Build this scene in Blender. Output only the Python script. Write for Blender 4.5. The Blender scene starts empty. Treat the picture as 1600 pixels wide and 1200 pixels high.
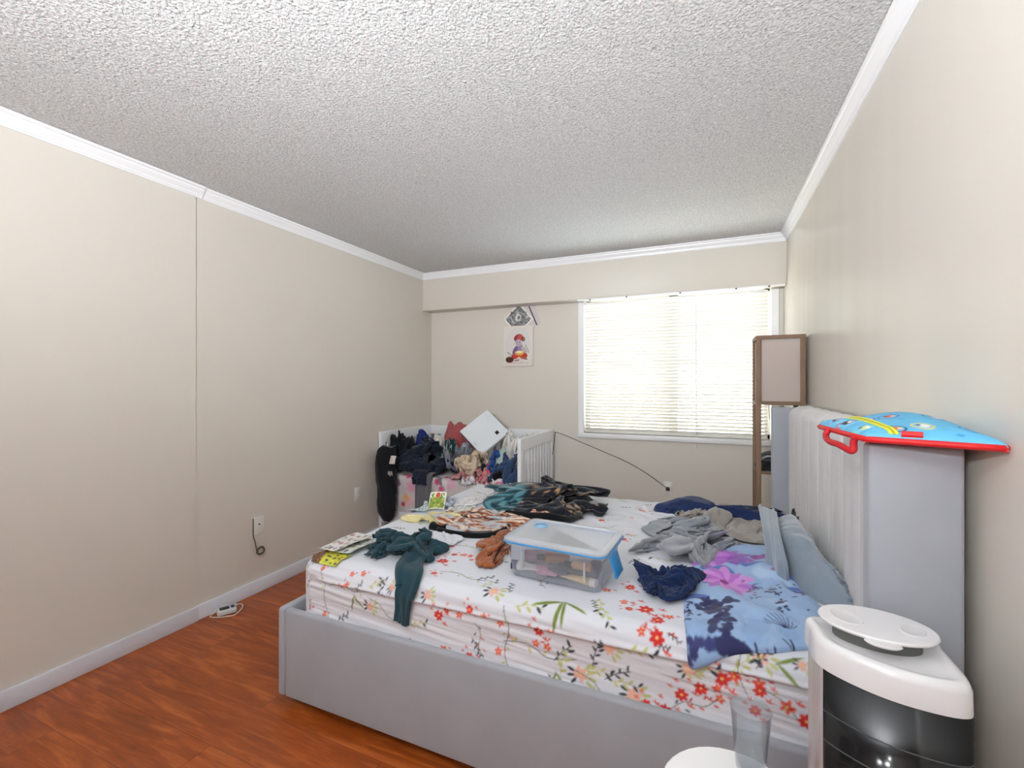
import bpy, bmesh, math, random
import numpy as np
from mathutils import Vector, Matrix, Euler

C = bpy.context.scene.collection
R = math.radians
PI = math.pi

# ------------------------------------------------------------------ camera
F = 705.0                       # focal length in pixels of a 1600 px wide frame
YAW = math.atan(304.0 / F)
CZ = 1.329
ca, sa = math.cos(YAW), math.sin(YAW)
cam_d = bpy.data.cameras.new('camera')
cam_d.sensor_width = 36.0
cam_d.lens = 36.0 * F / 1600.0
cam_d.clip_start = 0.02
cam = bpy.data.objects.new('camera', cam_d)
cam.location = (0, 0, CZ)
cam.rotation_euler = (PI / 2, 0, YAW)
C.objects.link(cam)
bpy.context.scene.camera = cam

# ------------------------------------------------------------------ view and world
vs = bpy.context.scene.view_settings
vs.view_transform = 'Standard'
vs.look = 'None'
vs.gamma = 1.0
vs.use_curve_mapping = False
vs.exposure = 0.55
bpy.context.scene.cycles.max_bounces = 10
bpy.context.scene.cycles.diffuse_bounces = 6
bpy.context.scene.cycles.transparent_max_bounces = 16
bpy.context.scene.cycles.sample_clamp_indirect = 6.0
w = bpy.data.worlds.new('sky')
bpy.context.scene.world = w
w.use_nodes = True
bg = w.node_tree.nodes['Background']
bg.inputs[0].default_value = (0.93, 0.97, 1.0, 1)
bg.inputs[1].default_value = 9.0


def area_light(name, loc, rot, sx, sy, power, color=(1, 1, 1), portal=False):
    l = bpy.data.lights.new(name, 'AREA')
    l.shape = 'RECTANGLE'
    l.size, l.size_y = sx, sy
    l.energy = power
    l.color = color
    if portal:
        l.cycles.is_portal = True
    o = bpy.data.objects.new(name, l)
    o.location = loc
    o.rotation_euler = rot
    C.objects.link(o)
    return o


area_light('window_portal', (-0.28, 4.26, 1.5), (-PI / 2, 0, 0), 1.6, 1.35, 1, portal=True)
FILL_POWER = 112.0

# ------------------------------------------------------------------ pixel helpers (photo frame -> real planes)
def _ray(px, py):
    u, v = (px - 800.0) / F, (py - 600.0) / F
    return (u * ca - sa, u * sa + ca, -v)


def onz(px, py, z):
    x, y, k = _ray(px, py)
    d = (z - CZ) / k
    return (x * d, y * d)


def ony(px, py, Y):
    x, y, k = _ray(px, py)
    d = Y / y
    return (x * d, CZ + k * d)


def onx(px, py, X):
    x, y, k = _ray(px, py)
    d = X / x
    return (y * d, CZ + k * d)


# ------------------------------------------------------------------ noise
_rng = np.random.RandomState(7)
_T = _rng.rand(256, 256)


def vn(x, y, seed=0):
    x = np.asarray(x, float) + 17.31 * seed + 100.0
    y = np.asarray(y, float) + 9.77 * seed + 100.0
    xi, yi = np.floor(x).astype(int), np.floor(y).astype(int)
    fx, fy = x - xi, y - yi
    fx = fx * fx * fx * (fx * (fx * 6 - 15) + 10)
    fy = fy * fy * fy * (fy * (fy * 6 - 15) + 10)
    a = _T[xi & 255, yi & 255]; b = _T[(xi + 1) & 255, yi & 255]
    c = _T[xi & 255, (yi + 1) & 255]; d = _T[(xi + 1) & 255, (yi + 1) & 255]
    return (a * (1 - fx) + b * fx) * (1 - fy) + (c * (1 - fx) + d * fx) * fy


def fbm(x, y, seed=0, o=3):
    s = 0; a = 0.5; t = 0
    for k in range(o):
        s = s + a * vn(x * 2 ** k, y * 2 ** k, seed + k * 3); t += a; a *= 0.5
    return s / t


def folds(x, y, seed=0, f=40.0, ang=0.0, warp=0.035):
    """0..1 field of rounded cloth folds with sharp valleys between them"""
    wx = x + warp * 2 * (fbm(x * 7, y * 7, seed) - 0.5)
    wy = y + warp * 2 * (fbm(x * 7, y * 7, seed + 5) - 0.5)
    out = 0
    for k, (da, ff, wt, pw_) in enumerate(((0.0, 1.0, 1.0, 1.2), (0.75, 1.2, .85, 1.4), (-0.6, 1.7, .6, 1.5), (1.6, 2.3, .4, 1.6))):
        a = ang + da
        ph = f * ff * (wx * math.cos(a) + wy * math.sin(a)) + 5 * vn(x * 6, y * 6, seed + 11 + k)
        m = 0.25 + 0.75 * vn(x * 9, y * 9, seed + 21 + k)
        out = np.maximum(out, wt * m * (.5 + .5 * np.cos(ph)) ** pw_)
    return np.clip(out * 1.15, 0, 1)


# ------------------------------------------------------------------ materials
def srgb(r, g, b):
    f = lambda c: (c / 255.0 / 12.92) if c <= 10 else ((c / 255.0 + 0.055) / 1.055) ** 2.4
    return (f(r), f(g), f(b), 1.0)


_mats = {}


def M(name, col=(200, 200, 200), rough=0.7, spec=0.4, sheen=0.0, bump=None, mottle=None, attr=False,
      metallic=0.0, transl=0.0, coat=0.0):
    if name in _mats:
        return _mats[name]
    m = bpy.data.materials.new(name)
    m.use_nodes = True
    nt = m.node_tree
    p = nt.nodes['Principled BSDF']
    p.inputs['Base Color'].default_value = srgb(*col)
    p.inputs['Roughness'].default_value = rough
    p.inputs['Specular IOR Level'].default_value = spec
    p.inputs['Metallic'].default_value = metallic
    p.inputs['Coat Weight'].default_value = coat
    if sheen:
        p.inputs['Sheen Weight'].default_value = sheen
        p.inputs['Sheen Roughness'].default_value = 0.5
    tc = nt.nodes.new('ShaderNodeTexCoord')
    src = None
    if attr:
        a = nt.nodes.new('ShaderNodeAttribute'); a.attribute_name = 'print'
        src = a.outputs['Color']
    if mottle:                                   # (scale, amount): worn, uneven dye
        n = nt.nodes.new('ShaderNodeTexNoise')
        n.inputs['Scale'].default_value = mottle[0]
        n.inputs['Detail'].default_value = 5
        nt.links.new(tc.outputs['Object'], n.inputs['Vector'])
        mr = nt.nodes.new('ShaderNodeMapRange')
        mr.inputs['From Min'].default_value = 0.3; mr.inputs['From Max'].default_value = 0.7
        mr.inputs['To Min'].default_value = 1 - mottle[1]; mr.inputs['To Max'].default_value = 1 + mottle[1]
        nt.links.new(n.outputs['Fac'], mr.inputs['Value'])
        mx = nt.nodes.new('ShaderNodeVectorMath'); mx.operation = 'SCALE'
        if src is not None:
            nt.links.new(src, mx.inputs[0])
        else:
            mx.inputs[0].default_value = srgb(*col)[:3]
        nt.links.new(mr.outputs['Result'], mx.inputs['Scale'])
        src = mx.outputs['Vector']
    if src is not None:
        nt.links.new(src, p.inputs['Base Color'])
    if bump:                                     # list of (scale, strength, distance)
        prev = None
        for (sc, st, dist) in bump:
            n = nt.nodes.new('ShaderNodeTexNoise')
            n.inputs['Scale'].default_value = sc
            n.inputs['Detail'].default_value = 3
            nt.links.new(tc.outputs['Object'], n.inputs['Vector'])
            b = nt.nodes.new('ShaderNodeBump')
            b.inputs['Strength'].default_value = st
            b.inputs['Distance'].default_value = dist
            nt.links.new(n.outputs['Fac'], b.inputs['Height'])
            if prev is not None:
                nt.links.new(prev.outputs['Normal'], b.inputs['Normal'])
            prev = b
        nt.links.new(prev.outputs['Normal'], p.inputs['Normal'])
    if transl:
        t = nt.nodes.new('ShaderNodeBsdfTranslucent')
        t.inputs['Color'].default_value = srgb(*col)
        ms = nt.nodes.new('ShaderNodeMixShader')
        ms.inputs[0].default_value = transl
        nt.links.new(p.outputs[0], ms.inputs[1]); nt.links.new(t.outputs[0], ms.inputs[2])
        nt.links.new(ms.outputs[0], nt.nodes['Material Output'].inputs['Surface'])
    _mats[name] = m
    return m


def clear_mat(name, tint, opacity, rough=0.15, body=(235, 240, 245)):
    """thin plastic or glass: part see-through, part milky, with gloss"""
    m = bpy.data.materials.new(name)
    m.use_nodes = True
    nt = m.node_tree
    p = nt.nodes['Principled BSDF']
    p.inputs['Base Color'].default_value = srgb(*body)
    p.inputs['Roughness'].default_value = rough
    p.inputs['Specular IOR Level'].default_value = 0.6
    t = nt.nodes.new('ShaderNodeBsdfTransparent')
    t.inputs['Color'].default_value = srgb(*tint)
    lw0 = nt.nodes.new('ShaderNodeLayerWeight'); lw0.inputs['Blend'].default_value = 0.5
    pw = nt.nodes.new('ShaderNodeMath'); pw.operation = 'POWER'; pw.inputs[1].default_value = 4.0
    nt.links.new(lw0.outputs['Facing'], pw.inputs[0])
    lw = nt.nodes.new('ShaderNodeMath'); lw.operation = 'MULTIPLY_ADD'; lw.inputs[1].default_value = .75; lw.inputs[2].default_value = .045
    nt.links.new(pw.outputs[0], lw.inputs[0])
    g = nt.nodes.new('ShaderNodeBsdfGlossy'); g.inputs['Roughness'].default_value = rough
    m1 = nt.nodes.new('ShaderNodeMixShader'); m1.inputs[0].default_value = opacity
    m2 = nt.nodes.new('ShaderNodeMixShader')
    nt.links.new(t.outputs[0], m1.inputs[1]); nt.links.new(p.outputs[0], m1.inputs[2])
    nt.links.new(lw.outputs[0], m2.inputs[0])
    nt.links.new(m1.outputs[0], m2.inputs[1]); nt.links.new(g.outputs[0], m2.inputs[2])
    nt.links.new(m2.outputs[0], nt.nodes['Material Output'].inputs['Surface'])
    return m


CLOTH_B = [(420, 0.25, 0.001), (26, 0.35, 0.006)]


def cloth(name, col, **k):
    k.setdefault('rough', 0.92); k.setdefault('spec', 0.15); k.setdefault('sheen', 0.15)
    k.setdefault('bump', CLOTH_B)
    return M(name, col, **k)


# ------------------------------------------------------------------ object helpers
_org = {}


def tag(o, label=None, cat=None, group=None, kind=None):
    if label: o['label'] = label
    if cat: o['category'] = cat
    if group: o['group'] = group
    if kind: o['kind'] = kind
    return o


def thing(name, label, cat, loc, group=None):
    o = bpy.data.objects.new(name, None)
    C.objects.link(o)
    o.location = loc
    o.empty_display_size = 0.05
    _org[o.name] = Vector(loc)
    return tag(o, label, cat, group)


def link(name, me, mat, parent=None, smooth=False, cols=None):
    """mesh data in world space -> one object, its origin at its own base or at its parent's origin"""
    if mat: me.materials.append(mat)
    if cols is not None:
        a = me.color_attributes.new('print', 'FLOAT_COLOR', 'POINT')
        c = np.ones((len(me.vertices), 4), np.float32); c[:, :3] = cols
        a.data.foreach_set('color', c.ravel())
    n = len(me.vertices)
    co = np.empty(n * 3, np.float64); me.vertices.foreach_get('co', co); co = co.reshape(-1, 3)
    if parent is None:
        org = Vector(((co[:, 0].min() + co[:, 0].max()) / 2, (co[:, 1].min() + co[:, 1].max()) / 2, co[:, 2].min()))
    else:
        org = _org[parent.name]
    co -= np.array(org)
    me.vertices.foreach_set('co', co.ravel())
    if smooth:
        me.polygons.foreach_set('use_smooth', np.ones(len(me.polygons), bool))
    me.update()
    o = bpy.data.objects.new(name, me)
    C.objects.link(o)
    _org[o.name] = Vector(org)
    if parent is None:
        o.location = org
    else:
        o.parent = parent
    return o


def from_bm(name, bm, mat, parent=None, smooth=False):
    bmesh.ops.recalc_face_normals(bm, faces=bm.faces)
    me = bpy.data.meshes.new(name)
    bm.to_mesh(me); bm.free()
    o = link(name, me, mat, parent, smooth)
    return o


def add_box(bm, lo, hi, bevel=0.0, seg=2, mtx=None):
    r = bmesh.ops.create_cube(bm, size=1.0)
    vs_ = r['verts']
    c = [(lo[i] + hi[i]) / 2 for i in range(3)]
    s = [max(hi[i] - lo[i], 1e-5) for i in range(3)]
    for v in vs_:
        v.co = Vector((c[0] + v.co.x * s[0], c[1] + v.co.y * s[1], c[2] + v.co.z * s[2]))
    if bevel:
        es = set(e for v in vs_ for e in v.link_edges)
        r2 = bmesh.ops.bevel(bm, geom=list(es) + vs_, offset=bevel, segments=seg, profile=0.5, affect='EDGES')
        vs_ = list(set(r2['verts']) | set(v for v in vs_ if v.is_valid))
    if mtx is not None:
        for v in vs_: v.co = mtx @ v.co
    return vs_


def box(name, lo, hi, mat, parent=None, bevel=0.0, seg=2, mtx=None, smooth=None):
    bm = bmesh.new()
    add_box(bm, lo, hi, bevel, seg, mtx)
    o = from_bm(name, bm, mat, parent, smooth=False)
    if bevel:
        for p in o.data.polygons: p.use_smooth = p.area < 1e9
        o.data.set_sharp_from_angle(angle=R(50)) if hasattr(o.data, 'set_sharp_from_angle') else None
    return o


def crom(pts, n=8, closed=False):
    P_ = [np.array(p, float) for p in pts]
    out = []
    N = len(P_)
    rng = range(N if closed else N - 1)
    for i in rng:
        if closed:
            a, b, c, d = P_[(i - 1) % N], P_[i], P_[(i + 1) % N], P_[(i + 2) % N]
        else:
            a, b, c, d = P_[max(i - 1, 0)], P_[i], P_[i + 1], P_[min(i + 2, N - 1)]
        for k in range(n):
            t = k / n
            out.append(0.5 * ((2 * b) + (-a + c) * t + (2 * a - 5 * b + 4 * c - d) * t * t + (-a + 3 * b - 3 * c + d) * t ** 3))
    if not closed: out.append(P_[-1])
    return out


def add_tube(bm, pts, r, sides=8, caps=True, closed=False):
    """r is one radius or one per point"""
    pts = [Vector(p) for p in pts]
    n = len(pts)
    rs = [r] * n if not hasattr(r, '__len__') else list(r)
    rings = []
    up = Vector((0, 0, 1))
    for i, p in enumerate(pts):
        if closed: t = pts[(i + 1) % n] - pts[(i - 1) % n]
        else: t = pts[min(i + 1, n - 1)] - pts[max(i - 1, 0)]
        t.normalize()
        a = up - t * up.dot(t)
        if a.length < 0.05:
            a = Vector((1, 0, 0)) - t * t.x
        a.normalize(); up = a
        b = t.cross(a)
        rings.append([bm.verts.new(p + (a * math.cos(2 * PI * k / sides) + b * math.sin(2 * PI * k / sides)) * rs[i]) for k in range(sides)])
    for i in range(n if closed else n - 1):
        A, B = rings[i], rings[(i + 1) % n]
        for k in range(sides):
            bm.faces.new((A[k], A[(k + 1) % sides], B[(k + 1) % sides], B[k]))
    if caps and not closed:
        bm.faces.new(rings[0]); bm.faces.new(rings[-1])


def tube(name, pts, r, mat, parent=None, sides=8, closed=False):
    bm = bmesh.new()
    add_tube(bm, pts, r, sides, True, closed)
    return from_bm(name, bm, mat, parent, smooth=True)


def loft(name, rings, mat, parent=None, closed_ring=True, cap=True, smooth=True):
    bm = bmesh.new()
    vr = [[bm.verts.new(p) for p in r] for r in rings]
    n = len(rings[0])
    for i in range(len(vr) - 1):
        for k in range(n if closed_ring else n - 1):
            bm.faces.new((vr[i][k], vr[i][(k + 1) % n], vr[i + 1][(k + 1) % n], vr[i + 1][k]))
    if cap:
        bm.faces.new(vr[0]); bm.faces.new(vr[-1])
    o = from_bm(name, bm, mat, parent, smooth)
    for p in o.data.polygons:
        if len(p.vertices) > 4: p.use_smooth = False
    if smooth and hasattr(o.data, 'set_sharp_from_angle'): o.data.set_sharp_from_angle(angle=R(42))
    return o


def grid_mesh(name, X, Y, Z, mat, parent=None, cols=None, thick=0.0, smooth=True):
    """X, Y, Z are (n, m) arrays; thick > 0 adds a closed underside offset along the normal"""
    n, m = X.shape
    V = np.stack([X, Y, Z], -1)
    idx = np.arange(n * m).reshape(n, m)
    q = np.stack([idx[:-1, :-1], idx[1:, :-1], idx[1:, 1:], idx[:-1, 1:]], -1).reshape(-1, 4)
    verts = V.reshape(-1, 3)
    if thick:
        du = np.gradient(V, axis=0); dv = np.gradient(V, axis=1)
        nn = np.cross(du, dv); nn /= np.linalg.norm(nn, axis=-1, keepdims=True) + 1e-12
        low = (V - nn * thick).reshape(-1, 3)
        off = n * m
        q2 = q[:, ::-1] + off
        loop = np.concatenate([idx[:, 0], idx[-1, 1:], idx[-2::-1, -1], idx[0, -2:0:-1]])
        nx = np.roll(loop, -1)
        q3 = np.stack([nx, loop, loop + off, nx + off], -1)
        verts = np.concatenate([verts, low]); q = np.concatenate([q, q2, q3])
        if cols is not None: cols = np.concatenate([cols.reshape(-1, 3)] * 2)
    me = bpy.data.meshes.new(name)
    nv, nf = len(verts), len(q)
    me.vertices.add(nv); me.vertices.foreach_set('co', verts.ravel())
    me.loops.add(nf * 4); me.loops.foreach_set('vertex_index', q.ravel().astype(np.int32))
    me.polygons.add(nf); me.polygons.foreach_set('loop_start', np.arange(0, nf * 4, 4, dtype=np.int32))
    me.update(calc_edges=True); me.validate()
    if cols is not None: cols = cols.reshape(-1, 3)
    return link(name, me, mat, parent, smooth, cols)


# ------------------------------------------------------------------ painting of printed cloth and paper (flat colours of the print itself)
def lin(c):
    return np.array(srgb(*c)[:3], np.float32)


class Canvas:
    def __init__(s, w, h, res, base, u0=0.0, v0=0.0):
        s.res, s.u0, s.v0 = res, u0, v0
        s.W, s.H = int(w / res) + 2, int(h / res) + 2
        s.a = np.empty((s.H, s.W, 3), np.float32); s.a[:] = lin(base)

    def ell(s, u, v, a, b, ang, col, k=1.0):
        r = max(a, b) + s.res
        i0, i1 = int((u - r - s.u0) / s.res), int((u + r - s.u0) / s.res) + 2
        j0, j1 = int((v - r - s.v0) / s.res), int((v + r - s.v0) / s.res) + 2
        i0, j0, i1, j1 = max(i0, 0), max(j0, 0), min(i1, s.W), min(j1, s.H)
        if i1 <= i0 or j1 <= j0: return
        U, V = np.meshgrid(np.arange(i0, i1) * s.res + s.u0 - u, np.arange(j0, j1) * s.res + s.v0 - v)
        c, n = math.cos(ang), math.sin(ang)
        x, y = U * c + V * n, -U * n + V * c
        d = np.sqrt((x / a) ** 2 + (y / b) ** 2)
        m = np.clip((1 - d) * min(a, b) / s.res + 0.5, 0, 1)[..., None] * k
        s.a[j0:j1, i0:i1] = s.a[j0:j1, i0:i1] * (1 - m) + lin(col) * m

    def line(s, pts, wd, col, n=10):
        P_ = crom(pts, n)
        for i in range(len(P_) - 1):
            (x0, y0), (x1, y1) = P_[i], P_[i + 1]
            L = math.hypot(x1 - x0, y1 - y0)
            if L < 1e-6: continue
            s.ell((x0 + x1) / 2, (y0 + y1) / 2, L / 2 + wd, wd, math.atan2(y1 - y0, x1 - x0), col)

    def rect(s, u0, v0, u1, v1, col):
        i0, i1 = int((u0 - s.u0) / s.res), int((u1 - s.u0) / s.res)
        j0, j1 = int((v0 - s.v0) / s.res), int((v1 - s.v0) / s.res)
        s.a[max(j0, 0):max(j1, 0), max(i0, 0):max(i1, 0)] = lin(col)

    def get(s, U, V):
        fi = np.clip((U - s.u0) / s.res, 0, s.W - 1.001); fj = np.clip((V - s.v0) / s.res, 0, s.H - 1.001)
        i, j = fi.astype(int), fj.astype(int); a, b = (fi - i)[..., None], (fj - j)[..., None]
        A = s.a
        return (A[j, i] * (1 - a) + A[j, i + 1] * a) * (1 - b) + (A[j + 1, i] * (1 - a) + A[j + 1, i + 1] * a) * b


RED, RED2, PEACH, OLIVE, DARK, GREEN = (200, 48, 44), (216, 84, 62), (228, 180, 164), (188, 190, 128), (44, 50, 62), (130, 146, 74)
rnd = random.Random(4)


def flower(cv, u, v, r, col, n=6, rot=None):
    rot = rnd.random() * 6 if rot is None else rot
    for k in range(n):
        a = rot + 2 * PI * k / n + rnd.uniform(-.15, .15)
        cv.ell(u + r * .5 * math.cos(a), v + r * .5 * math.sin(a), r * .46, r * .27, a, col)
    cv.ell(u, v, r * .18, r * .18, 0, (235, 190, 120))


def leaf(cv, u, v, L, a, col):
    cv.ell(u + L * .5 * math.cos(a), v + L * .5 * math.sin(a), L * .5, L * .2, a, col)


def motif(cv, kind, u, v, a=None, s=1.0):
    a = rnd.uniform(-PI, PI) if a is None else a
    co, si = math.cos(a), math.sin(a)
    P2 = lambda x, y: (u + s * (x * co - y * si), v + s * (x * si + y * co))
    if kind == 'R':                       # spray of red blossoms
        flower(cv, u, v, .026 * s, RED, 7)
        for x, y, r in ((.045, .012, .014), (.03, -.035, .016), (-.04, .02, .012), (-.02, .045, .013)):
            p = P2(x, y)
            for k in range(3): leaf(cv, p[0], p[1], r * s, a + k * 1.2, RED if k else RED2)
    elif kind == 'r':
        flower(cv, u, v, .017 * s, RED2, 5)
        p = P2(.02, .01); leaf(cv, p[0], p[1], .014 * s, a, RED)
    elif kind == 'P':                     # peach blossom with olive and dark leaves
        flower(cv, u, v, .028 * s, PEACH, 6)
        for k in range(3):
            p = P2(.02 * math.cos(2.2 + k * .6), .02 * math.sin(2.2 + k * .6)); leaf(cv, p[0], p[1], .026 * s, a + 2.2 + k * .6, DARK)
        for k in range(4):
            p = P2(.026 * math.cos(-1.3 + k * .5), .026 * math.sin(-1.3 + k * .5)); leaf(cv, p[0], p[1], .03 * s, a - 1.3 + k * .5, OLIVE)
    elif kind == 'D':                     # dark twig of small leaves
        cv.line([P2(-.05, 0), P2(0, .006), P2(.05, 0)], .0016 * s, DARK)
        for k in range(6):
            p = P2(-.04 + k * .016, .003); leaf(cv, p[0], p[1], .022 * s, a + (0.9 if k % 2 else -0.9), DARK)
    elif kind == 'O':                     # olive and dark twig
        cv.line([P2(-.06, 0), P2(0, .01), P2(.06, -.004)], .0015 * s, OLIVE)
        for k in range(6):
            p = P2(-.05 + k * .02, .004); leaf(cv, p[0], p[1], .028 * s, a + (0.8 if k % 2 else -0.8), OLIVE if k < 4 else DARK)
    elif kind == 'G':                     # pair of long green leaves
        for q in (-.5, .6):
            cx_, cy_ = P2(.05 * math.cos(q), .05 * math.sin(q))
            cv.ell(cx_, cy_, .052 * s, .0075 * s, a + q, GREEN); cv.ell(cx_, cy_, .05 * s, .0014 * s, a + q, (80, 96, 50))
    elif kind == 'S':                     # stem with red buds
        cv.line([P2(-.09, 0), P2(-.03, .014), P2(.03, -.012), P2(.09, .004)], .0016 * s, (90, 100, 80))
        for k in range(6):
            p = P2(-.07 + k * .028, (-1) ** k * .012); leaf(cv, p[0], p[1], .02 * s, a + (-1) ** k * .7, RED if k > 1 else DARK)
    elif kind == 'L':                     # long dark branch
        cv.line([P2(-.14, 0), P2(-.05, .03), P2(.04, .015), P2(.14, .05)], .0018 * s, (70, 74, 66))
        for k in range(4):
            p = P2(-.1 + k * .06, .02); leaf(cv, p[0], p[1], .022 * s, a + (-1) ** k * .9, OLIVE)


# ------------------------------------------------------------------ the soft bundle: any cloth lying on something
def outline_R(pts, cx, cy, jit=0.0, seed=0):
    P_ = np.array(crom(pts, 10, True))
    th = np.arctan2(P_[:, 1] - cy, P_[:, 0] - cx)
    r = np.hypot(P_[:, 0] - cx, P_[:, 1] - cy)
    o = np.argsort(th); th, r = th[o], r[o]
    th = np.concatenate([th - 2 * PI, th, th + 2 * PI]); r = np.concatenate([r, r, r])

    def f(t):
        v = np.interp(t, th, r)
        if jit: v = v * (1 + jit * (vn(np.cos(t) * 3.5, np.sin(t) * 3.5, seed) - .5) * 2)
        return v
    return f


def flatmap(x, y, h):
    return x, y, h


def bundle(name, pts, z0, H, mat, parent=None, n=70, amp=.45, f=40, ang=0, warp=.035, seed=1, pw=3.0, q=.5,
           center=None, jit=.05, shift=.012, mapping=flatmap, cols=None, lift=None, base=.0, edge=.004, sim=None, rot=0.0, up=1, fit=.85):
    """closed cloth lump over an outline, its top folded; mapping lays it on a curved support"""
    if sim is not None:
        return settled(name, sim, pts, z0, H, mat, parent, rot, up, mapping, base - (.004 if base else 0), cols, seed=seed, center=center, fit=fit)
    pts = [p[:2] for p in pts]
    if center is None:
        center = (sum(p[0] for p in pts) / len(pts), sum(p[1] for p in pts) / len(pts))
    cx, cy = center
    Rf = outline_R(pts, cx, cy, jit, seed)
    g = np.linspace(-1, 1, n)
    A, B = np.meshgrid(g, g, indexing='ij')
    U = A * np.sqrt(1 - B * B / 2); V = B * np.sqrt(1 - A * A / 2)
    r = np.clip(np.hypot(U, V), 0, 1); th = np.arctan2(V, U)
    rad = Rf(th)
    x = cx + r * rad * np.cos(th); y = cy + r * rad * np.sin(th)
    dome = np.clip(1 - r ** pw, 0, 1) ** q
    fo = folds(x, y, seed, f, ang, warp)
    sh = H * np.clip(dome, 0, 1) * ((1 - amp) * (1 + 0.9 * (fbm(x * 5, y * 5, seed + 40) - .5)) + amp * 1.35 * fo)
    sh = sh + H * .22 * amp * (folds(x, y, seed + 70, f * 2.3, ang + .5, warp * .6) - .2) * np.clip(dome * 2, 0, 1)
    z = edge * np.clip(dome * 4, 0, 1) + np.maximum(sh, 0) + base
    if lift is not None: z = z + lift(x, y) * np.clip(dome * 1.5, 0, 1)
    xs = x + shift * dome * (fbm(x * 22, y * 22, seed + 50) - .5) * 2
    ys = y + shift * dome * (fbm(x * 22, y * 22, seed + 60) - .5) * 2
    X, Y, Z = mapping(xs, ys, z + z0 if mapping is flatmap else z)
    X2, Y2, Z2 = mapping(x, y, (np.zeros_like(z) + base + (z0 if mapping is flatmap else 0.0)) + .0015)
    idx = np.arange(n * n).reshape(n, n)
    verts = np.concatenate([np.stack([X, Y, Z], -1).reshape(-1, 3), np.stack([X2, Y2, Z2], -1).reshape(-1, 3)])
    qd = np.stack([idx[:-1, :-1], idx[1:, :-1], idx[1:, 1:], idx[:-1, 1:]], -1).reshape(-1, 4)
    off = n * n
    loop = np.concatenate([idx[:, 0], idx[-1, 1:], idx[-2::-1, -1], idx[0, -2:0:-1]])
    nx = np.roll(loop, -1)
    qs = np.concatenate([qd, qd[:, ::-1] + off, np.stack([nx, loop, loop + off, nx + off], -1)])
    me = bpy.data.meshes.new(name)
    me.vertices.add(len(verts)); me.vertices.foreach_set('co', verts.ravel())
    nf = len(qs)
    me.loops.add(nf * 4); me.loops.foreach_set('vertex_index', qs.ravel().astype(np.int32))
    me.polygons.add(nf); me.polygons.foreach_set('loop_start', np.arange(0, nf * 4, 4, dtype=np.int32))
    me.update(calc_edges=True)
    cc = None
    if cols is not None:
        c1 = cols(x, y, r, fo).reshape(-1, 3); cc = np.concatenate([c1, c1])
    return link(name, me, mat, parent, True, cc)


def hang(name, path, width, mat, parent=None, n=60, m=26, amp=.012, f=60, seed=3, thick=.004, cols=None, wdir=(1, 0, 0), flare=0.0, ndir=(0, -1, 0)):
    """a hanging length of cloth: path of 3-D points down its middle, folds across its width"""
    P_ = np.array(crom(path, max(2, n // (len(path) - 1))))
    k = len(P_)
    s = np.linspace(0, 1, k)[:, None]
    a = np.linspace(-.5, .5, m)[None, :]
    wv = np.array(wdir, float); nv = np.array(ndir, float)
    wd = width * (1 + flare * s) * (1 + .12 * (vn(s * 5, s * 0 + 2, seed) - .5))
    if hasattr(width, '__call__'): wd = width(s)
    fo = folds(a * .5 + 0 * s, s * .12 + 0 * a, seed, f, 0.0, .02)
    off = amp * (fo * 2 - .6)
    edge = np.clip((.5 - np.abs(a)) * 8, 0, 1)
    pos = P_[:, None, :] + wv * (a * wd)[..., None] + nv * (off * edge)[..., None]
    pos[..., 2] += .004 * (fbm(a * 8 + 0 * s, s * 3 + 0 * a, seed + 9) - .5)
    c = cols(a + 0 * s, s + 0 * a, fo) if cols else None
    return grid_mesh(name, pos[..., 0], pos[..., 1], pos[..., 2], mat, parent, c, thick)


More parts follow.
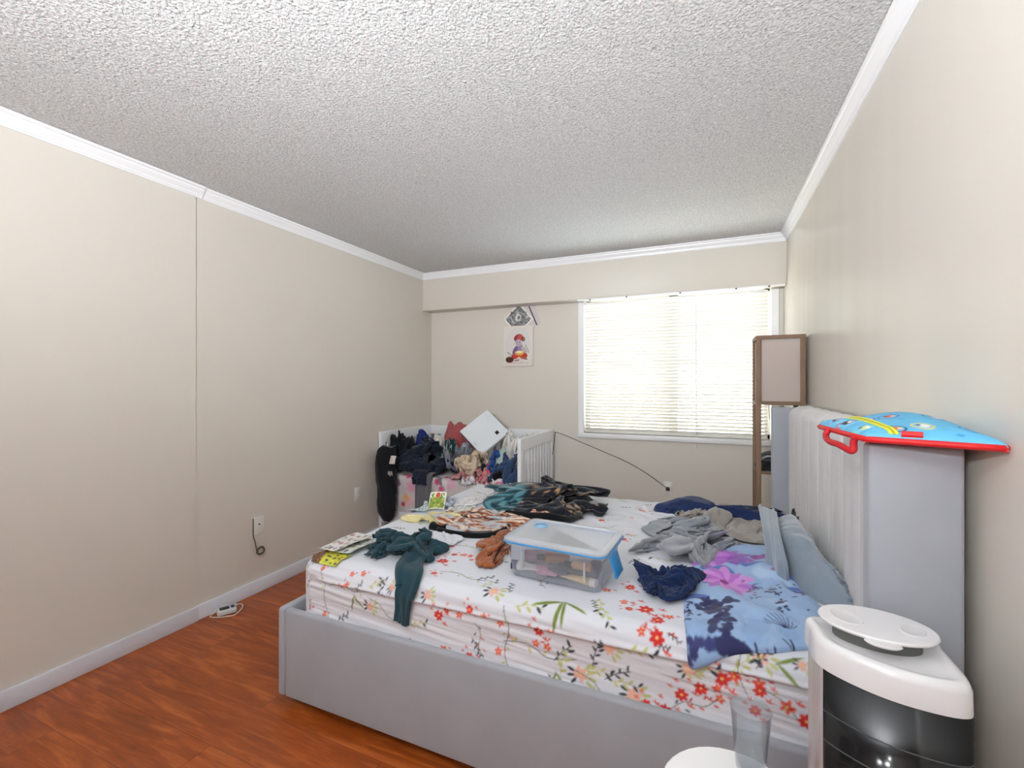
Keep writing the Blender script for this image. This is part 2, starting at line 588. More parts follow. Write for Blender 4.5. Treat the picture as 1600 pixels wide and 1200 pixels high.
# ------------------------------------------------------------------ settled cloth shapes
# five square cloths, each let fall and settled beforehand: 44 x 44 points, written as steps of 2.5 mm from point to point
CLOTH_STEPS = {
    'bunched': [
-41,-5,1,2,4,5,-2,2,5,2,1,3,6,8,3,5,2,-4,-5,0,3,9,8,9,8,3,1,0,4,-1,-5,2,1,-2,0,-3,-5,-6,-4,-1,-1,-1,0,1,3,-5,1,4,0,4,4,-1,3,1,3,4,4,7,1,2,5,2,-5,-1,3,7,10,5,4,4,1,-1,3,2,-4,-2,4,-4,6,0,-5,-6,-6,2,0,-1,-2,-1,1,0,-2,4,1,-1,7,1,0,6,1,2,3,5,3,-2,2,4,0,4,1,2,9,7,0,2,2,0,0,3,1,-6,5,-2,4,7,-4,-9,-7,4,3,0,-4,-4,-1,4,-2,3,3,-2,4,6,0,3,3,3,2,2,4,2,-2,4,0,0,5,4,1,6,2,1,1,2,1,-1,3,-4,3,0,3,5,-1,-8,-4,5,4,1,-3,-4,2,7,-2,0,4,0,0,5,5,4,-2,3,4,4,0,4,1,1,2,-5,5,4,3,0,0,3,2,-1,1,2,1,-2,4,0,4,3,3,-5,-2,4,0,-2,-3,-1,6,4,1,0,2,2,-1,3,4,7,-1,0,6,5,-1,1,3,1,2,-4,-4,2,8,4,-3,3,-2,-1,1,3,0,-2,1,4,4,3,5,-5,2,2,-3,-2,-4,-1,5,3,3,-3,1,3,0,3,4,5,2,-1,6,6,0,-2,4,0,-1,1,-2,-4,1,7,0,-2,-1,3,-2,1,1,2,-3,4,5,2,6,-2,-4,3,-1,0,-3,0,5,2,2,-1,1,3,1,2,4,6,1,0,4,5,0,-1,3,2,-2,-1,1,-4,-3,0,0,-1,-1,3,2,-2,3,5,-4,3,0,4,4,0,-3,0,0,0,-3,-2,5,2,2,1,0,1,3,1,4,1,4,2,3,3,3,-1,1,1,0,-2,2,-3,-4,-6,-1,0,-1,3,5,-3,-3,5,3,-2,6,-2,2,0,3,-4,-1,1,-2,-3,7,0,2,2,1,0,2,2,4,1,2,3,3,3,2,-2,3,-1,2,-3,1,-2,-3,-8,-4,5,-3,-1,4,2,-6,-2,6,-2,6,2,-1,2,0,0,-3,1,-3,-2,6,0,2,1,0,1,1,3,6,1,0,1,5,0,3,-1,3,1,-3,1,0,-3,-5,-6,-3,3,-5,-5,2,3,-6,0,6,-4,4,4,5,-1,-2,0,-3,-1,-1,-2,6,0,2,0,0,1,1,3,5,3,-1,2,3,-1,3,1,1,0,0,-1,-1,-4,-2,-8,-9,4,-2,-5,-2,0,-1,2,0,-2,4,2,3,6,-2,-3,-3,-2,0,0,7,0,-1,1,1,-1,2,3,2,6,1,-1,2,0,3,1,0,1,-1,-1,0,-4,-5,-8,-9,-3,-3,-4,-2,4,-2,0,0,-1,2,1,3,8,1,-2,0,-2,-1,-2,8,-5,-1,4,0,0,0,5,0,6,4,-2,3,-1,2,1,-1,-2,0,3,-3,-6,-8,-7,-9,-6,-3,-3,-4,3,4,-4,-3,4,-1,0,4,7,1,1,-1,0,-2,1,5,-5,-2,3,1,2,-2,5,2,4,6,-2,0,-1,1,2,2,-2,-3,5,-4,-7,-9,-10,-11,-6,-5,0,-1,0,3,-4,-4,4,-1,0,4,7,0,1,2,-1,-1,-1,4,-4,-4,-1,4,2,-3,6,5,3,6,1,-2,-4,2,2,0,0,-2,-2,-2,-6,-12,-11,-9,-6,-4,-3,-1,-1,1,-1,-2,1,1,1,3,6,2,-2,2,1,-1,-1,2,-6,0,0,2,2,-2,4,8,4,5,1,-4,-4,4,1,-1,-1,-1,-6,-5,-4,-11,-12,-9,-5,-2,-3,-4,-3,-1,1,-1,2,2,2,-1,5,6,-3,-1,0,0,1,0,-3,2,2,2,0,-3,3,7,7,3,4,-5,-5,3,1,-3,-2,0,-4,-9,-8,-8,-11,-9,-9,-4,-3,0,-4,-3,1,0,3,2,1,0,8,5,2,0,1,-2,-4,-1,-2,6,4,2,0,-5,3,6,5,5,6,-8,-2,1,3,-2,-3,-6,-4,-10,-8,-10,-9,-9,-9,-7,-4,0,-2,-3,-2,0,6,3,0,2,6,2,2,0,2,0,-2,5,-1,0,6,3,2,-3,1,2,8,4,6,-6,-6,-1,5,1,-3,-6,-9,-10,-12,-11,-8,-9,-7,-3,-6,-4,-1,-3,-3,-1,6,4,1,4,5,2,1,0,1,-1,2,2,1,2,4,1,3,-1,3,-1,7,4,6,-6,-5,-1,1,0,-6,-5,-10,-12,-11,-11,-8,-8,-7,-4,-4,-2,-5,-3,-3,-1,8,4,2,2,2,4,4,-1,0,-2,1,-1,3,-1,4,4,0,-2,6,1,6,6,3,-5,-9,-3,1,-1,-4,-7,-9,-9,-12,-12,-9,-5,-8,-4,-6,2,-3,-8,-5,0,8,7,2,1,2,5,3,3,0,0,-1,6,1,-4,1,4,-2,-3,8,4,5,6,0,-3,-6,-4,-4,-2,-4,-5,-7,-9,-11,-14,-10,-8,-7,-4,-5,3,2,-7,-8,-5,10,5,3,1,4,7,3,3,3,1,-1,2,-4,-5,1,2,-1,-3,6,10,3,5,0,-3,-5,-3,-4,-4,-5,-6,-5,-9,-12,-12,-10,-9,-7,-6,0,3,2,-7,-7,-8,9,3,5,6,5,4,5,1,3,0,-2,-4,-4,-4,-1,3,-1,-3,5,10,3,7,2,-5,-4,-5,-2,-4,-5,-7,-6,-7,-12,-13,-11,-8,-6,-5,3,0,-2,-6,-8,-7,9,4,5,11,5,2,1,1,2,1,2,-3,-4,-2,-2,-1,2,0,1,7,4,10,1,-4,-5,-2,-2,-4,-5,-7,-9,-7,-11,-12,-11,-10,-4,-1,-2,-4,0,-5,-6,-6,6,3,9,9,9,1,1,4,0,0,0,-6,-3,-1,0,-4,1,1,5,2,5,10,2,-4,-5,-2,-2,-5,-1,-7,-6,-10,-12,-12,-10,-11,-4,-2,-3,0,1,-6,-7,-5,3,7,8,6,8,2,-1,2,2,1,4,-5,-1,-2,-1,-1,0,0,3,3,4,9,4,-2,-5,-3,1,-3,-5,-5,-6,-9,-11,-13,-11,-7,-7,-2,-3,4,-2,-5,-9,-4,2,3,6,9,10,0,1,4,0,0,4,-7,1,-1,-2,-1,0,3,-1,3,4,9,4,-1,-4,-3,0,1,-4,-6,-8,-9,-7,-11,-9,-7,-6,-5,-2,0,1,-7,-7,-7,5,-3,7,11,10,-2,3,4,2,0,0,-4,0,-1,0,-2,-2,4,2,0,5,7,3,1,-4,-2,-3,1,2,-3,-8,-9,-8,-9,-11,-7,-2,-5,-2,0,-3,-7,-6,-5,1,-1,6,10,6,0,4,3,2,0,-2,-2,-3,-2,3,-2,-3,1,4,1,4,4,4,3,-3,0,2,-4,0,-3,-4,-6,-12,-11,-10,-7,0,-2,-4,0,0,-7,-6,-4,1,-1,5,9,2,0,4,3,0,-1,-3,-5,-1,-4,1,4,-2,0,3,2,-2,3,8,3,-4,-1,4,0,-3,-3,-3,-4,-11,-12,-9,-7,-3,3,-5,-1,1,-3,-6,-5,2,-3,1,7,7,-3,-1,4,1,-1,0,-5,0,1,-1,0,-1,0,4,2,-5,7,6,3,-2,-3,2,1,0,-3,-5,-4,-7,-7,-10,-7,-4,0,-2,-1,1,-1,-5,-5,1,-2,-2,0,7,0,0,-1,0,-1,0,-3,-3,2,-1,1,-1,0,5,3,-5,5,7,0,2,-1,-3,1,0,-2,-3,1,-6,-8,-9,-8,-4,2,-2,-1,-1,0,-3,-5,-3,-2,-1,-2,0,2,6,2,0,-2,-5,-6,1,-3,1,1,1,1,3,3,-4,4,7,1,-1,3,-4,-2,0,2,-4,3,-4,-8,-11,-4,-5,2,0,1,-1,-1,-2,-5,-7,-2,1,-2,-7,2,4,3,4,1,-3,-7,4,-3,1,3,2,-1,2,3,-1,1,4,5,-3,3,2,-4,-5,2,0,1,-4,-7,-6,-7,1,-2,-1,1,2,0,0,-6,-6,-6,1,2,-8,-3,3,0,1,5,4,-2,-1,1,2,0,3,0,2,1,-3,1,5,6,0,0,2,-2,-3,-2,0,3,-5,-8,-5,3,1,-4,0,-1,1,
0,2,-6,-5,-6,-1,-1,-3,-5,1,1,2,3,3,-5,3,0,-1,1,1,1,1,2,-3,0,7,4,2,-2,2,2,-1,-4,-1,5,-6,-10,-3,6,1,1,-1,0,0,-2,1,-2,-8,-5,-2,1,-8,0,0,2,0,3,5,-4,5,-1,-1,0,0,0,1,2,-3,3,6,2,4,-2,2,0,1,-2,-1,2,-4,-3,-1,-4,7,1,-1,1,2,-3,-4,2,-6,-4,-3,-3,-5,1,1,2,1,0,5,-4,3,2,-2,0,0,-1,0,2,1,0,5,6,0,0,3,-1,0,-2,1,-1,-4,-1,6,-4,9,-1,2,0,2,-3,-5,-1,-3,-5,-1,-2,-5,-3,3,2,0,3,3,0,0,3,-3,0,0,-1,-1,0,3,2,3,5,-2,3,4,-1,-1,0,-1,-3,2,-3,6,3,6,4,0,-1,-1,-2,-2,1,-5,-11,3,-1,-5,-1,1,1,2,4,1,-3,5,-3,-2,-4,1,1,2,-3,4,2,2,5,-3,4,4,-1,-2,-1,-1,0,6,-2,3,9,6,3,2,-2,-3,0,-1,-5,-6,-5,2,-2,-6,-3,4,2,3,2,1,-4,2,-1,-1,-2,-1,0,3,1,0,5,-1,6,-1,1,4,2,-5,-3,0,1,7,7,3,9,5,0,3,-1,-1,-2,-5,-7,-5,2,-3,0,-1,-5,-2,5,3,3,1,-5,6,0,-3,3,0,-4,-1,1,4,3,1,1,2,-1,3,2,2,-4,-1,2,3,7,11,9,4,1,0,-2,0,0,-8,-5,-6,-2,0,-6,5,-1,-2,0,5,2,2,-31,1,6,6,4,2,1,3,-6,-3,-4,3,-5,0,2,2,3,4,4,5,3,-2,5,4,4,6,4,3,3,4,-1,6,5,7,9,5,6,-3,3,3,3,1,1,1,-2,3,3,5,5,1,1,4,3,-7,-6,4,0,-2,0,3,1,3,3,5,7,0,-1,5,8,4,6,2,3,3,1,3,5,6,5,10,6,-4,3,2,2,3,2,2,-4,6,7,0,5,2,-2,3,8,-2,-9,-3,9,-1,-3,5,-2,0,6,4,4,6,2,3,6,5,2,3,5,2,3,2,4,6,6,5,10,0,2,3,-2,3,3,-1,0,5,5,4,1,3,2,0,6,-1,-6,-5,9,5,-4,1,2,0,3,3,3,5,3,7,6,4,1,3,4,3,2,4,7,3,3,4,8,3,4,1,1,2,5,0,0,3,3,4,3,2,2,2,5,1,-10,2,5,7,-5,0,3,2,2,0,3,5,5,8,6,4,4,1,4,0,1,6,8,7,5,-1,4,5,4,3,3,1,1,-1,-1,2,5,4,2,2,-2,4,3,5,-10,0,5,7,-5,0,2,3,3,3,2,7,5,7,7,1,4,4,3,1,-1,7,9,10,-2,0,3,6,5,5,3,1,1,-3,-5,6,4,1,3,2,-1,2,6,6,-9,-3,4,6,2,-1,1,4,4,4,-1,7,7,7,8,2,-1,5,4,1,0,4,9,9,3,-7,4,8,5,6,3,1,3,2,2,2,2,2,3,3,1,-3,7,8,-8,-5,6,5,2,4,0,4,2,5,0,7,7,4,8,5,2,0,0,4,4,2,6,5,7,-5,5,9,5,5,2,-1,2,5,0,-1,4,2,-1,3,5,-4,6,7,-6,-4,5,5,4,3,1,3,5,2,0,7,8,5,4,6,5,4,-2,-2,8,2,5,6,0,4,4,7,5,3,4,2,1,1,1,-4,2,4,1,0,5,-1,7,8,-9,0,2,5,5,3,0,3,3,5,-2,8,7,3,7,5,3,4,1,2,5,3,-2,10,-4,4,10,6,2,3,2,2,2,3,1,-4,-3,3,3,2,1,5,6,10,-8,-6,6,4,3,4,3,1,2,5,2,6,5,8,3,6,1,2,3,4,0,3,-1,10,-1,4,8,7,2,2,3,1,1,1,-1,-1,-3,1,4,1,-1,3,9,8,-4,-9,5,5,3,3,4,3,1,7,3,5,7,5,4,3,3,2,1,6,0,-1,0,11,5,1,7,4,1,1,1,3,2,0,-1,-1,-5,1,5,4,-3,4,5,8,1,-9,6,1,5,1,2,4,5,5,6,6,7,5,-1,3,3,3,2,0,7,-1,-3,10,8,2,9,0,-4,2,2,3,1,3,-1,-3,-4,1,5,5,0,3,2,5,4,-7,5,4,6,-1,4,3,2,5,6,6,4,5,1,5,1,3,2,3,3,2,-4,7,9,7,4,5,-7,0,2,2,2,3,-5,-4,0,3,2,4,1,2,5,1,5,-6,8,4,3,3,4,2,2,6,9,6,4,-4,2,5,4,-1,4,3,2,5,-1,2,10,10,6,4,-7,0,1,0,-1,1,-6,-2,-2,4,4,2,3,3,4,0,5,-2,8,2,6,2,0,5,3,6,9,8,1,-4,0,6,1,0,3,6,3,7,2,-4,10,10,4,6,1,-5,-3,0,0,-1,-7,-1,3,4,3,4,0,2,5,0,5,1,6,5,3,5,-1,2,8,5,5,5,0,0,0,7,-2,2,3,3,5,6,9,-2,3,10,7,5,3,-1,-4,0,-1,0,-1,2,5,-1,1,6,1,0,2,3,5,6,5,1,4,5,0,2,5,7,6,3,-5,6,1,2,3,1,0,4,3,7,10,-1,2,11,8,6,7,-2,-3,-1,0,0,-3,4,4,-1,0,6,8,-4,-1,2,4,9,4,2,5,6,4,0,3,8,1,4,1,-3,5,2,2,1,0,3,5,6,10,-1,2,12,9,6,3,4,0,-1,0,-1,0,6,6,0,-3,5,8,-3,-9,4,7,7,5,5,6,3,5,3,4,6,-4,3,3,-5,6,2,0,-1,1,2,7,8,10,-1,5,11,11,8,-1,3,4,1,1,-1,6,2,4,-2,-3,4,8,-1,-10,1,9,9,6,2,7,3,3,3,4,5,1,0,3,0,-1,6,0,-2,3,-2,6,10,10,-1,9,11,10,8,-2,2,1,1,1,-1,-4,2,2,-2,0,4,8,-2,-9,-2,10,10,10,3,5,4,0,2,5,2,2,2,2,3,-3,5,7,-3,1,2,0,8,10,1,7,14,12,7,1,-4,-2,1,2,1,-6,3,2,-3,4,3,7,0,-9,-6,10,11,11,6,5,4,3,-2,3,1,5,1,0,4,1,3,4,2,4,5,1,3,9,3,6,11,12,3,0,0,-1,1,3,0,-3,3,3,-1,0,6,6,-1,-8,-7,10,10,10,6,6,3,3,1,3,-1,6,2,4,-2,4,2,4,5,5,3,0,7,6,2,7,9,8,7,1,-2,1,0,3,3,0,-2,4,0,-3,5,7,1,-6,-7,7,13,10,7,3,4,2,1,3,2,2,3,4,3,1,4,3,4,6,5,-4,4,10,3,8,11,1,7,9,-4,0,2,1,2,0,-5,4,0,-3,2,7,7,-6,-9,5,13,11,7,4,0,3,3,2,6,-1,1,3,4,4,5,6,4,2,7,-2,-2,11,6,9,9,4,6,7,2,-2,3,2,-2,1,-3,6,2,-2,-6,3,7,-5,-6,2,11,10,8,3,5,2,2,3,5,5,-3,-1,7,2,7,6,2,4,5,0,-3,11,6,7,11,12,4,6,3,-1,0,2,0,0,-4,4,3,-2,-3,4,7,-6,-8,1,12,10,3,3,5,4,1,4,6,6,6,-4,-2,6,7,6,3,5,1,2,-2,10,6,9,13,9,3,5,4,-2,0,0,0,0,-6,3,5,1,-4,4,9,-7,-12,2,11,9,7,0,3,5,2,4,3,4,10,3,-6,10,5,4,2,5,2,-1,2,8,6,9,12,7,2,9,-2,-2,0,-1,1,-3,-3,0,4,2,-1,0,9,-5,-7,1,8,5,9,4,1,6,4,4,3,4,7,0,0,6,8,4,4,3,4,0,-5,10,4,8,12,9,5,5,1,-4,1,2,2,-6,0,3,3,4,-2,1,8,-5,-10,3,7,6,7,6,2,2,4,5,5,6,-1,2,6,7,8,3,0,6,5,1,-7,8,4,7,11,9,6,3,3,-3,0,4,3,-5,6,3,3,3,0,2,5,-4,-9,2,6,8,5,6,3,2,4,-1,7,8,0,1,8,8,7,4,-1,6,4,0,-7,8,5,5,12,10,0,5,6,1,-3,0,4,-3,7,7,7,1,-3,0,8,-2,-8,2,2,9,5,3,3,4,2,2,4,7,6,1,2,9,7,4,2,4,4,-3,-5,8,8,3,11,10,0,3,4,5,2,-2,
3,5,2,6,6,0,-2,5,6,3,-9,-1,4,5,8,2,2,5,3,2,4,5,5,6,-1,7,8,6,1,3,2,-5,-2,7,8,9,6,4,5,7,-1,1,2,1,0,1,5,2,4,3,3,0,8,1,-5,-5,2,7,7,6,0,2,3,3,2,4,9,9,0,5,3,6,5,2,2,-7,-1,9,3,10,10,1,2,6,2,1,-2,1,3,0,8,2,4,4,2,0,6,2,-3,-10,5,6,6,5,3,1,2,5,1,1,9,8,3,7,3,1,4,1,5,-1,-2,6,4,4,13,4,-3,3,3,2,2,0,0,2,6,7,3,3,3,-1,6,2,-7,-9,7,2,8,4,4,3,3,1,5,-3,6,9,5,6,6,4,-1,2,2,4,-1,3,3,7,5,6,-2,0,5,2,2,1,-3,4,5,3,7,5,-1,-1,7,2,-9,-6,2,5,6,4,5,-1,3,3,5,3,6,3,11,3,3,7,3,-3,-2,4,5,3,-1,5,12,2,-5,0,5,2,1,2,0,-1,9,1,2,6,2,-3,8,5,-9,-4,3,0,6,1,5,3,1,3,4,3,8,9,8,2,1,7,6,0,-3,-1,3,5,1,1,13,-1,-4,3,0,4,2,2,2,2,8,5,1,3,3,-3,6,5,-5,-7,3,3,3,0,3,5,4,3,3,0,9,10,7,5,1,2,6,3,-1,-4,2,9,0,1,11,-3,-2,-1,1,4,2,3,3,4,6,3,4,5,2,-6,6,5,-5,-4,-3,5,4,2,2,4,2,4,5,2,9,11,7,2,3,-1,6,4,-2,-3,3,6,1,2,10,0,-2,-7,1,5,3,1,1,2,8,-1,7,4,1,-2,-1,6,2,-7,-4,4,4,0,2,6,3,4,7,6,7,10,6,0,4,1,3,4,0,-7,3,5,-2,7,6,6,-3,-7,-1,3,4,0,3,4,6,-4,4,4,0,3,0,0,7,-1,-4,0,4,4,-1,4,3,5,8,9,7,8,4,1,-1,7,4,-1,1,-3,1,1,-1,7,3,7,-4,-6,0,0,2,4,1,1,0,-1,2,3,1,2,5,0,1,8,-1,-2,2,4,1,2,5,5,4,10,11,8,0,3,1,-3,4,-3,1,6,4,-4,3,2,6,2,-2,-3,-2,-3,0,3,6,25,-7,-3,-5,-4,0,5,3,0,-6,1,-5,-1,2,-1,0,-4,0,4,2,-1,-5,2,1,3,1,6,5,-2,2,5,-2,3,-2,-6,-4,4,5,1,2,4,-2,4,-3,0,-5,-7,-5,3,-1,2,5,-4,-3,0,-3,-3,2,-1,-2,1,0,-2,4,2,-4,1,5,-3,6,-3,4,1,-2,4,4,-3,6,-5,-3,4,6,3,-5,-1,-1,2,4,-4,-4,0,-5,2,3,-2,4,-3,-6,3,-3,-3,2,2,-4,1,-2,-1,-2,4,1,-1,0,3,6,-5,-2,4,-2,0,6,-3,4,3,2,3,2,3,-3,-3,-2,2,4,-6,-1,6,-2,1,3,-1,-2,1,-5,-1,-2,-1,1,1,-4,-3,0,2,-1,-1,3,-2,-4,4,6,-3,-5,1,5,-2,2,1,1,4,10,4,0,5,-3,-2,-3,0,3,0,1,7,-3,-3,4,5,-3,-2,-5,1,-3,3,-2,-1,-3,-2,0,2,0,1,0,-3,-5,3,1,2,-3,-3,4,3,-4,0,4,7,10,4,3,1,-1,1,-3,-2,-1,0,6,4,-4,-3,2,6,1,-5,-4,-1,-4,3,-1,-2,-5,0,4,-1,-2,5,1,-3,-3,0,-4,0,0,2,4,4,-6,-2,4,10,9,6,4,0,1,0,-3,-4,-3,0,1,5,-4,0,4,3,4,-4,-3,-4,-8,2,4,-3,-3,-3,1,2,0,8,-2,-4,-1,2,-5,-4,-1,2,5,6,-2,-2,4,10,8,9,0,1,1,-2,-3,-3,-5,1,4,0,-2,-4,2,7,3,-1,-3,-6,-6,-3,4,4,-1,-3,-3,3,2,5,-1,-3,-7,2,1,-6,1,3,-1,3,7,0,1,9,9,9,0,0,-1,-2,-2,-6,-3,-4,7,3,-2,-5,-2,6,5,3,-5,-5,-7,-2,3,2,-4,2,1,-3,4,6,-4,-2,-3,-4,2,0,1,3,1,0,5,3,0,6,9,10,1,-7,3,-1,-3,0,-5,-2,5,4,1,-3,-4,2,8,3,-3,-3,-7,-7,3,1,1,-5,-1,3,3,9,-1,-7,0,-1,-1,4,1,3,-1,-1,2,5,2,5,9,3,0,-6,4,0,-5,3,3,-2,3,6,3,-2,-3,3,4,2,0,-5,-8,-3,-1,4,5,-3,-5,5,-1,8,-4,-1,-1,-1,2,3,-3,2,3,0,1,7,-4,7,10,4,-8,-2,4,1,-5,-1,6,-3,4,3,4,-2,2,3,7,-4,4,-7,-6,-5,5,-3,4,3,-4,3,-3,4,-3,0,1,1,3,4,-2,-4,-2,5,3,6,-5,5,13,3,-5,-7,3,3,-3,-3,5,-1,4,2,4,0,-2,7,5,-5,7,-9,-8,-3,9,-1,-4,4,1,4,-3,-3,2,3,1,-2,2,2,1,-3,-5,1,5,8,1,-1,12,5,-3,-8,0,3,-1,-5,0,0,2,4,3,-2,-1,6,6,-5,8,-7,-10,-1,8,1,-7,0,6,6,-7,-1,7,0,0,-1,1,-5,1,2,-5,-2,5,7,5,1,8,4,2,-4,-3,-2,-1,-1,0,0,0,4,3,-2,0,6,6,-7,8,-3,-11,-1,4,7,-3,-4,3,3,-3,1,6,1,-5,1,3,-2,-6,-1,1,-5,2,8,6,9,1,6,-1,1,-1,-1,-3,-1,0,0,3,4,4,0,-4,8,-1,-7,8,-1,-12,2,4,3,0,2,-1,4,-1,1,6,-2,-3,-2,-3,0,-2,-3,-2,0,-2,8,6,6,0,9,2,-2,1,-1,-3,-2,0,3,4,2,0,-1,2,8,-7,-4,5,2,-11,4,4,-3,-1,5,4,-1,4,-1,7,-5,-2,-5,2,-7,-3,-1,0,5,-6,2,10,11,-6,7,7,-1,-2,0,-3,-3,0,7,1,1,-4,-2,4,9,-7,-9,5,6,-10,5,6,-1,-2,4,4,0,2,1,2,-5,-5,-3,4,-5,-7,-3,2,5,-6,0,10,11,2,2,2,2,-3,1,-3,-2,1,-1,4,2,-3,-3,3,6,-4,-11,5,6,-7,4,3,-2,0,4,6,3,1,-2,5,-7,-6,-4,-3,0,-3,-5,-2,4,-2,2,6,11,2,2,-2,6,2,-1,-3,-3,2,5,1,2,-2,0,0,4,-6,-8,0,10,-3,4,1,0,1,3,4,3,3,-4,-2,-1,-7,-3,-3,-7,-1,-1,-3,3,-1,3,4,10,5,-4,1,3,3,2,0,-4,0,0,7,2,-2,-4,1,6,-7,-8,-3,7,3,1,3,1,2,4,2,4,2,-3,-6,-1,-8,-3,-2,-4,-3,-1,-2,-2,2,0,8,6,4,3,-1,2,-2,3,3,-1,-3,4,3,2,2,-1,1,1,-2,-9,-6,6,7,1,0,-1,2,6,4,-1,0,-5,-1,-3,-5,-8,0,1,-3,-3,-1,-1,-3,2,7,9,-3,4,9,-1,-1,1,3,1,-2,3,2,5,1,2,-3,0,1,-6,-8,5,5,3,0,-2,-2,3,6,-2,3,-5,-5,-1,-3,-8,-5,4,-3,0,0,-2,0,-3,8,9,-4,5,10,0,0,2,1,0,-2,5,-1,-1,4,4,-2,-2,5,-4,-9,3,0,2,6,-1,-3,-3,4,1,5,-5,-1,-1,-6,-5,-6,1,2,1,-1,-3,1,-3,6,4,-2,8,7,2,2,3,1,0,-2,3,-3,-1,4,2,1,-6,6,3,-9,2,2,-4,-1,2,5,-2,-4,4,3,-7,-2,1,-2,-7,0,-2,2,1,-1,-3,-2,2,6,-3,3,9,7,2,2,0,-1,-1,-1,-7,2,-1,4,3,2,-3,2,6,-6,3,1,-2,-6,-4,6,4,-1,2,-1,-5,-3,-2,-1,-3,2,-3,1,-1,2,-5,0,3,1,0,5,8,4,0,4,3,1,-4,-2,-3,2,1,3,2,1,4,-2,9,-4,4,0,-4,-5,-6,3,3,-3,0,3,0,-3,0,0,-4,0,-1,1,-2,2,-1,-1,3,-2,2,3,3,6,2,2,2,4,-1,-1,-4,3,1,1,4,3,2,1,9,
-3,7,1,-5,-8,-7,4,-2,-3,3,0,3,-1,1,-2,2,0,-1,1,-3,-3,3,1,2,-2,-1,2,4,2,7,4,-2,4,2,2,-3,4,3,-2,3,4,2,3,7,2,8,2,-7,-5,-9,-1,5,-4,-3,0,4,3,-2,2,-1,-5,2,4,1,-6,3,4,2,-3,-1,2,2,2,3,3,-1,1,5,4,-2,7,4,0,1,3,3,-2,9,1,11,2,-8,-2,-6,-6,2,3,0,-2,-1,2,0,3,-6,-6,1,3,3,1,2,4,2,-2,-1,-2,5,1,5,-1,2,0,3,4,-2,8,6,-3,-2,4,5,-1,7,3,12,1,-9,-4,3,-5,-2,1,-2,4,-1,0,-1,1,0,-6,-1,4,-3,1,6,6,3,-4,-2,-6,4,5,3,2,3,2,1,-1,-1,4,6,0,-3,5,3,-4,9,8,12,0,-6,-9,2,4,-2,-3,-4,2,3,2,2,0,-1,-4,-2,4,-1,-3,7,5,4,-6,-8,2,-1,7,1,2,3,2,1,4,2,4,-1,2,3,5,2,-4,6,8,8,2,-3,-3,-6,3,3,-1,-4,-2,7,0,1,0,-5,-2,4,-3,-2,0,8,7,5,-7,-13,3,6,4,1,1,-1,3,4,0,-4,8,3,-3,3,5,1,1,6,4,8,4,-6,3,-6,-4,2,5,-4,-1,8,-3,-2,0,-7,0,1,1,-1,4,5,9,1,-8,-10,-2,9,7,3,-1,-2,3,2,3,-2,6,8,-1,-2,4,1,2,5,7,10,6,-8,-1,1,-5,-3,2,4,0,6,-1,-5,-2,-7,-4,1,4,3,3,3,8,0,-10,-8,-3,11,5,7,4,-2,0,2,-1,3,1,6,2,-2,0,7,2,1,11,6,8,-4,-6,2,2,-2,-4,0,7,7,-4,-2,-7,-4,-7,7,3,-3,0,6,7,0,-9,-11,1,10,8,5,4,-2,-2,0,2,-4,8,4,-2,2,0,7,-4,6,9,7,8,-5,2,-6,4,4,-4,-4,3,9,-2,-3,-7,-5,-5,4,6,-1,-4,0,9,2,-9,-8,-3,10,8,5,4,-5,1,4,0,-2,5,8,-1,0,5,5,-3,4,7,9,6,-6,4,-3,-2,4,3,-2,1,7,0,-6,-4,-6,-3,1,5,-2,-4,-3,6,7,-8,-10,-1,10,5,8,6,-3,-4,4,3,5,0,6,4,0,5,3,-1,1,6,8,9,-8,0,7,-3,0,5,4,-3,7,-1,-5,-8,-3,-4,1,1,-4,-2,-4,3,8,-4,-11,1,6,7,6,8,0,-5,-2,5,0,2,2,4,1,3,6,0,-1,9,7,6,-5,-4,8,3,0,-2,3,1,8,-6,-4,0,-5,-5,-4,3,0,-5,-4,2,4,4,-11,-4,6,8,6,5,1,-5,-2,3,-5,8,5,-1,0,3,4,1,3,8,9,5,-1,-8,2,1,3,3,-1,1,10,-2,-4,0,-9,-7,-4,1,2,-3,-4,0,7,2,-3,-7,3,8,2,6,4,-3,-3,6,2,2,7,-1,1,4,3,4,4,6,7,9,1,-8,0,2,-3,1,0,2,10,6,-6,-7,-7,-3,-4,-4,-1,-1,-2,-1,4,1,2,-6,6,6,2,2,5,3,-4,-2,1,-1,7,3,1,5,3,2,8,5,4,9,5,-6,-4,4,0,-4,1,3,6,6,-3,-10,-6,-6,-2,-3,-3,-3,-3,-1,2,2,1,0,7,5,2,7,-1,1,3,-7,1,-1,9,5,0,4,3,1,6,7,3,7,6,-1,-3,-1,4,-3,-1,7,5,1,-7,-4,-6,-9,-7,-4,1,-2,-4,-1,3,-1,4,-1,9,3,5,8,2,-5,2,0,
    ],
    'slumped': [
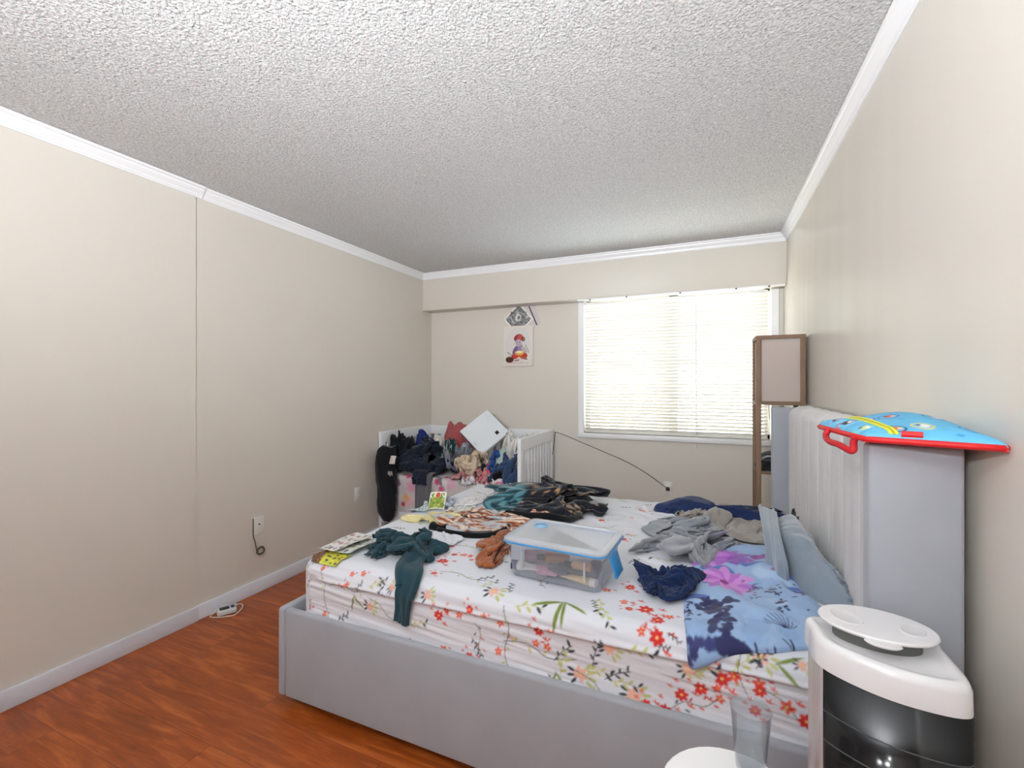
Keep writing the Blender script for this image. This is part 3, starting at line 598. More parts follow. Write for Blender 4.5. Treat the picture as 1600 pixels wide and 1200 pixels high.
56,-4,-11,-4,-12,-12,-10,-1,1,2,1,6,9,12,10,13,0,-9,-6,-3,0,2,4,0,-2,7,3,0,3,-1,1,0,0,-1,2,-2,-5,-3,-5,-4,-2,-5,-2,-6,5,-9,-10,-7,-10,-13,-9,1,4,2,0,0,7,12,13,10,7,-5,-8,-6,1,2,2,4,-7,1,7,4,-6,1,-1,1,1,1,3,-4,-5,-4,-2,-5,0,-3,-4,-4,2,-9,-8,-11,-11,-11,-7,3,5,0,3,1,-3,10,13,11,6,2,-6,-6,-1,3,-2,2,1,-8,3,3,-1,-1,0,-2,2,3,2,-3,-6,-5,-1,-4,-2,1,-4,-4,-3,-5,-9,-7,-12,-12,-5,4,-1,4,2,3,-3,3,13,11,6,5,-3,-6,2,1,-3,-3,6,-9,-5,3,0,-3,2,-2,2,2,2,-1,-5,-7,-1,-4,-3,2,3,-2,-1,-7,-9,-5,-7,-11,-4,4,-7,-1,4,1,4,4,9,10,4,7,0,-5,-4,3,-2,-2,4,-9,-4,-3,0,-1,1,0,0,2,2,-1,-5,-5,-2,-4,-1,0,2,5,5,-9,-9,-9,-6,-6,-10,5,-1,-4,4,-1,2,10,6,4,5,4,4,1,-3,2,0,-5,-4,-10,1,-3,-4,-1,0,1,1,0,2,-2,-3,-3,-4,-3,0,-1,0,4,6,-9,-9,-11,-7,-3,-11,-4,7,-1,0,4,-1,4,4,4,4,4,1,3,3,-3,-1,0,-9,-7,-3,-1,-4,-1,-2,2,0,-1,1,0,-4,-3,-2,-3,2,1,-3,1,2,-6,-7,-11,-11,-4,-7,-10,5,6,0,3,-4,-4,6,5,4,4,-1,5,-1,-1,-1,-1,-6,-4,-5,-3,-6,1,-2,-1,1,0,0,0,-4,-3,-2,3,-2,2,-2,0,-2,-2,-6,-9,-11,-5,-6,-9,-1,0,3,5,-4,-6,5,6,5,1,1,3,1,-4,1,-3,-7,-2,-2,-6,-6,-2,1,-1,0,0,0,-1,-4,-2,-2,3,1,3,-1,-4,-1,0,-4,-10,-8,-8,-3,-7,-4,0,-4,2,5,-4,0,1,4,5,1,-1,2,2,-3,-5,-8,-1,-1,-5,-6,-4,-1,2,1,-4,0,0,-5,1,1,-1,1,2,1,-1,7,-2,-5,-9,-6,-9,-6,-3,-7,-3,-2,-2,4,-1,-5,2,3,3,3,1,-1,3,-3,-7,-6,-4,-1,-3,-6,-4,0,-2,2,1,-4,0,-6,2,3,4,-6,1,3,-3,5,-3,-3,-9,-6,-10,-5,-5,-7,-2,-3,-4,-3,-4,-2,3,-1,6,3,2,-2,0,0,-5,-7,-4,-4,-3,-3,-4,1,-2,-3,4,-2,-3,-5,3,3,3,-3,-1,-2,1,7,-3,-4,-8,-8,-12,-9,-4,-4,-4,-1,-4,-4,-6,-3,3,3,-1,2,2,0,-3,-1,-3,-9,-2,-3,-4,-3,-1,-3,-1,-1,3,-3,-2,-7,3,3,2,2,2,-1,-3,-4,3,-1,-6,-11,-11,-10,-8,-4,-3,-4,0,-5,-3,-4,-2,6,0,-6,3,2,-2,-4,-3,-8,-3,-1,-5,-3,-3,-3,1,2,-3,-1,-3,-7,4,5,0,2,1,-1,3,-7,4,1,-1,-9,-9,-10,-9,-8,-3,-1,-3,-3,-1,-4,-5,0,2,-1,-3,2,-2,-4,-5,-5,-6,-3,-4,-3,-3,0,-2,2,0,-1,-5,-1,-2,8,-2,0,1,1,1,0,1,-2,3,-8,-6,-9,-11,-8,-7,3,-1,-3,-2,-5,-7,-5,2,-1,-1,-2,0,-2,-4,-5,-4,-7,-5,-2,-2,-2,-2,0,0,-1,-2,1,-4,7,0,1,-2,0,3,4,0,-7,-1,-1,-9,-6,-10,-9,-5,-5,2,-2,-4,-5,-6,-5,-2,2,-2,-4,0,0,-3,-8,-5,-4,-5,-3,-2,-1,-2,-2,-2,0,-1,5,-3,1,0,3,-2,1,2,-7,0,4,-6,-3,-7,-10,-5,-7,-6,-4,-5,-2,-4,-3,-6,-5,-2,3,0,-4,-5,-2,-2,-6,-8,-4,-2,-5,-1,-3,-2,1,-5,1,2,1,-2,1,0,2,2,1,2,2,-2,-1,-2,-5,-5,-10,-7,-5,-4,-5,-2,-5,-5,-5,-5,-7,-4,3,2,1,-6,-3,-5,-5,-9,-4,-3,-7,0,-1,-1,-1,-4,1,-2,2,-2,1,2,1,1,4,2,-3,-4,-3,1,-5,-4,-7,-9,-2,-3,-4,-4,-3,-4,-8,-6,-5,-6,-1,2,1,-2,-5,-6,-8,-6,-6,-3,-7,0,-2,-1,-1,-3,0,-1,-1,0,3,0,4,4,2,-1,-4,-4,-1,-1,-5,-4,-2,-7,-7,-3,-3,-4,-3,-2,-7,-7,-7,-7,-1,-2,0,-2,-2,-7,-8,-6,-6,-3,-3,-5,-3,1,-1,-3,-2,-1,-1,3,4,-1,7,2,4,1,-2,-1,-6,-1,-6,-6,-1,0,-6,-2,-2,-5,-5,-5,-6,-7,-5,-6,-5,-4,-2,-2,-2,-6,-8,-6,-6,-4,-3,-2,-4,-1,-2,-2,-3,0,-3,4,5,5,6,4,4,-1,-5,4,-7,-4,1,-7,-5,-3,-1,-6,-3,1,-6,-7,-7,-7,-6,-4,-5,-3,-3,-2,-3,-6,-8,-7,-7,-4,-4,-2,-3,-1,-2,-5,-2,1,1,1,8,5,7,1,4,-1,-6,5,1,-8,-1,-3,-9,0,-3,-5,-4,1,-4,-8,-7,-9,-7,-4,-2,-4,-4,-3,-3,-5,-8,-9,-7,-3,-3,-3,-4,-2,0,-4,-6,4,2,5,7,6,4,-1,4,1,1,-2,5,-5,-5,-1,-5,-8,-2,-4,-5,-1,1,-7,-7,-9,-8,-6,-6,2,-2,-5,-5,-6,-7,-7,-10,-5,-3,-3,-3,-2,-2,-2,-8,6,8,8,7,6,3,0,3,1,2,-2,-4,-3,3,-3,-8,-7,0,-3,-4,-2,-4,-7,-7,-9,-7,-6,-7,-2,3,-3,-6,-7,-9,-8,-7,-6,-4,-5,-2,-2,-1,-2,-1,-1,13,10,9,5,3,1,3,0,-4,4,-4,-4,5,-6,-9,-6,-4,-3,-3,-4,-3,-5,-7,-9,-9,-7,0,-3,-4,-2,-2,-6,-8,-10,-9,-7,-5,-3,-5,-2,-1,-4,5,6,10,12,10,2,4,3,3,0,4,-4,3,0,-1,-9,-9,-3,-6,-5,-4,-2,-1,-7,-7,-7,-9,-6,-4,-3,-2,-4,-2,-6,-8,-9,-9,-9,-7,-3,-3,-3,-2,3,6,8,10,9,12,4,4,1,4,0,4,-4,-4,6,-7,-9,-6,-1,-7,-4,-2,-3,-6,-6,-8,-7,-3,-6,-4,-4,-3,-3,-7,-6,-8,-10,-9,-8,-8,-3,-3,-2,1,6,8,8,8,10,8,7,5,2,3,-1,3,-2,-6,2,-10,-5,-10,-1,1,-4,-3,-5,-6,-5,-8,-7,-2,-7,-3,-3,-3,-3,-5,-8,-10,-12,-10,-10,-7,-1,4,-1,0,6,6,11,9,8,7,7,5,3,3,-2,3,-3,-2,-4,-7,-9,-8,-7,1,-1,-4,-2,-3,-5,-10,-6,-7,-3,-4,-3,-2,-2,-5,-5,-10,-11,-12,-8,-7,-3,0,4,2,2,7,9,13,9,8,3,4,5,3,0,3,-3,-4,1,-10,-8,-10,-8,-5,0,-4,-3,1,-6,-4,-7,-8,-6,0,-3,-3,-2,-4,-6,-7,-11,-11,-7,-5,-5,1,0,2,5,2,9,15,10,11,1,3,4,2,2,5,-4,-6,3,-11,-10,-9,-9,-8,3,0,-3,-7,-5,0,-8,-8,-6,-1,2,-5,-2,-4,-3,-9,-11,-10,-5,-3,-7,0,1,-1,4,5,7,14,11,12,0,7,2,-2,-4,-2,3,-7,-4,-4,-10,-10,-8,-6,-4,4,-3,-7,-4,-7,-5,-6,-3,-1,0,-2,-3,-5,-5,-8,
-9,-12,-4,0,-5,-4,3,-1,-1,6,8,14,12,10,1,-1,5,1,-3,-1,1,1,-7,-8,-9,-8,-8,-3,-4,-4,2,-4,-6,-5,-7,-4,-2,-1,0,-1,-3,-5,-6,-8,-10,-11,-4,0,-6,-3,4,0,-2,6,5,15,11,3,2,1,2,3,2,5,-6,0,-1,-11,-11,-8,-3,-4,-2,-1,-5,-1,-6,-7,-5,-4,-1,1,-3,-3,-2,-6,-6,-7,-8,-9,-4,-1,-5,-2,1,2,-3,6,5,13,11,1,2,2,3,3,0,5,-6,-8,0,-11,-8,-11,-2,1,-4,-2,0,-6,-4,-4,-8,-3,0,0,-2,-4,-2,-4,-6,-10,-7,-8,-6,-2,0,-3,-2,2,0,1,8,11,12,5,-5,3,0,5,1,-1,-2,-6,-6,-11,-8,-6,-4,1,-3,-2,-3,-1,-6,-8,-5,-1,-1,-3,1,-2,-4,-4,-5,-10,-8,-10,-8,4,1,-2,-3,0,1,0,8,10,9,10,-6,-3,2,5,2,4,-6,-6,-7,-11,-4,-4,-5,1,-2,-3,-3,1,-9,-6,-4,2,-2,-4,-2,0,-4,-5,-5,-12,-8,-13,-8,5,3,-2,-2,-2,4,2,3,13,3,8,-1,-6,0,5,3,0,-1,-8,-10,-10,1,-4,-7,0,1,-4,-4,-1,-8,-8,-6,4,1,-5,2,0,-3,-6,-8,-12,-9,-13,-9,6,2,0,-1,-3,3,1,5,11,3,1,7,-8,1,1,4,-6,5,-4,-11,-9,0,-2,-6,-3,2,-3,-4,-2,-8,-8,-8,-3,2,-8,4,4,-1,-2,-9,-12,-12,-9,-9,5,-1,0,1,-1,-1,6,2,8,6,-7,8,1,-4,1,3,2,-2,5,-11,-7,-1,-4,-4,-5,1,-1,-5,-4,-7,-7,-11,-1,-5,-6,1,5,-1,1,-6,-11,-14,-9,-3,2,2,-3,-1,2,0,3,-3,9,6,-9,7,6,0,-2,-2,4,-1,1,-7,-8,-1,-5,-2,-5,-2,-2,-6,-7,-6,-7,-9,-8,-4,-1,-1,3,1,-2,4,-12,-14,-9,0,0,3,-2,0,1,0,-3,-5,7,8,-7,1,4,4,4,2,1,3,1,-6,-12,-2,-3,-5,-2,-5,-3,-4,-5,-7,-8,-8,-10,-8,-3,0,4,0,0,3,-4,-14,-6,-2,-4,-1,-2,0,0,0,-3,-2,7,5,-2,-4,4,5,2,2,116,-3,1,-4,-4,-3,-2,-8,-3,2,-5,-4,1,-7,-11,-9,-12,-11,-8,-8,-4,0,3,-6,-6,-7,-11,-11,-6,-3,-4,-5,-3,-3,-6,-9,-10,-9,1,-6,-4,-3,-1,1,-3,-2,-4,-2,3,-2,-6,-3,-5,-2,0,-6,-6,-4,-8,-12,-12,-10,-7,-3,-4,-2,-2,-4,-6,-7,-10,-11,-7,-6,-2,-5,-4,-3,-7,-6,-8,-10,3,-1,-4,-3,-1,-2,-8,-1,0,-5,3,-1,-5,3,-2,-4,-3,-5,-9,-8,-6,-10,-13,-11,-5,-4,-4,-2,-3,-3,-6,-8,-12,-9,-8,-3,-4,-4,-4,-2,-7,-2,-7,-10,3,2,-4,-1,-3,-4,-5,-4,1,1,1,-4,-3,4,-2,-3,-3,-6,-9,-10,-6,-8,-12,-11,-8,-1,-2,-3,-5,-5,-7,-7,-9,-11,-9,-2,-5,-3,-3,-2,-4,1,-8,-10,1,5,-3,-2,-3,-2,-3,-3,-2,1,2,0,-4,1,-3,-4,-1,-6,-5,-8,-10,-9,-13,-9,-8,-5,-3,-1,-3,-7,-8,-3,-10,-11,-8,-3,-6,-3,-2,-3,-5,4,-2,-10,-5,4,2,-3,-5,-3,-5,-4,-2,1,1,1,-2,0,-2,-4,2,-4,-7,-3,-12,-12,-13,-10,-6,-6,-3,-4,-4,-6,-7,-2,-12,-10,-6,-4,-4,-5,-3,-3,-4,2,6,-11,-6,4,-1,-3,-5,-1,-6,-1,-4,-1,1,2,-1,-1,2,-3,-3,1,-8,-6,-9,-12,-13,-10,-6,-6,-3,-3,-3,-5,-5,-7,-9,-10,-8,-5,-4,-2,-4,-2,-4,-2,10,-9,-8,3,-3,-4,2,-6,-8,2,-1,0,-3,-1,1,-2,2,0,-4,1,-4,-7,-11,-10,-11,-10,-8,-3,-4,-4,-5,-1,-7,-11,-7,-7,-7,-5,-5,-3,-3,-4,-4,2,7,-6,-11,-1,0,-4,2,1,-8,3,0,1,0,-4,1,-2,-1,1,0,-3,-2,-7,-7,-12,-10,-9,-7,-6,-2,-2,-5,-4,-3,-9,-10,-8,-5,-5,-5,-3,-4,-3,-4,-2,8,-6,-7,-3,-6,-5,1,5,-8,3,1,0,2,-3,0,-2,0,0,0,-3,-2,-6,-6,-9,-11,-9,-8,-4,-2,-5,-5,1,-5,-8,-8,-9,-7,-3,-4,-3,-3,-5,-6,-3,9,-9,-7,-2,-5,-7,1,5,-2,-1,0,0,4,-1,-3,-1,0,-2,-1,-1,-3,-4,-6,-4,-10,-9,-8,-5,-4,-4,-3,2,-7,-9,-8,-8,-6,-5,-2,-5,-3,-4,-7,-3,8,-9,-11,-4,0,-3,-3,4,1,-1,-7,0,4,0,-3,-3,4,-2,-5,-2,-1,-2,-4,-5,-8,-8,-6,-6,-5,-5,-4,1,-3,-11,-7,-6,-8,-4,-2,-5,-3,-3,-6,-8,6,-8,-8,-9,-1,2,-3,1,4,-5,-8,-2,2,-1,-1,-3,1,2,-6,-4,-1,-3,-3,-4,-6,-7,-5,-1,-6,-5,-5,-4,-1,-8,-8,-6,-7,-5,-3,-4,-3,-3,-5,-10,1,-6,-8,-9,-4,0,-1,0,2,-4,-9,-8,1,-2,1,-2,-4,4,-3,-5,-1,-4,-5,-4,-2,-7,-3,-3,-1,-5,-3,-6,-3,-9,-4,-8,-8,-4,-3,-4,-3,-6,-2,-8,-7,-7,-7,-1,-7,-3,-1,-3,1,-2,-8,-9,-5,-5,1,0,-4,0,1,-4,-3,-1,-5,-4,-3,-6,1,-2,-3,-4,0,-6,-9,-7,-4,-8,-9,-3,-3,-5,-3,-5,-6,-3,-13,-7,-10,2,-3,-6,-2,-2,0,-3,-6,-6,-6,-9,-5,1,-2,-3,0,-3,-3,-2,1,0,-4,-2,-4,-2,-3,-2,-2,-4,-7,-9,-7,-6,-8,-5,-1,-5,-6,-3,-7,-5,-11,-10,-10,4,-2,-4,-3,0,4,-4,-5,-9,-11,-2,-11,-3,0,3,-3,-3,-4,-4,1,5,-3,-1,-3,-3,-1,-4,-6,-7,0,-9,-9,-6,-5,-6,-6,-4,-6,-2,-7,-5,-12,-10,-9,6,-1,-4,-3,-2,0,-3,-4,-9,-10,-9,-4,-8,-1,2,2,0,-3,-4,-6,1,5,-3,-5,-4,0,0,-5,-7,-6,-4,-9,-9,-4,-6,-4,-5,-5,-3,-8,-9,-7,-10,-11,5,-1,-6,-3,-1,3,-3,-4,-9,-11,-12,-5,-5,-7,3,3,-2,-1,-1,-1,-2,-1,-3,-5,-4,-2,-2,-1,-1,-5,-6,-9,-10,-4,-4,-5,-5,-5,-6,-7,-9,-4,-10,-12,2,-2,-3,-2,-1,5,-4,-6,-9,-10,-10,-6,-5,-9,-5,2,1,-3,-2,1,0,-3,-1,-5,-5,0,-4,-1,-2,2,-8,-8,-9,-4,-7,-5,-3,-4,-9,-9,-3,-5,-12,-13,-2,-1,-1,-5,-1,2,-2,-7,-11,-10,-10,-9,-5,-4,-7,-4,4,-3,-5,-1,0,0,2,-3,-5,-1,-3,-4,-1,3,-7,-9,-9,-7,-4,-4,-1,-5,-8,-9,-3,-8,-13,-12,-9,0,3,-5,-2,-2,-1,-5,-10,-10,-10,-10,-9,-4,-3,-6,-1,2,-3,1,1,-5,-3,3,1,-4,-3,
-3,-4,0,-2,-10,-10,-7,-7,-4,-1,-1,-8,-9,-2,-12,-14,-9,-8,-5,4,2,-5,-3,-2,-4,-7,-11,-9,-9,-8,-5,0,-4,-4,-2,-2,-2,4,2,-7,-3,1,-1,-1,0,-5,-4,-5,-4,-10,-9,-5,-6,1,-4,-7,-8,-4,-14,-13,-9,-8,-1,4,4,-3,-2,-2,-6,-5,-11,-11,-4,-6,-4,2,-2,-5,-2,-2,-3,-3,3,0,-4,-2,0,-4,0,0,-5,-9,-5,-7,-9,-5,-4,-4,-3,-7,-9,-4,-12,-12,-7,-9,0,4,2,2,-3,-1,-8,-5,-7,-9,-6,-3,-4,0,1,-3,-4,-1,-2,-2,-4,-1,0,-5,-2,0,1,0,-3,-9,-7,-9,-7,-5,-3,-6,-4,-5,-10,-10,-8,-9,-7,-6,0,5,-3,0,0,-2,-6,-9,-7,-9,-1,-2,-4,-1,3,-3,-5,-3,2,-1,-5,-6,-2,-3,-4,-3,2,1,-1,-3,-7,-10,-9,-4,-5,-4,-6,-6,-10,-11,-5,-7,-8,-3,0,4,-3,-4,3,-5,-8,-8,-10,-3,-1,1,-5,0,3,-2,-6,-5,-2,4,-4,-6,-7,-2,-1,-5,-5,1,-2,-1,-2,-5,-9,-7,-5,-5,-5,-9,-8,-10,-6,-6,-6,-2,2,1,-3,-3,-2,-4,-7,-10,-11,4,-1,-6,1,3,-1,-3,-5,0,-4,-2,-4,-7,-6,-3,1,-1,-6,0,-1,-5,-5,-1,-4,-7,-8,-6,-5,-7,-9,-8,-7,-8,-2,-1,2,3,-4,-3,-4,-1,-7,-7,-10,-2,3,-8,-1,2,-3,-2,0,0,-3,-8,-6,-6,-5,-4,-1,0,-1,-2,3,-1,-4,-5,-3,-6,-6,-7,-7,-6,-10,-8,-6,-6,0,0,0,2,-2,-3,-3,-2,-5,-7,-4,-8,5,-7,-4,-3,-2,2,0,-2,-6,-8,-6,-5,-5,-2,-2,-2,0,-1,1,1,2,-4,-5,-7,-4,-6,-6,-8,-10,-9,-8,0,2,0,-1,0,-1,-2,-3,-4,-3,-8,-3,-4,0,0,-7,1,-2,-5,-1,-6,-5,-7,-6,-7,-2,-5,0,1,-3,4,2,0,-3,-2,-3,-6,-6,-3,-6,-8,-8,-9,-7,1,-2,6,0,-1,-1,-3,-5,-3,-3,-6,-5,-3,-1,2,-2,-5,2,-5,-5,-6,-6,-9,-9,-3,-2,-4,-3,3,0,-2,3,0,0,-2,-1,-4,-2,-6,-6,-7,-10,-9,-1,-4,-2,7,4,-3,-2,-2,-3,-4,-4,-2,-2,0,-4,0,-4,-2,-3,-5,-4,-7,-9,-7,-7,-7,-4,1,-2,-2,0,1,1,2,5,-1,-4,-4,-2,-5,-4,-7,-10,-7,-2,-1,-1,7,1,-2,-2,-1,-3,-4,-5,-4,0,0,-2,-3,-5,-3,-2,-3,-6,-8,-9,-8,-5,-4,-5,-3,0,-1,-1,-1,6,5,0,-2,0,-5,-4,-2,-5,-5,-8,-8,-2,0,5,2,0,1,2,-4,-4,-5,-4,-4,0,-2,-3,-2,-2,-5,-3,-3,-6,-6,-10,-9,-4,-5,-2,-5,-2,1,-1,1,5,7,-1,-3,3,-4,-4,-2,-6,-8,-6,-1,-3,-1,8,5,-2,-1,2,0,-6,-2,-5,-4,-2,1,0,-6,-2,-5,-3,-2,-9,-4,-6,-11,-9,-5,-2,-5,-3,0,3,0,5,7,0,-1,-1,-1,-3,-2,-6,-2,-6,-2,-2,2,8,2,0,0,0,-2,-6,-1,-5,-4,4,-3,2,-5,-5,-2,-2,-5,-4,-9,-9,-7,-10,-9,-3,-3,-2,-1,2,3,1,7,1,2,-2,-2,-2,-4,-4,1,1,-5,-2,5,2,5,4,-2,1,0,-1,-3,-6,-5,6,-1,-2,-3,-5,-4,3,-3,-9,-5,-7,-12,-13,-9,-6,-2,-2,-1,2,5,0,6,1,2,1,-2,-1,-4,-1,2,6,-9,-2,8,1,4,3,0,-2,0,-4,-1,-4,-7,4,-2,0,-4,-4,-5,2,0,-9,-4,-9,-11,-13,-10,-7,-4,0,-1,3,2,-1,5,1,1,3,0,-2,-4,-1,5,8,-1,-7,8,3,6,1,1,1,-2,-5,-1,-3,-3,-2,0,0,-3,-4,-4,0,2,-8,-6,-10,-10,-12,-7,-6,-4,-4,-2,3,-2,-1,5,1,1,6,-2,-2,-1,2,3,3,7,-2,5,4,4,2,3,1,0,-6,-1,0,-4,-3,-2,0,1,-1,-2,-4,0,-5,-8,-10,-10,-11,-6,-4,-1,0,-5,-5,-3,0,2,5,-3,8,3,3,0,3,3,-3,5,5,3,1,3,4,5,2,1,-6,-1,2,-2,-5,-3,-2,2,0,-2,-3,-3,-4,-8,-6,-7,-10,-6,-4,0,1,-5,-4,-4,0,-2,-2,0,9,8,5,3,1,1,0,4,5,3,1,-1,6,4,4,0,-1,-4,-2,0,-4,-4,-3,3,1,-4,-2,-4,-5,-7,-6,-1,-7,-5,-6,0,1,-2,-6,-6,-1,-4,-5,6,10,7,1,4,3,4,5,4,4,4,-1,-4,5,3,3,2,5,-4,-5,-6,-6,-3,-2,-1,2,-3,0,-3,-5,-9,-6,-3,4,-7,-8,3,3,-1,-7,-10,-8,-1,-5,11,10,8,-2,2,5,6,3,6,7,3,-1,-5,7,-1,0,4,5,5,1,6,-2,1,-6,3,-3,-4,1,1,-5,-1,0,0,-1,0,0,-1,2,2,-4,1,3,-2,-1,7,7,-3,-3,4,-5,1,9,7,-5,-4,-12,1,5,-1,-6,1,0,-1,3,9,5,0,-4,-7,1,-1,-4,-1,-2,3,1,-3,1,-3,3,1,-1,3,-3,-2,2,-4,4,0,7,1,-6,2,3,-4,4,9,5,-8,-8,-7,3,3,-5,-2,1,-3,7,4,6,6,-4,-7,-5,-2,-2,-1,1,-5,1,3,2,-2,4,0,-1,2,1,-4,1,-3,0,-2,3,8,-2,-5,2,4,-2,8,8,-5,-6,-8,-2,5,-2,-2,6,-7,4,10,6,4,-3,-6,-4,-3,-1,-2,-1,-4,-3,5,3,2,-3,4,-3,-1,3,0,-1,-1,-3,-4,2,10,0,-5,-2,5,-2,10,2,2,-4,-7,-4,2,3,-4,5,-5,-6,11,11,7,-3,-9,-4,-3,-2,0,0,-6,-2,1,2,7,0,0,0,-2,-1,4,-1,-2,-4,-5,0,6,3,-2,-4,6,-1,8,6,0,-2,-7,-7,-1,3,2,-3,0,-7,6,12,12,-2,-7,-4,-3,-3,1,-3,-6,0,-1,3,5,6,-3,0,-2,0,3,-2,-4,0,-5,-4,7,4,-2,-4,3,-2,9,8,4,-5,-7,-6,-4,-1,4,-2,-2,-3,5,11,13,3,-7,-3,-4,-2,-4,0,-5,0,-5,1,6,7,1,0,-3,1,4,-3,-4,-6,-1,-1,-1,4,-5,-1,5,-1,10,5,7,-3,-7,-3,-3,-4,0,-2,-5,5,6,6,11,7,-2,-6,-2,-4,-3,-3,-5,0,-7,0,6,5,1,5,0,-4,5,2,-4,-8,-6,2,-5,2,-1,-2,7,-1,9,4,8,-2,-7,-1,-4,-4,-4,-1,-5,1,8,8,9,12,1,-9,-3,-3,-1,-4,-4,-8,-3,-4,8,3,2,1,4,-2,2,4,-5,-3,-4,-5,-3,0,3,0,6,-6,10,3,8,-4,-6,3,-3,-6,-4,2,-7,-2,5,9,9,12,7,-5,-6,-3,-5,0,-4,-9,-5,-2,2,5,3,-2,1,3,3,2,-1,-8,2,0,-3,-4,5,2,-1,-6,7,7,7,-2,-9,-1,-1,-5,-5,-3,1,-7,3,10,7,9,10,-3,-1,-4,-4,-3,-6,-6,-9,-4,4,2,2,3,-4,4,4,1,2,-8,-3,5,2,-4,2,1,-7,1,6,7,6,-1,-8,-4,-3,-4,-2,-6,2,1,1,8,2,11,9,-3,1,1,-3,-4,-7,-7,-8,-4,-1,4,-1,
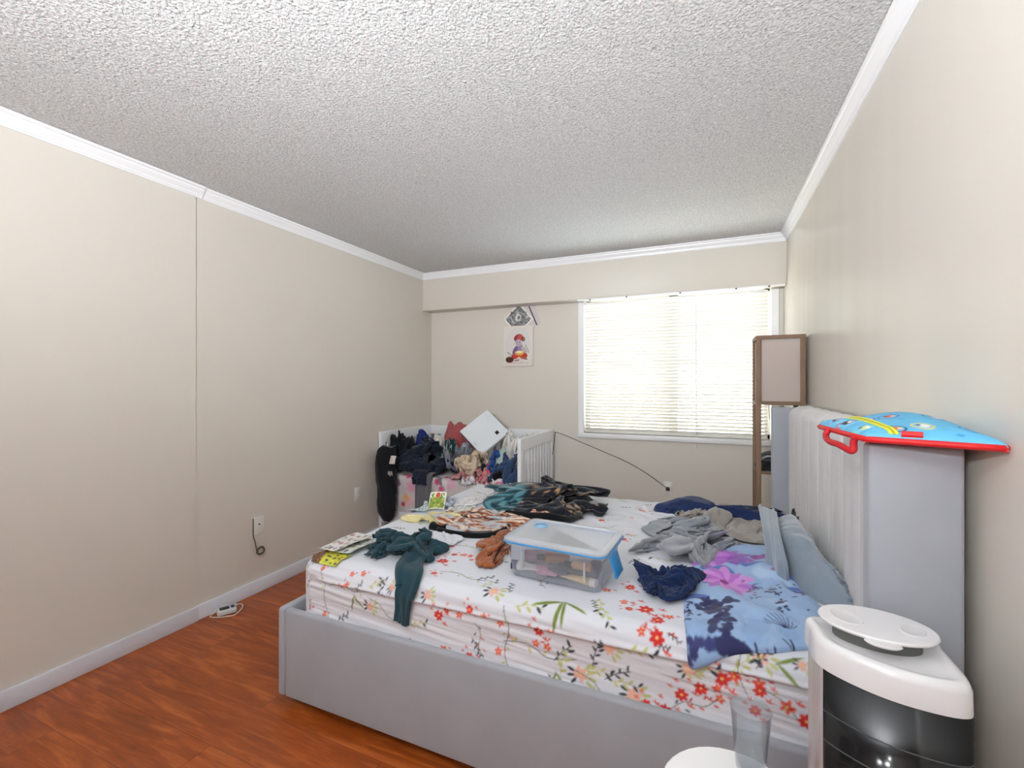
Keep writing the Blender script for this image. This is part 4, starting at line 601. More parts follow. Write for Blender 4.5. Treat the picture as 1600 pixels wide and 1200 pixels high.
2,1,-1,6,-1,2,-3,-5,1,5,-4,2,4,-5,-2,6,10,5,-7,0,-6,-2,-4,-6,2,0,-2,5,4,2,7,9,1,-4,2,0,-4,-2,-7,-5,-5,-3,-1,6,0,0,-4,5,5,-1,-7,2,1,-4,3,-1,3,-4,3,7,7,5,-6,-2,-5,-2,-5,-4,1,3,1,0,-2,6,4,5,5,-6,-1,1,-3,0,-1,-8,-1,1,-4,2,-1,-2,0,-1,7,1,-7,-1,2,1,-3,3,3,-5,7,4,6,5,-5,-7,0,-3,-6,-2,2,3,3,2,-4,-1,8,4,0,-3,-5,-1,1,-2,2,-3,-3,4,-1,-2,2,-1,-6,-2,2,5,-4,-2,-2,5,2,-2,5,-5,1,8,4,6,-5,-8,0,1,-6,-5,7,-2,3,5,-3,-4,3,3,2,-1,-4,-3,0,1,-1,-2,-3,2,2,-4,0,3,-5,-2,-1,2,-2,3,-2,2,4,0,0,-4,0,5,4,7,-1,-9,-4,2,-4,-4,1,3,-2,4,0,-1,1,0,-2,1,1,-2,1,-2,-2,0,-1,-5,-1,-2,1,1,3,-2,-6,0,1,-1,5,-2,-1,2,3,-4,-2,9,-3,8,1,-8,-8,3,3,-4,-3,6,4,1,1,-1,-2,3,-2,0,2,-1,-2,1,-2,0,-3,-2,0,-1,-2,-1,0,-4,-2,-3,0,3,3,-2,2,1,0,-3,-2,9,-3,6,0,-6,-8,0,4,4,5,0,7,5,1,0,-5,-3,2,-3,3,2,-1,1,-1,-4,1,-4,-2,2,-1,-2,-1,-4,-3,-1,-2,2,1,-1,-1,2,3,-1,-5,10,-4,5,0,-6,-3,-3,4,5,2,-2,4,5,0,2,-3,0,2,-4,2,-1,-1,2,1,-1,-2,-2,0,1,0,-3,-3,-3,-4,2,-5,-3,5,2,-5,2,4,0,-6,10,-6,4,1,-8,3,0,-2,2,7,-5,1,-2,0,5,6,2,-3,-1,-1,3,-3,-3,1,-3,3,-1,-4,1,-1,-1,1,-4,-5,-3,1,-6,-2,4,3,1,3,-6,-3,11,-7,0,3,-2,1,2,2,-2,5,-4,-4,1,-2,4,4,4,1,-2,0,3,-1,-3,-2,-2,2,-1,-3,-4,0,-2,-1,3,-4,-9,-1,-1,-4,-1,4,4,4,-6,-5,10,-4,0,4,3,1,-1,2,1,1,0,-4,-1,1,1,4,3,1,-2,2,4,-1,-1,-3,-3,-4,1,1,-3,-4,-4,-4,3,2,-7,-9,-2,4,-4,-1,7,1,0,-7,8,0,1,5,6,1,-5,2,2,1,1,-3,1,0,1,2,6,2,-6,2,4,-2,-1,-1,-2,-4,-2,-2,-1,-1,-2,-3,-7,1,0,-6,-4,4,-2,-5,3,4,-5,-1,10,2,2,5,6,-1,-6,-3,3,3,0,0,0,1,-1,4,0,7,-2,-3,1,-3,-4,-2,2,0,-1,-4,2,-1,-4,-1,-6,-7,-3,0,-4,1,2,-4,2,1,-5,2,7,8,3,1,7,-1,-6,1,-3,6,-2,-1,1,-1,2,4,0,2,-4,-1,4,0,-4,-6,-4,5,2,-2,-2,1,-3,-2,-4,-6,-8,-7,-2,-1,5,-2,1,-3,3,5,7,5,5,-4,8,1,-7,2,2,1,-1,0,3,-4,3,0,1,3,0,-4,1,1,-2,-2,-4,-1,1,2,0,-2,-1,-2,-6,-5,-5,-9,-7,0,0,0,1,4,1,8,5,7,-4,2,10,-1,-6,3,1,6,-1,-3,-2,3,1,2,-2,3,1,0,-2,-3,-3,4,-3,0,1,1,-2,2,-2,-3,-5,-6,-6,-7,-7,-6,-1,2,2,4,5,6,1,3,6,-1,9,-1,-6,2,2,3,-1,-2,-1,3,0,2,0,2,0,-3,1,-2,-2,2,-2,-6,3,-1,-3,4,1,0,-5,-5,-7,-7,-6,-6,-3,0,4,4,3,-2,3,9,4,0,8,0,-6,2,3,-5,4,3,0,1,2,0,-3,3,-1,0,-1,1,-2,0,-4,-7,-2,4,-1,-3,4,0,-3,-3,-4,-4,-6,-5,-5,-2,-1,5,0,0,-1,8,8,0,7,4,-5,2,3,-3,4,9,2,-1,3,1,-4,3,-3,0,1,-5,0,1,-2,-5,-6,-2,4,-4,-3,3,-3,-4,-3,0,-4,-4,-1,-2,-3,-1,6,-1,1,1,7,2,7,4,1,0,2,4,-3,8,5,-2,7,1,1,1,-3,0,1,-5,-3,-5,2,-1,-6,-7,-3,-1,1,3,-2,-6,-2,2,-6,-4,1,-5,4,-1,-1,7,0,0,0,5,5,3,-1,1,4,-1,0,0,8,5,5,4,2,1,-4,-4,1,-1,-3,-8,-5,-3,0,-8,0,3,-1,5,-7,-4,1,2,-9,-5,4,-4,-4,6,-1,2,4,-6,4,3,5,2,4,4,-1,-7,5,2,7,9,6,5,-2,-1,-3,-5,-4,2,1,-4,-8,-7,-2,0,-1,6,-1,-1,-2,-2,2,-1,-8,-8,1,1,-5,1,8,-4,-7,-1,4,5,11,6,-1,3,1,-5,4,8,7,3,7,6,0,-5,3,-2,-7,0,-2,-3,-3,-10,-5,9,1,-2,4,-2,2,-1,2,-1,-9,-8,0,1,-4,-2,7,-5,-10,-1,6,8,10,4,-7,2,4,-3,3,7,8,4,5,4,4,0,0,-1,-3,-1,-8,-6,-2,-5,-3,9,1,-3,3,3,-5,5,4,-3,-11,-9,2,1,-3,-3,2,-6,-5,4,-1,8,10,2,-6,0,4,1,3,2,7,3,6,2,4,6,-2,-4,-1,-3,-4,-6,-3,-6,1,9,3,-4,3,6,-6,2,7,-3,-9,-9,-6,4,3,-4,-5,-9,-3,8,-1,5,9,6,-3,-2,2,-7,5,3,6,1,8,3,1,5,2,-5,-2,-2,-6,-7,-3,1,1,6,5,3,-4,5,3,-1,7,-3,-8,-9,-8,4,3,-5,-6,-8,-4,2,5,5,7,3,-3,-1,2,0,-2,5,3,3,9,4,0,5,1,-4,-4,1,-7,-2,-5,2,5,4,4,5,0,1,5,-3,7,-3,-9,-7,-5,-3,1,-4,-4,-8,-6,0,7,6,4,4,-1,1,0,5,-7,2,-1,6,11,4,-4,5,2,-4,-5,0,-6,1,5,1,5,4,-2,4,3,1,1,0,7,-4,-9,-4,-6,-4,-5,-3,-2,-5,-6,-5,7,9,0,3,2,-1,1,0,-5,-6,2,5,12,6,-7,1,5,-3,-4,-4,2,3,3,5,5,0,2,4,1,1,-2,3,1,-5,-8,-4,-6,-2,-4,-2,-2,-4,-6,-7,4,9,-1,1,3,3,0,0,-5,-9,-1,7,13,8,-6,-3,4,4,-4,-8,2,10,4,6,3,0,3,3,0,1,0,3,0,-6,-13,-8,-4,3,-2,-4,-3,-4,-8,-4,1,8,4,-5,1,2,3,4,-5,-10,-8,7,13,10,-5,-5,2,4,2,-5,-4,10,12,2,4,0,5,3,2,-1,-1,3,2,-9,-13,-6,-6,-4,3,-1,-3,-5,-9,-7,0,11,6,-7,-5,1,3,-4,0,-8,-7,1,10,10,-2,-3,1,0,0,6,-3,7,12,4,4,0,3,2,4,-3,1,2,-3,-6,-9,-7,-3,-6,0,1,-1,-7,-8,-7,-5,11,5,-1,-4,-3,-1,
    ],
    'rolled': [
-80,5,0,-7,-4,-5,7,5,-2,2,7,6,5,0,-2,4,6,2,-1,5,5,5,3,-5,-1,-2,0,2,1,3,4,3,6,6,6,8,6,9,11,12,3,6,12,5,3,5,2,-5,-7,-3,-4,3,5,2,6,5,6,4,-1,-2,2,2,6,5,5,2,4,-2,1,-5,3,2,0,2,4,3,5,8,8,7,6,8,12,8,6,7,10,10,5,1,6,-4,-9,-3,-7,-4,4,7,9,2,7,7,2,-7,2,1,5,5,4,7,3,2,1,-5,0,1,0,2,4,1,7,11,9,7,4,9,11,8,4,10,11,11,2,0,6,-1,-7,-8,-2,-4,0,5,9,4,5,5,5,-6,-1,4,8,1,5,4,5,3,3,-3,-4,0,-1,1,4,5,8,11,9,5,4,10,11,7,6,9,13,10,10,-3,2,-5,-6,-2,-2,-5,-3,7,6,7,2,1,7,0,-1,2,4,7,-1,3,6,3,6,2,-4,-3,-1,2,3,6,9,9,8,6,3,11,10,8,8,11,9,6,-3,5,2,-9,-10,2,0,-4,-3,6,8,8,2,1,2,2,4,1,0,0,5,-1,8,5,0,5,2,-1,0,0,3,6,9,7,7,2,7,11,12,8,7,12,7,-2,2,-3,4,-5,-11,0,-1,2,0,5,10,8,5,0,2,-1,5,-2,2,-5,0,3,8,6,2,2,3,3,1,0,4,7,8,5,7,3,5,11,12,7,5,11,10,0,2,-2,-6,-5,-6,4,0,2,2,8,9,8,4,0,2,-1,-2,-2,5,1,-1,5,6,4,4,-2,-1,4,2,5,5,4,7,4,5,4,6,10,13,7,4,6,9,4,-3,3,-6,-7,-3,1,6,1,4,10,7,7,4,-3,2,3,-2,-4,4,5,3,6,4,3,1,0,-5,0,5,6,7,3,5,4,3,5,6,10,11,7,5,3,7,2,6,-3,-3,-5,-2,1,5,-1,7,12,4,6,5,-1,-1,5,-1,-5,5,7,7,4,5,1,0,-1,-5,-4,5,5,2,7,5,3,4,5,5,11,11,5,5,6,5,5,8,-3,-5,-5,-4,2,2,3,8,12,4,1,5,3,-1,1,2,-1,2,8,8,8,3,0,0,-1,-5,-6,0,5,5,2,4,3,5,6,7,11,9,6,4,5,2,4,-3,3,-1,-5,-5,-3,2,7,5,13,8,-1,2,5,2,1,-1,-1,6,8,7,8,2,1,-1,0,-5,-5,-3,5,4,2,3,3,5,3,10,12,9,4,5,6,-2,0,4,-2,1,-1,-6,-2,2,7,2,11,11,2,-2,5,5,1,1,-2,4,10,9,6,5,-1,-4,0,-2,-5,-4,2,5,3,0,4,3,6,11,11,9,3,5,5,-3,0,7,-8,-2,3,-3,-2,2,4,4,11,6,3,2,2,6,0,4,-2,3,9,11,8,4,0,-4,-2,-6,2,-4,0,4,4,2,0,6,6,11,11,7,5,2,1,-5,3,1,-4,-5,3,1,-2,-2,6,4,8,7,3,4,0,6,0,1,3,4,9,10,1,5,2,-1,1,-6,0,-1,-2,3,3,3,4,5,8,9,10,5,6,3,-3,-5,2,6,-6,-5,1,2,-1,0,6,2,8,8,2,3,-1,6,3,-1,3,3,11,10,-5,8,0,-4,2,0,0,1,-3,3,3,2,6,8,9,8,8,4,5,2,-5,-5,5,1,-3,-4,0,0,-3,3,4,6,5,6,4,3,1,1,4,1,2,3,9,10,-6,6,5,-2,-6,2,4,5,-3,2,3,2,6,8,10,9,6,5,6,1,-4,-9,-3,4,-6,-2,0,0,0,-1,5,7,5,3,3,2,4,1,5,-1,1,5,6,10,-4,1,7,2,-2,0,4,4,-1,0,4,3,7,8,7,10,9,4,5,1,-5,-7,-5,0,-2,-1,1,-2,0,1,2,5,6,3,0,2,5,3,5,0,-1,3,5,9,4,-5,5,2,1,3,4,4,1,0,3,5,6,9,10,8,6,4,3,-2,-5,-7,-4,6,-5,0,-3,3,0,0,3,5,5,0,4,0,2,4,6,2,-4,0,3,9,8,-5,0,3,0,3,9,8,-1,1,4,5,5,9,10,7,7,6,1,-5,-8,-3,-2,1,0,-2,-1,-1,3,-3,5,7,1,1,4,-1,3,3,3,5,-3,2,-2,3,9,2,-3,1,3,0,10,10,4,-3,4,5,7,9,8,7,4,3,1,-4,-8,-3,0,5,-3,0,1,-1,0,0,-2,9,4,1,3,1,-1,3,4,2,0,1,-1,-3,7,10,0,-3,3,1,8,7,7,-1,-1,8,7,7,10,5,2,2,-2,-3,-4,-3,-4,4,0,-2,2,0,-3,-2,-2,7,6,4,2,0,-2,4,4,3,-1,-2,1,-3,1,10,7,-2,4,0,7,2,6,3,2,4,6,8,7,4,0,1,0,-6,-1,1,0,0,4,1,1,1,-3,-6,0,3,6,4,5,2,-2,2,3,4,-1,-2,-1,-4,-1,6,8,2,1,4,5,3,3,2,4,4,5,8,5,5,-1,-1,-1,-4,-1,2,1,7,4,2,0,1,-3,-5,-4,1,5,4,3,5,0,2,6,-1,-2,-3,-1,-1,-3,1,9,0,2,6,3,7,1,1,3,2,5,10,3,4,0,-2,0,-3,0,3,-1,7,2,4,0,0,-3,-5,-4,-2,4,5,3,3,4,0,5,0,-5,-4,-2,4,-6,-1,11,3,4,-4,6,5,1,1,3,7,-1,8,4,3,1,0,-1,-3,0,5,1,6,-3,2,1,2,-1,-4,-4,-4,-2,5,6,7,1,-1,0,2,-2,-4,-3,3,-2,-3,8,7,1,-2,3,6,1,-1,2,8,0,6,6,1,1,1,1,-4,1,2,4,0,2,0,1,0,2,-2,-4,-4,-1,-1,5,5,4,-1,-5,-1,0,-2,-4,0,4,2,0,5,3,0,4,2,1,-2,2,10,4,5,4,2,1,1,1,2,-3,-3,4,5,-1,1,2,-2,3,0,-3,-3,-2,0,-2,1,4,5,-1,-4,-1,1,-4,-7,0,5,3,2,1,4,2,3,2,1,-1,7,7,0,6,3,2,0,4,5,-4,-5,-2,-1,1,4,1,1,1,-1,0,-3,-1,1,-2,-4,-3,3,3,-2,-4,0,3,-4,-8,3,5,2,3,2,4,0,2,1,2,5,7,-2,7,3,3,-2,4,8,-2,-2,-2,-1,1,4,2,4,3,-2,-2,0,0,-1,-2,-2,-6,-4,-1,4,-2,-3,1,4,-5,-3,2,2,1,5,2,1,0,2,5,3,8,-1,5,3,4,0,2,8,2,-1,-4,5,-2,3,3,2,5,-1,-3,-1,-1,1,0,-2,-5,-7,-4,-2,-1,-1,2,2,5,-5,-3,1,4,3,1,3,-1,2,3,7,5,0,7,1,3,2,3,4,1,3,0,-2,-1,0,4,7,4,3,-3,-2,-1,-2,-2,0,-4,-5,-5,-3,1,0,-3,-1,5,3,-3,0,-2,1,1,2,2,1,5,4,5,3,6,5,-1,1,5,2,-1,4,4,3,-7,0,6,6,9,4,-3,-1,-2,-3,-5,-3,-1,-4,-1,-1,-2,-1,-1,-2,-1,2,3,1,-7,2,1,-1,1,6,3,-2,9,9,4,5,1,-2,4,1,0,2,4,1,-4,0,3,6,11,6,-4,-2,-1,-4,-3,-5,-4,-3,2,-2,0,-2,-2,1,-3,-5,0,3,0,-4,7,-3,2,5,5,-1,7,7,3,3,1,-2,4,0,4,3,2,1,-8,1,4,5,11,11,-3,-5,0,-1,-7,-3,-2,-4,0,1,-1,-1,-4,1,-1,-5,-4,2,4,-8,2,3,3,3,6,4,3,5,3,1,0,2,4,0,2,5,3,5,-9,-2,3,4,6,16,3,-7,-2,2,-5,-7,-3,1,-3,-3,3,1,-6,-4,-1,1,-2,-3,6,-6,-3,3,4,1,4,8,6,-1,3,-2,0,4,6,0,2,2,3,1,-6,-2,3,3,2,13,9,-7,-3,1,0,-7,-3,-2,0,-4,0,2,-5,-2,-3,1,-1,-4,4,-3,-3,5,2,-2,1,9,8,3,2,-1,-5,-1,5,3,3,4,0,2,-4,-4,3,2,3,9,13,-6,-2,-4,-1,-3,-2,-3,1,-1,-4,-1,-4,2,-3,-3,1,-3,-1,4,-8,4,7,-6,5,9,7,6,4,-2,-6,-4,-2,4,2,4,2,4,-5,
-6,-1,4,4,9,11,-2,-1,-6,-4,-2,-1,-1,0,1,-2,-2,-5,-2,3,-3,-2,-3,-1,2,-1,-5,6,-1,4,13,8,2,5,0,-5,-8,-7,5,2,2,4,1,-1,-5,-3,-1,5,5,13,3,-4,-5,-4,3,-3,-4,-3,3,1,-1,-3,-5,-2,3,-3,-1,-5,0,5,-3,3,-2,5,12,13,2,-1,2,0,-11,-10,-2,5,3,-3,0,1,-2,-4,-2,1,6,11,8,-4,-7,-7,4,2,-3,-8,2,4,-3,2,-3,-7,-3,-1,4,-3,-4,4,0,2,3,3,11,11,8,0,-4,1,-9,-11,-7,-1,7,3,-4,6,-1,-1,-2,-7,8,13,8,-5,-3,-9,-4,5,2,-5,-4,5,-5,2,4,-5,-7,-5,5,1,-3,-1,4,-3,6,8,9,7,3,2,4,-1,-11,-5,-5,-7,2,3,-2,6,4,-2,-4,-4,6,14,4,-7,0,-5,-3,-4,4,1,-6,5,-4,0,4,-1,-4,-9,-2,6,-1,0,0,2,1,10,11,-1,5,3,3,2,-10,-7,-2,-2,-5,0,-104,-4,-3,3,2,5,11,12,8,4,-1,7,-4,3,5,5,10,12,11,4,3,5,-4,1,0,-3,-5,-4,-4,1,0,0,4,6,-2,0,-1,-8,-7,-5,-3,4,7,6,8,-4,-3,3,3,4,13,10,5,5,2,-1,1,1,6,6,11,12,10,6,-1,4,-2,-3,1,-1,-5,-4,-2,-1,0,1,4,3,0,-2,-1,-5,-7,-5,-2,7,6,5,6,-1,-3,5,4,6,9,8,5,3,4,-1,0,0,5,9,11,12,8,4,1,3,0,-5,-3,5,-3,-5,-4,-1,1,-1,1,5,0,-3,-1,-5,-4,-6,0,7,8,2,3,3,1,6,4,5,7,3,5,5,5,-3,1,2,6,9,11,10,1,6,2,4,2,-6,-4,3,0,-5,-4,-3,2,0,0,4,0,-1,1,-6,-5,-5,1,9,5,4,2,2,6,5,1,7,8,3,5,4,8,-4,-1,6,8,6,7,10,2,2,5,2,4,-4,-4,-2,1,-1,-2,-4,0,1,2,2,-2,3,-4,-2,-8,-2,0,4,8,7,-2,2,9,4,4,8,7,2,6,5,6,-1,-2,6,9,8,3,4,4,7,5,4,2,-3,-4,-1,-1,-1,-1,0,-2,1,0,2,0,-3,-3,-4,-2,-4,3,2,8,4,1,4,7,8,4,3,6,6,7,9,-1,-1,-1,7,7,7,4,6,2,3,8,8,3,-3,-4,-1,0,0,-2,0,1,-1,1,-2,0,-2,-3,-6,-1,-3,2,3,8,1,-3,5,7,8,7,3,5,6,8,10,1,-1,-2,6,8,4,6,7,2,0,7,7,9,-1,-5,0,1,-2,0,1,-1,-2,-1,-1,0,-3,-2,-6,-2,-2,2,2,8,3,-2,7,6,9,9,6,0,6,9,9,-2,3,2,2,7,6,4,2,4,4,4,8,4,7,1,-4,3,0,-3,0,-1,-3,0,-3,0,-1,-2,-6,-1,-3,1,3,2,6,-2,7,10,10,9,6,1,2,9,4,0,3,3,4,8,4,5,3,2,1,7,6,3,6,6,-2,4,4,-3,-1,-4,0,-1,-4,-1,-1,0,-6,-3,0,0,1,-3,6,1,9,10,10,4,4,1,6,6,3,4,6,0,3,8,6,3,2,4,2,2,6,6,4,5,4,1,7,3,-4,-4,-2,-2,-2,-1,-3,1,-5,-2,0,1,-3,-2,0,3,8,10,10,2,-1,6,6,4,4,5,4,4,0,6,5,3,2,3,4,6,3,7,-1,4,6,6,8,7,-4,-3,-2,-5,-2,-3,1,0,-3,-2,-2,0,-2,-1,-1,3,8,9,9,0,-1,6,6,4,7,3,2,4,3,2,8,5,2,2,2,6,6,4,4,-2,3,8,10,9,1,-5,-2,-4,-3,-1,-4,0,1,-3,-2,-1,1,0,-2,3,6,8,10,4,-4,3,8,0,5,5,4,5,4,-1,8,4,3,2,5,2,6,3,4,3,2,3,11,10,8,-3,-5,-3,-3,-3,-4,-6,3,3,-3,0,3,-1,0,-4,10,9,7,5,2,0,4,-1,7,4,1,5,5,3,6,5,1,4,4,1,6,2,2,5,4,2,9,11,8,5,-2,-4,-5,-4,-2,-3,-1,4,-2,-4,4,2,0,1,7,9,7,3,5,1,3,2,3,4,-1,4,8,7,3,4,3,4,2,4,4,1,-1,7,4,6,5,9,8,7,2,-1,-1,-3,-4,-3,-2,-2,2,-4,5,1,0,4,5,7,6,2,3,3,7,2,3,6,-2,-2,7,7,5,6,4,0,0,4,5,3,-1,5,5,6,10,2,7,6,4,-1,3,3,-2,-4,-6,-6,0,1,3,4,2,1,6,7,2,5,4,2,3,3,5,8,2,-4,2,8,6,6,3,0,-1,0,7,4,0,3,7,5,8,7,4,7,0,-3,1,3,3,0,-1,-6,-4,3,5,1,1,1,7,2,5,3,4,4,2,4,2,7,4,3,-2,7,9,-1,3,3,2,-2,6,5,2,2,6,4,4,8,5,7,4,-2,-4,-1,3,3,2,-5,3,1,0,6,-1,3,8,-1,4,5,2,3,1,5,4,5,1,5,-1,6,9,3,0,4,2,2,0,7,4,2,3,4,3,6,8,6,3,0,-7,2,-1,1,2,3,6,3,-5,5,5,4,1,5,2,1,2,2,3,5,8,4,-1,5,1,1,10,2,4,2,3,2,3,2,7,3,3,3,3,4,9,5,2,3,-4,-2,4,-1,1,6,6,3,-4,0,3,5,1,-1,1,0,2,4,7,1,8,7,-1,3,4,-4,9,5,3,2,4,3,4,-3,7,3,3,3,4,8,6,6,3,-1,2,-5,0,4,5,6,2,3,2,-4,-1,5,0,1,-4,-3,1,6,9,4,3,6,4,1,4,-3,5,8,3,-1,4,3,5,-1,2,4,4,2,3,12,8,7,5,-3,-5,5,-1,2,5,5,6,-2,-1,4,1,3,1,-1,-3,-2,-1,2,8,8,3,3,2,6,3,-2,5,8,3,-3,3,1,4,6,3,1,4,2,2,14,10,6,5,-2,-5,6,-1,3,-1,8,5,0,-2,6,0,4,1,-2,-3,-3,0,-1,7,6,5,2,1,2,5,5,6,3,6,0,3,1,1,5,3,3,3,3,4,10,12,7,3,-2,-2,2,1,5,1,6,1,-2,4,5,0,-1,2,2,-4,-3,-4,4,1,5,5,2,4,3,5,3,7,7,3,0,4,3,1,-1,0,5,5,4,7,11,10,9,2,-1,-1,-4,6,2,1,3,3,-1,3,1,5,0,3,2,0,-2,-8,3,3,4,3,3,3,3,5,6,8,6,4,-1,1,5,4,0,-3,0,4,7,10,12,10,7,-1,1,1,-3,2,4,-2,7,0,2,3,4,3,5,-4,-2,4,4,-8,2,4,3,-2,3,5,5,7,8,4,5,6,1,-3,4,6,3,-3,0,3,9,8,11,8,7,3,-1,1,-1,-2,5,3,-2,8,1,4,2,4,1,1,-2,-4,6,-4,-1,8,2,0,-1,6,9,7,6,6,3,1,3,1,-1,6,6,-1,1,3,5,9,10,6,5,6,0,0,-1,-1,4,2,-1,5,7,2,0,2,-5,2,0,-2,3,-3,7,4,3,0,1,4,7,10,7,6,6,-2,2,1,1,4,4,0,4,1,7,8,12,6,-2,4,4,1,0,-1,4,-1,-2,6,5,3,5,3,3,-2,-1,0,1,-2,10,5,3,1,4,6,5,6,7,3,2,-1,0,6,4,4,5,2,1,4,4,10,9,5,1,3,4,-1,2,0,-1,3,1,1,5,5,6,1,-3,5,2,0,-4,0,9,5,6,3,3,5,6,7,5,1,1,1,2,2,5,3,4,4,2,4,5,9,8,2,4,-1,4,2,3,1,-3,0,4,3,3,3,6,-1,-3,6,5,0,-6,5,6,7,6,2,7,6,5,5,4,4,2,-3,0,3,6,4,4,2,4,4,7,8,4,3,3,1,2,2,6,1,-1,-3,0,6,4,1,3,-1,0,5,6,-1,-9,6,11,5,7,5,3,10,7,5,2,0,4,1,0,2,4,4,4,2,4,3,5,10,5,3,3,-1,2,3,3,6,0,-4,0,5,5,-3,5,-2,-2,7,4,0,-5,2,11,8,6,2,6,7,10,8,4,-2,0,4,1,2,2,5,3,
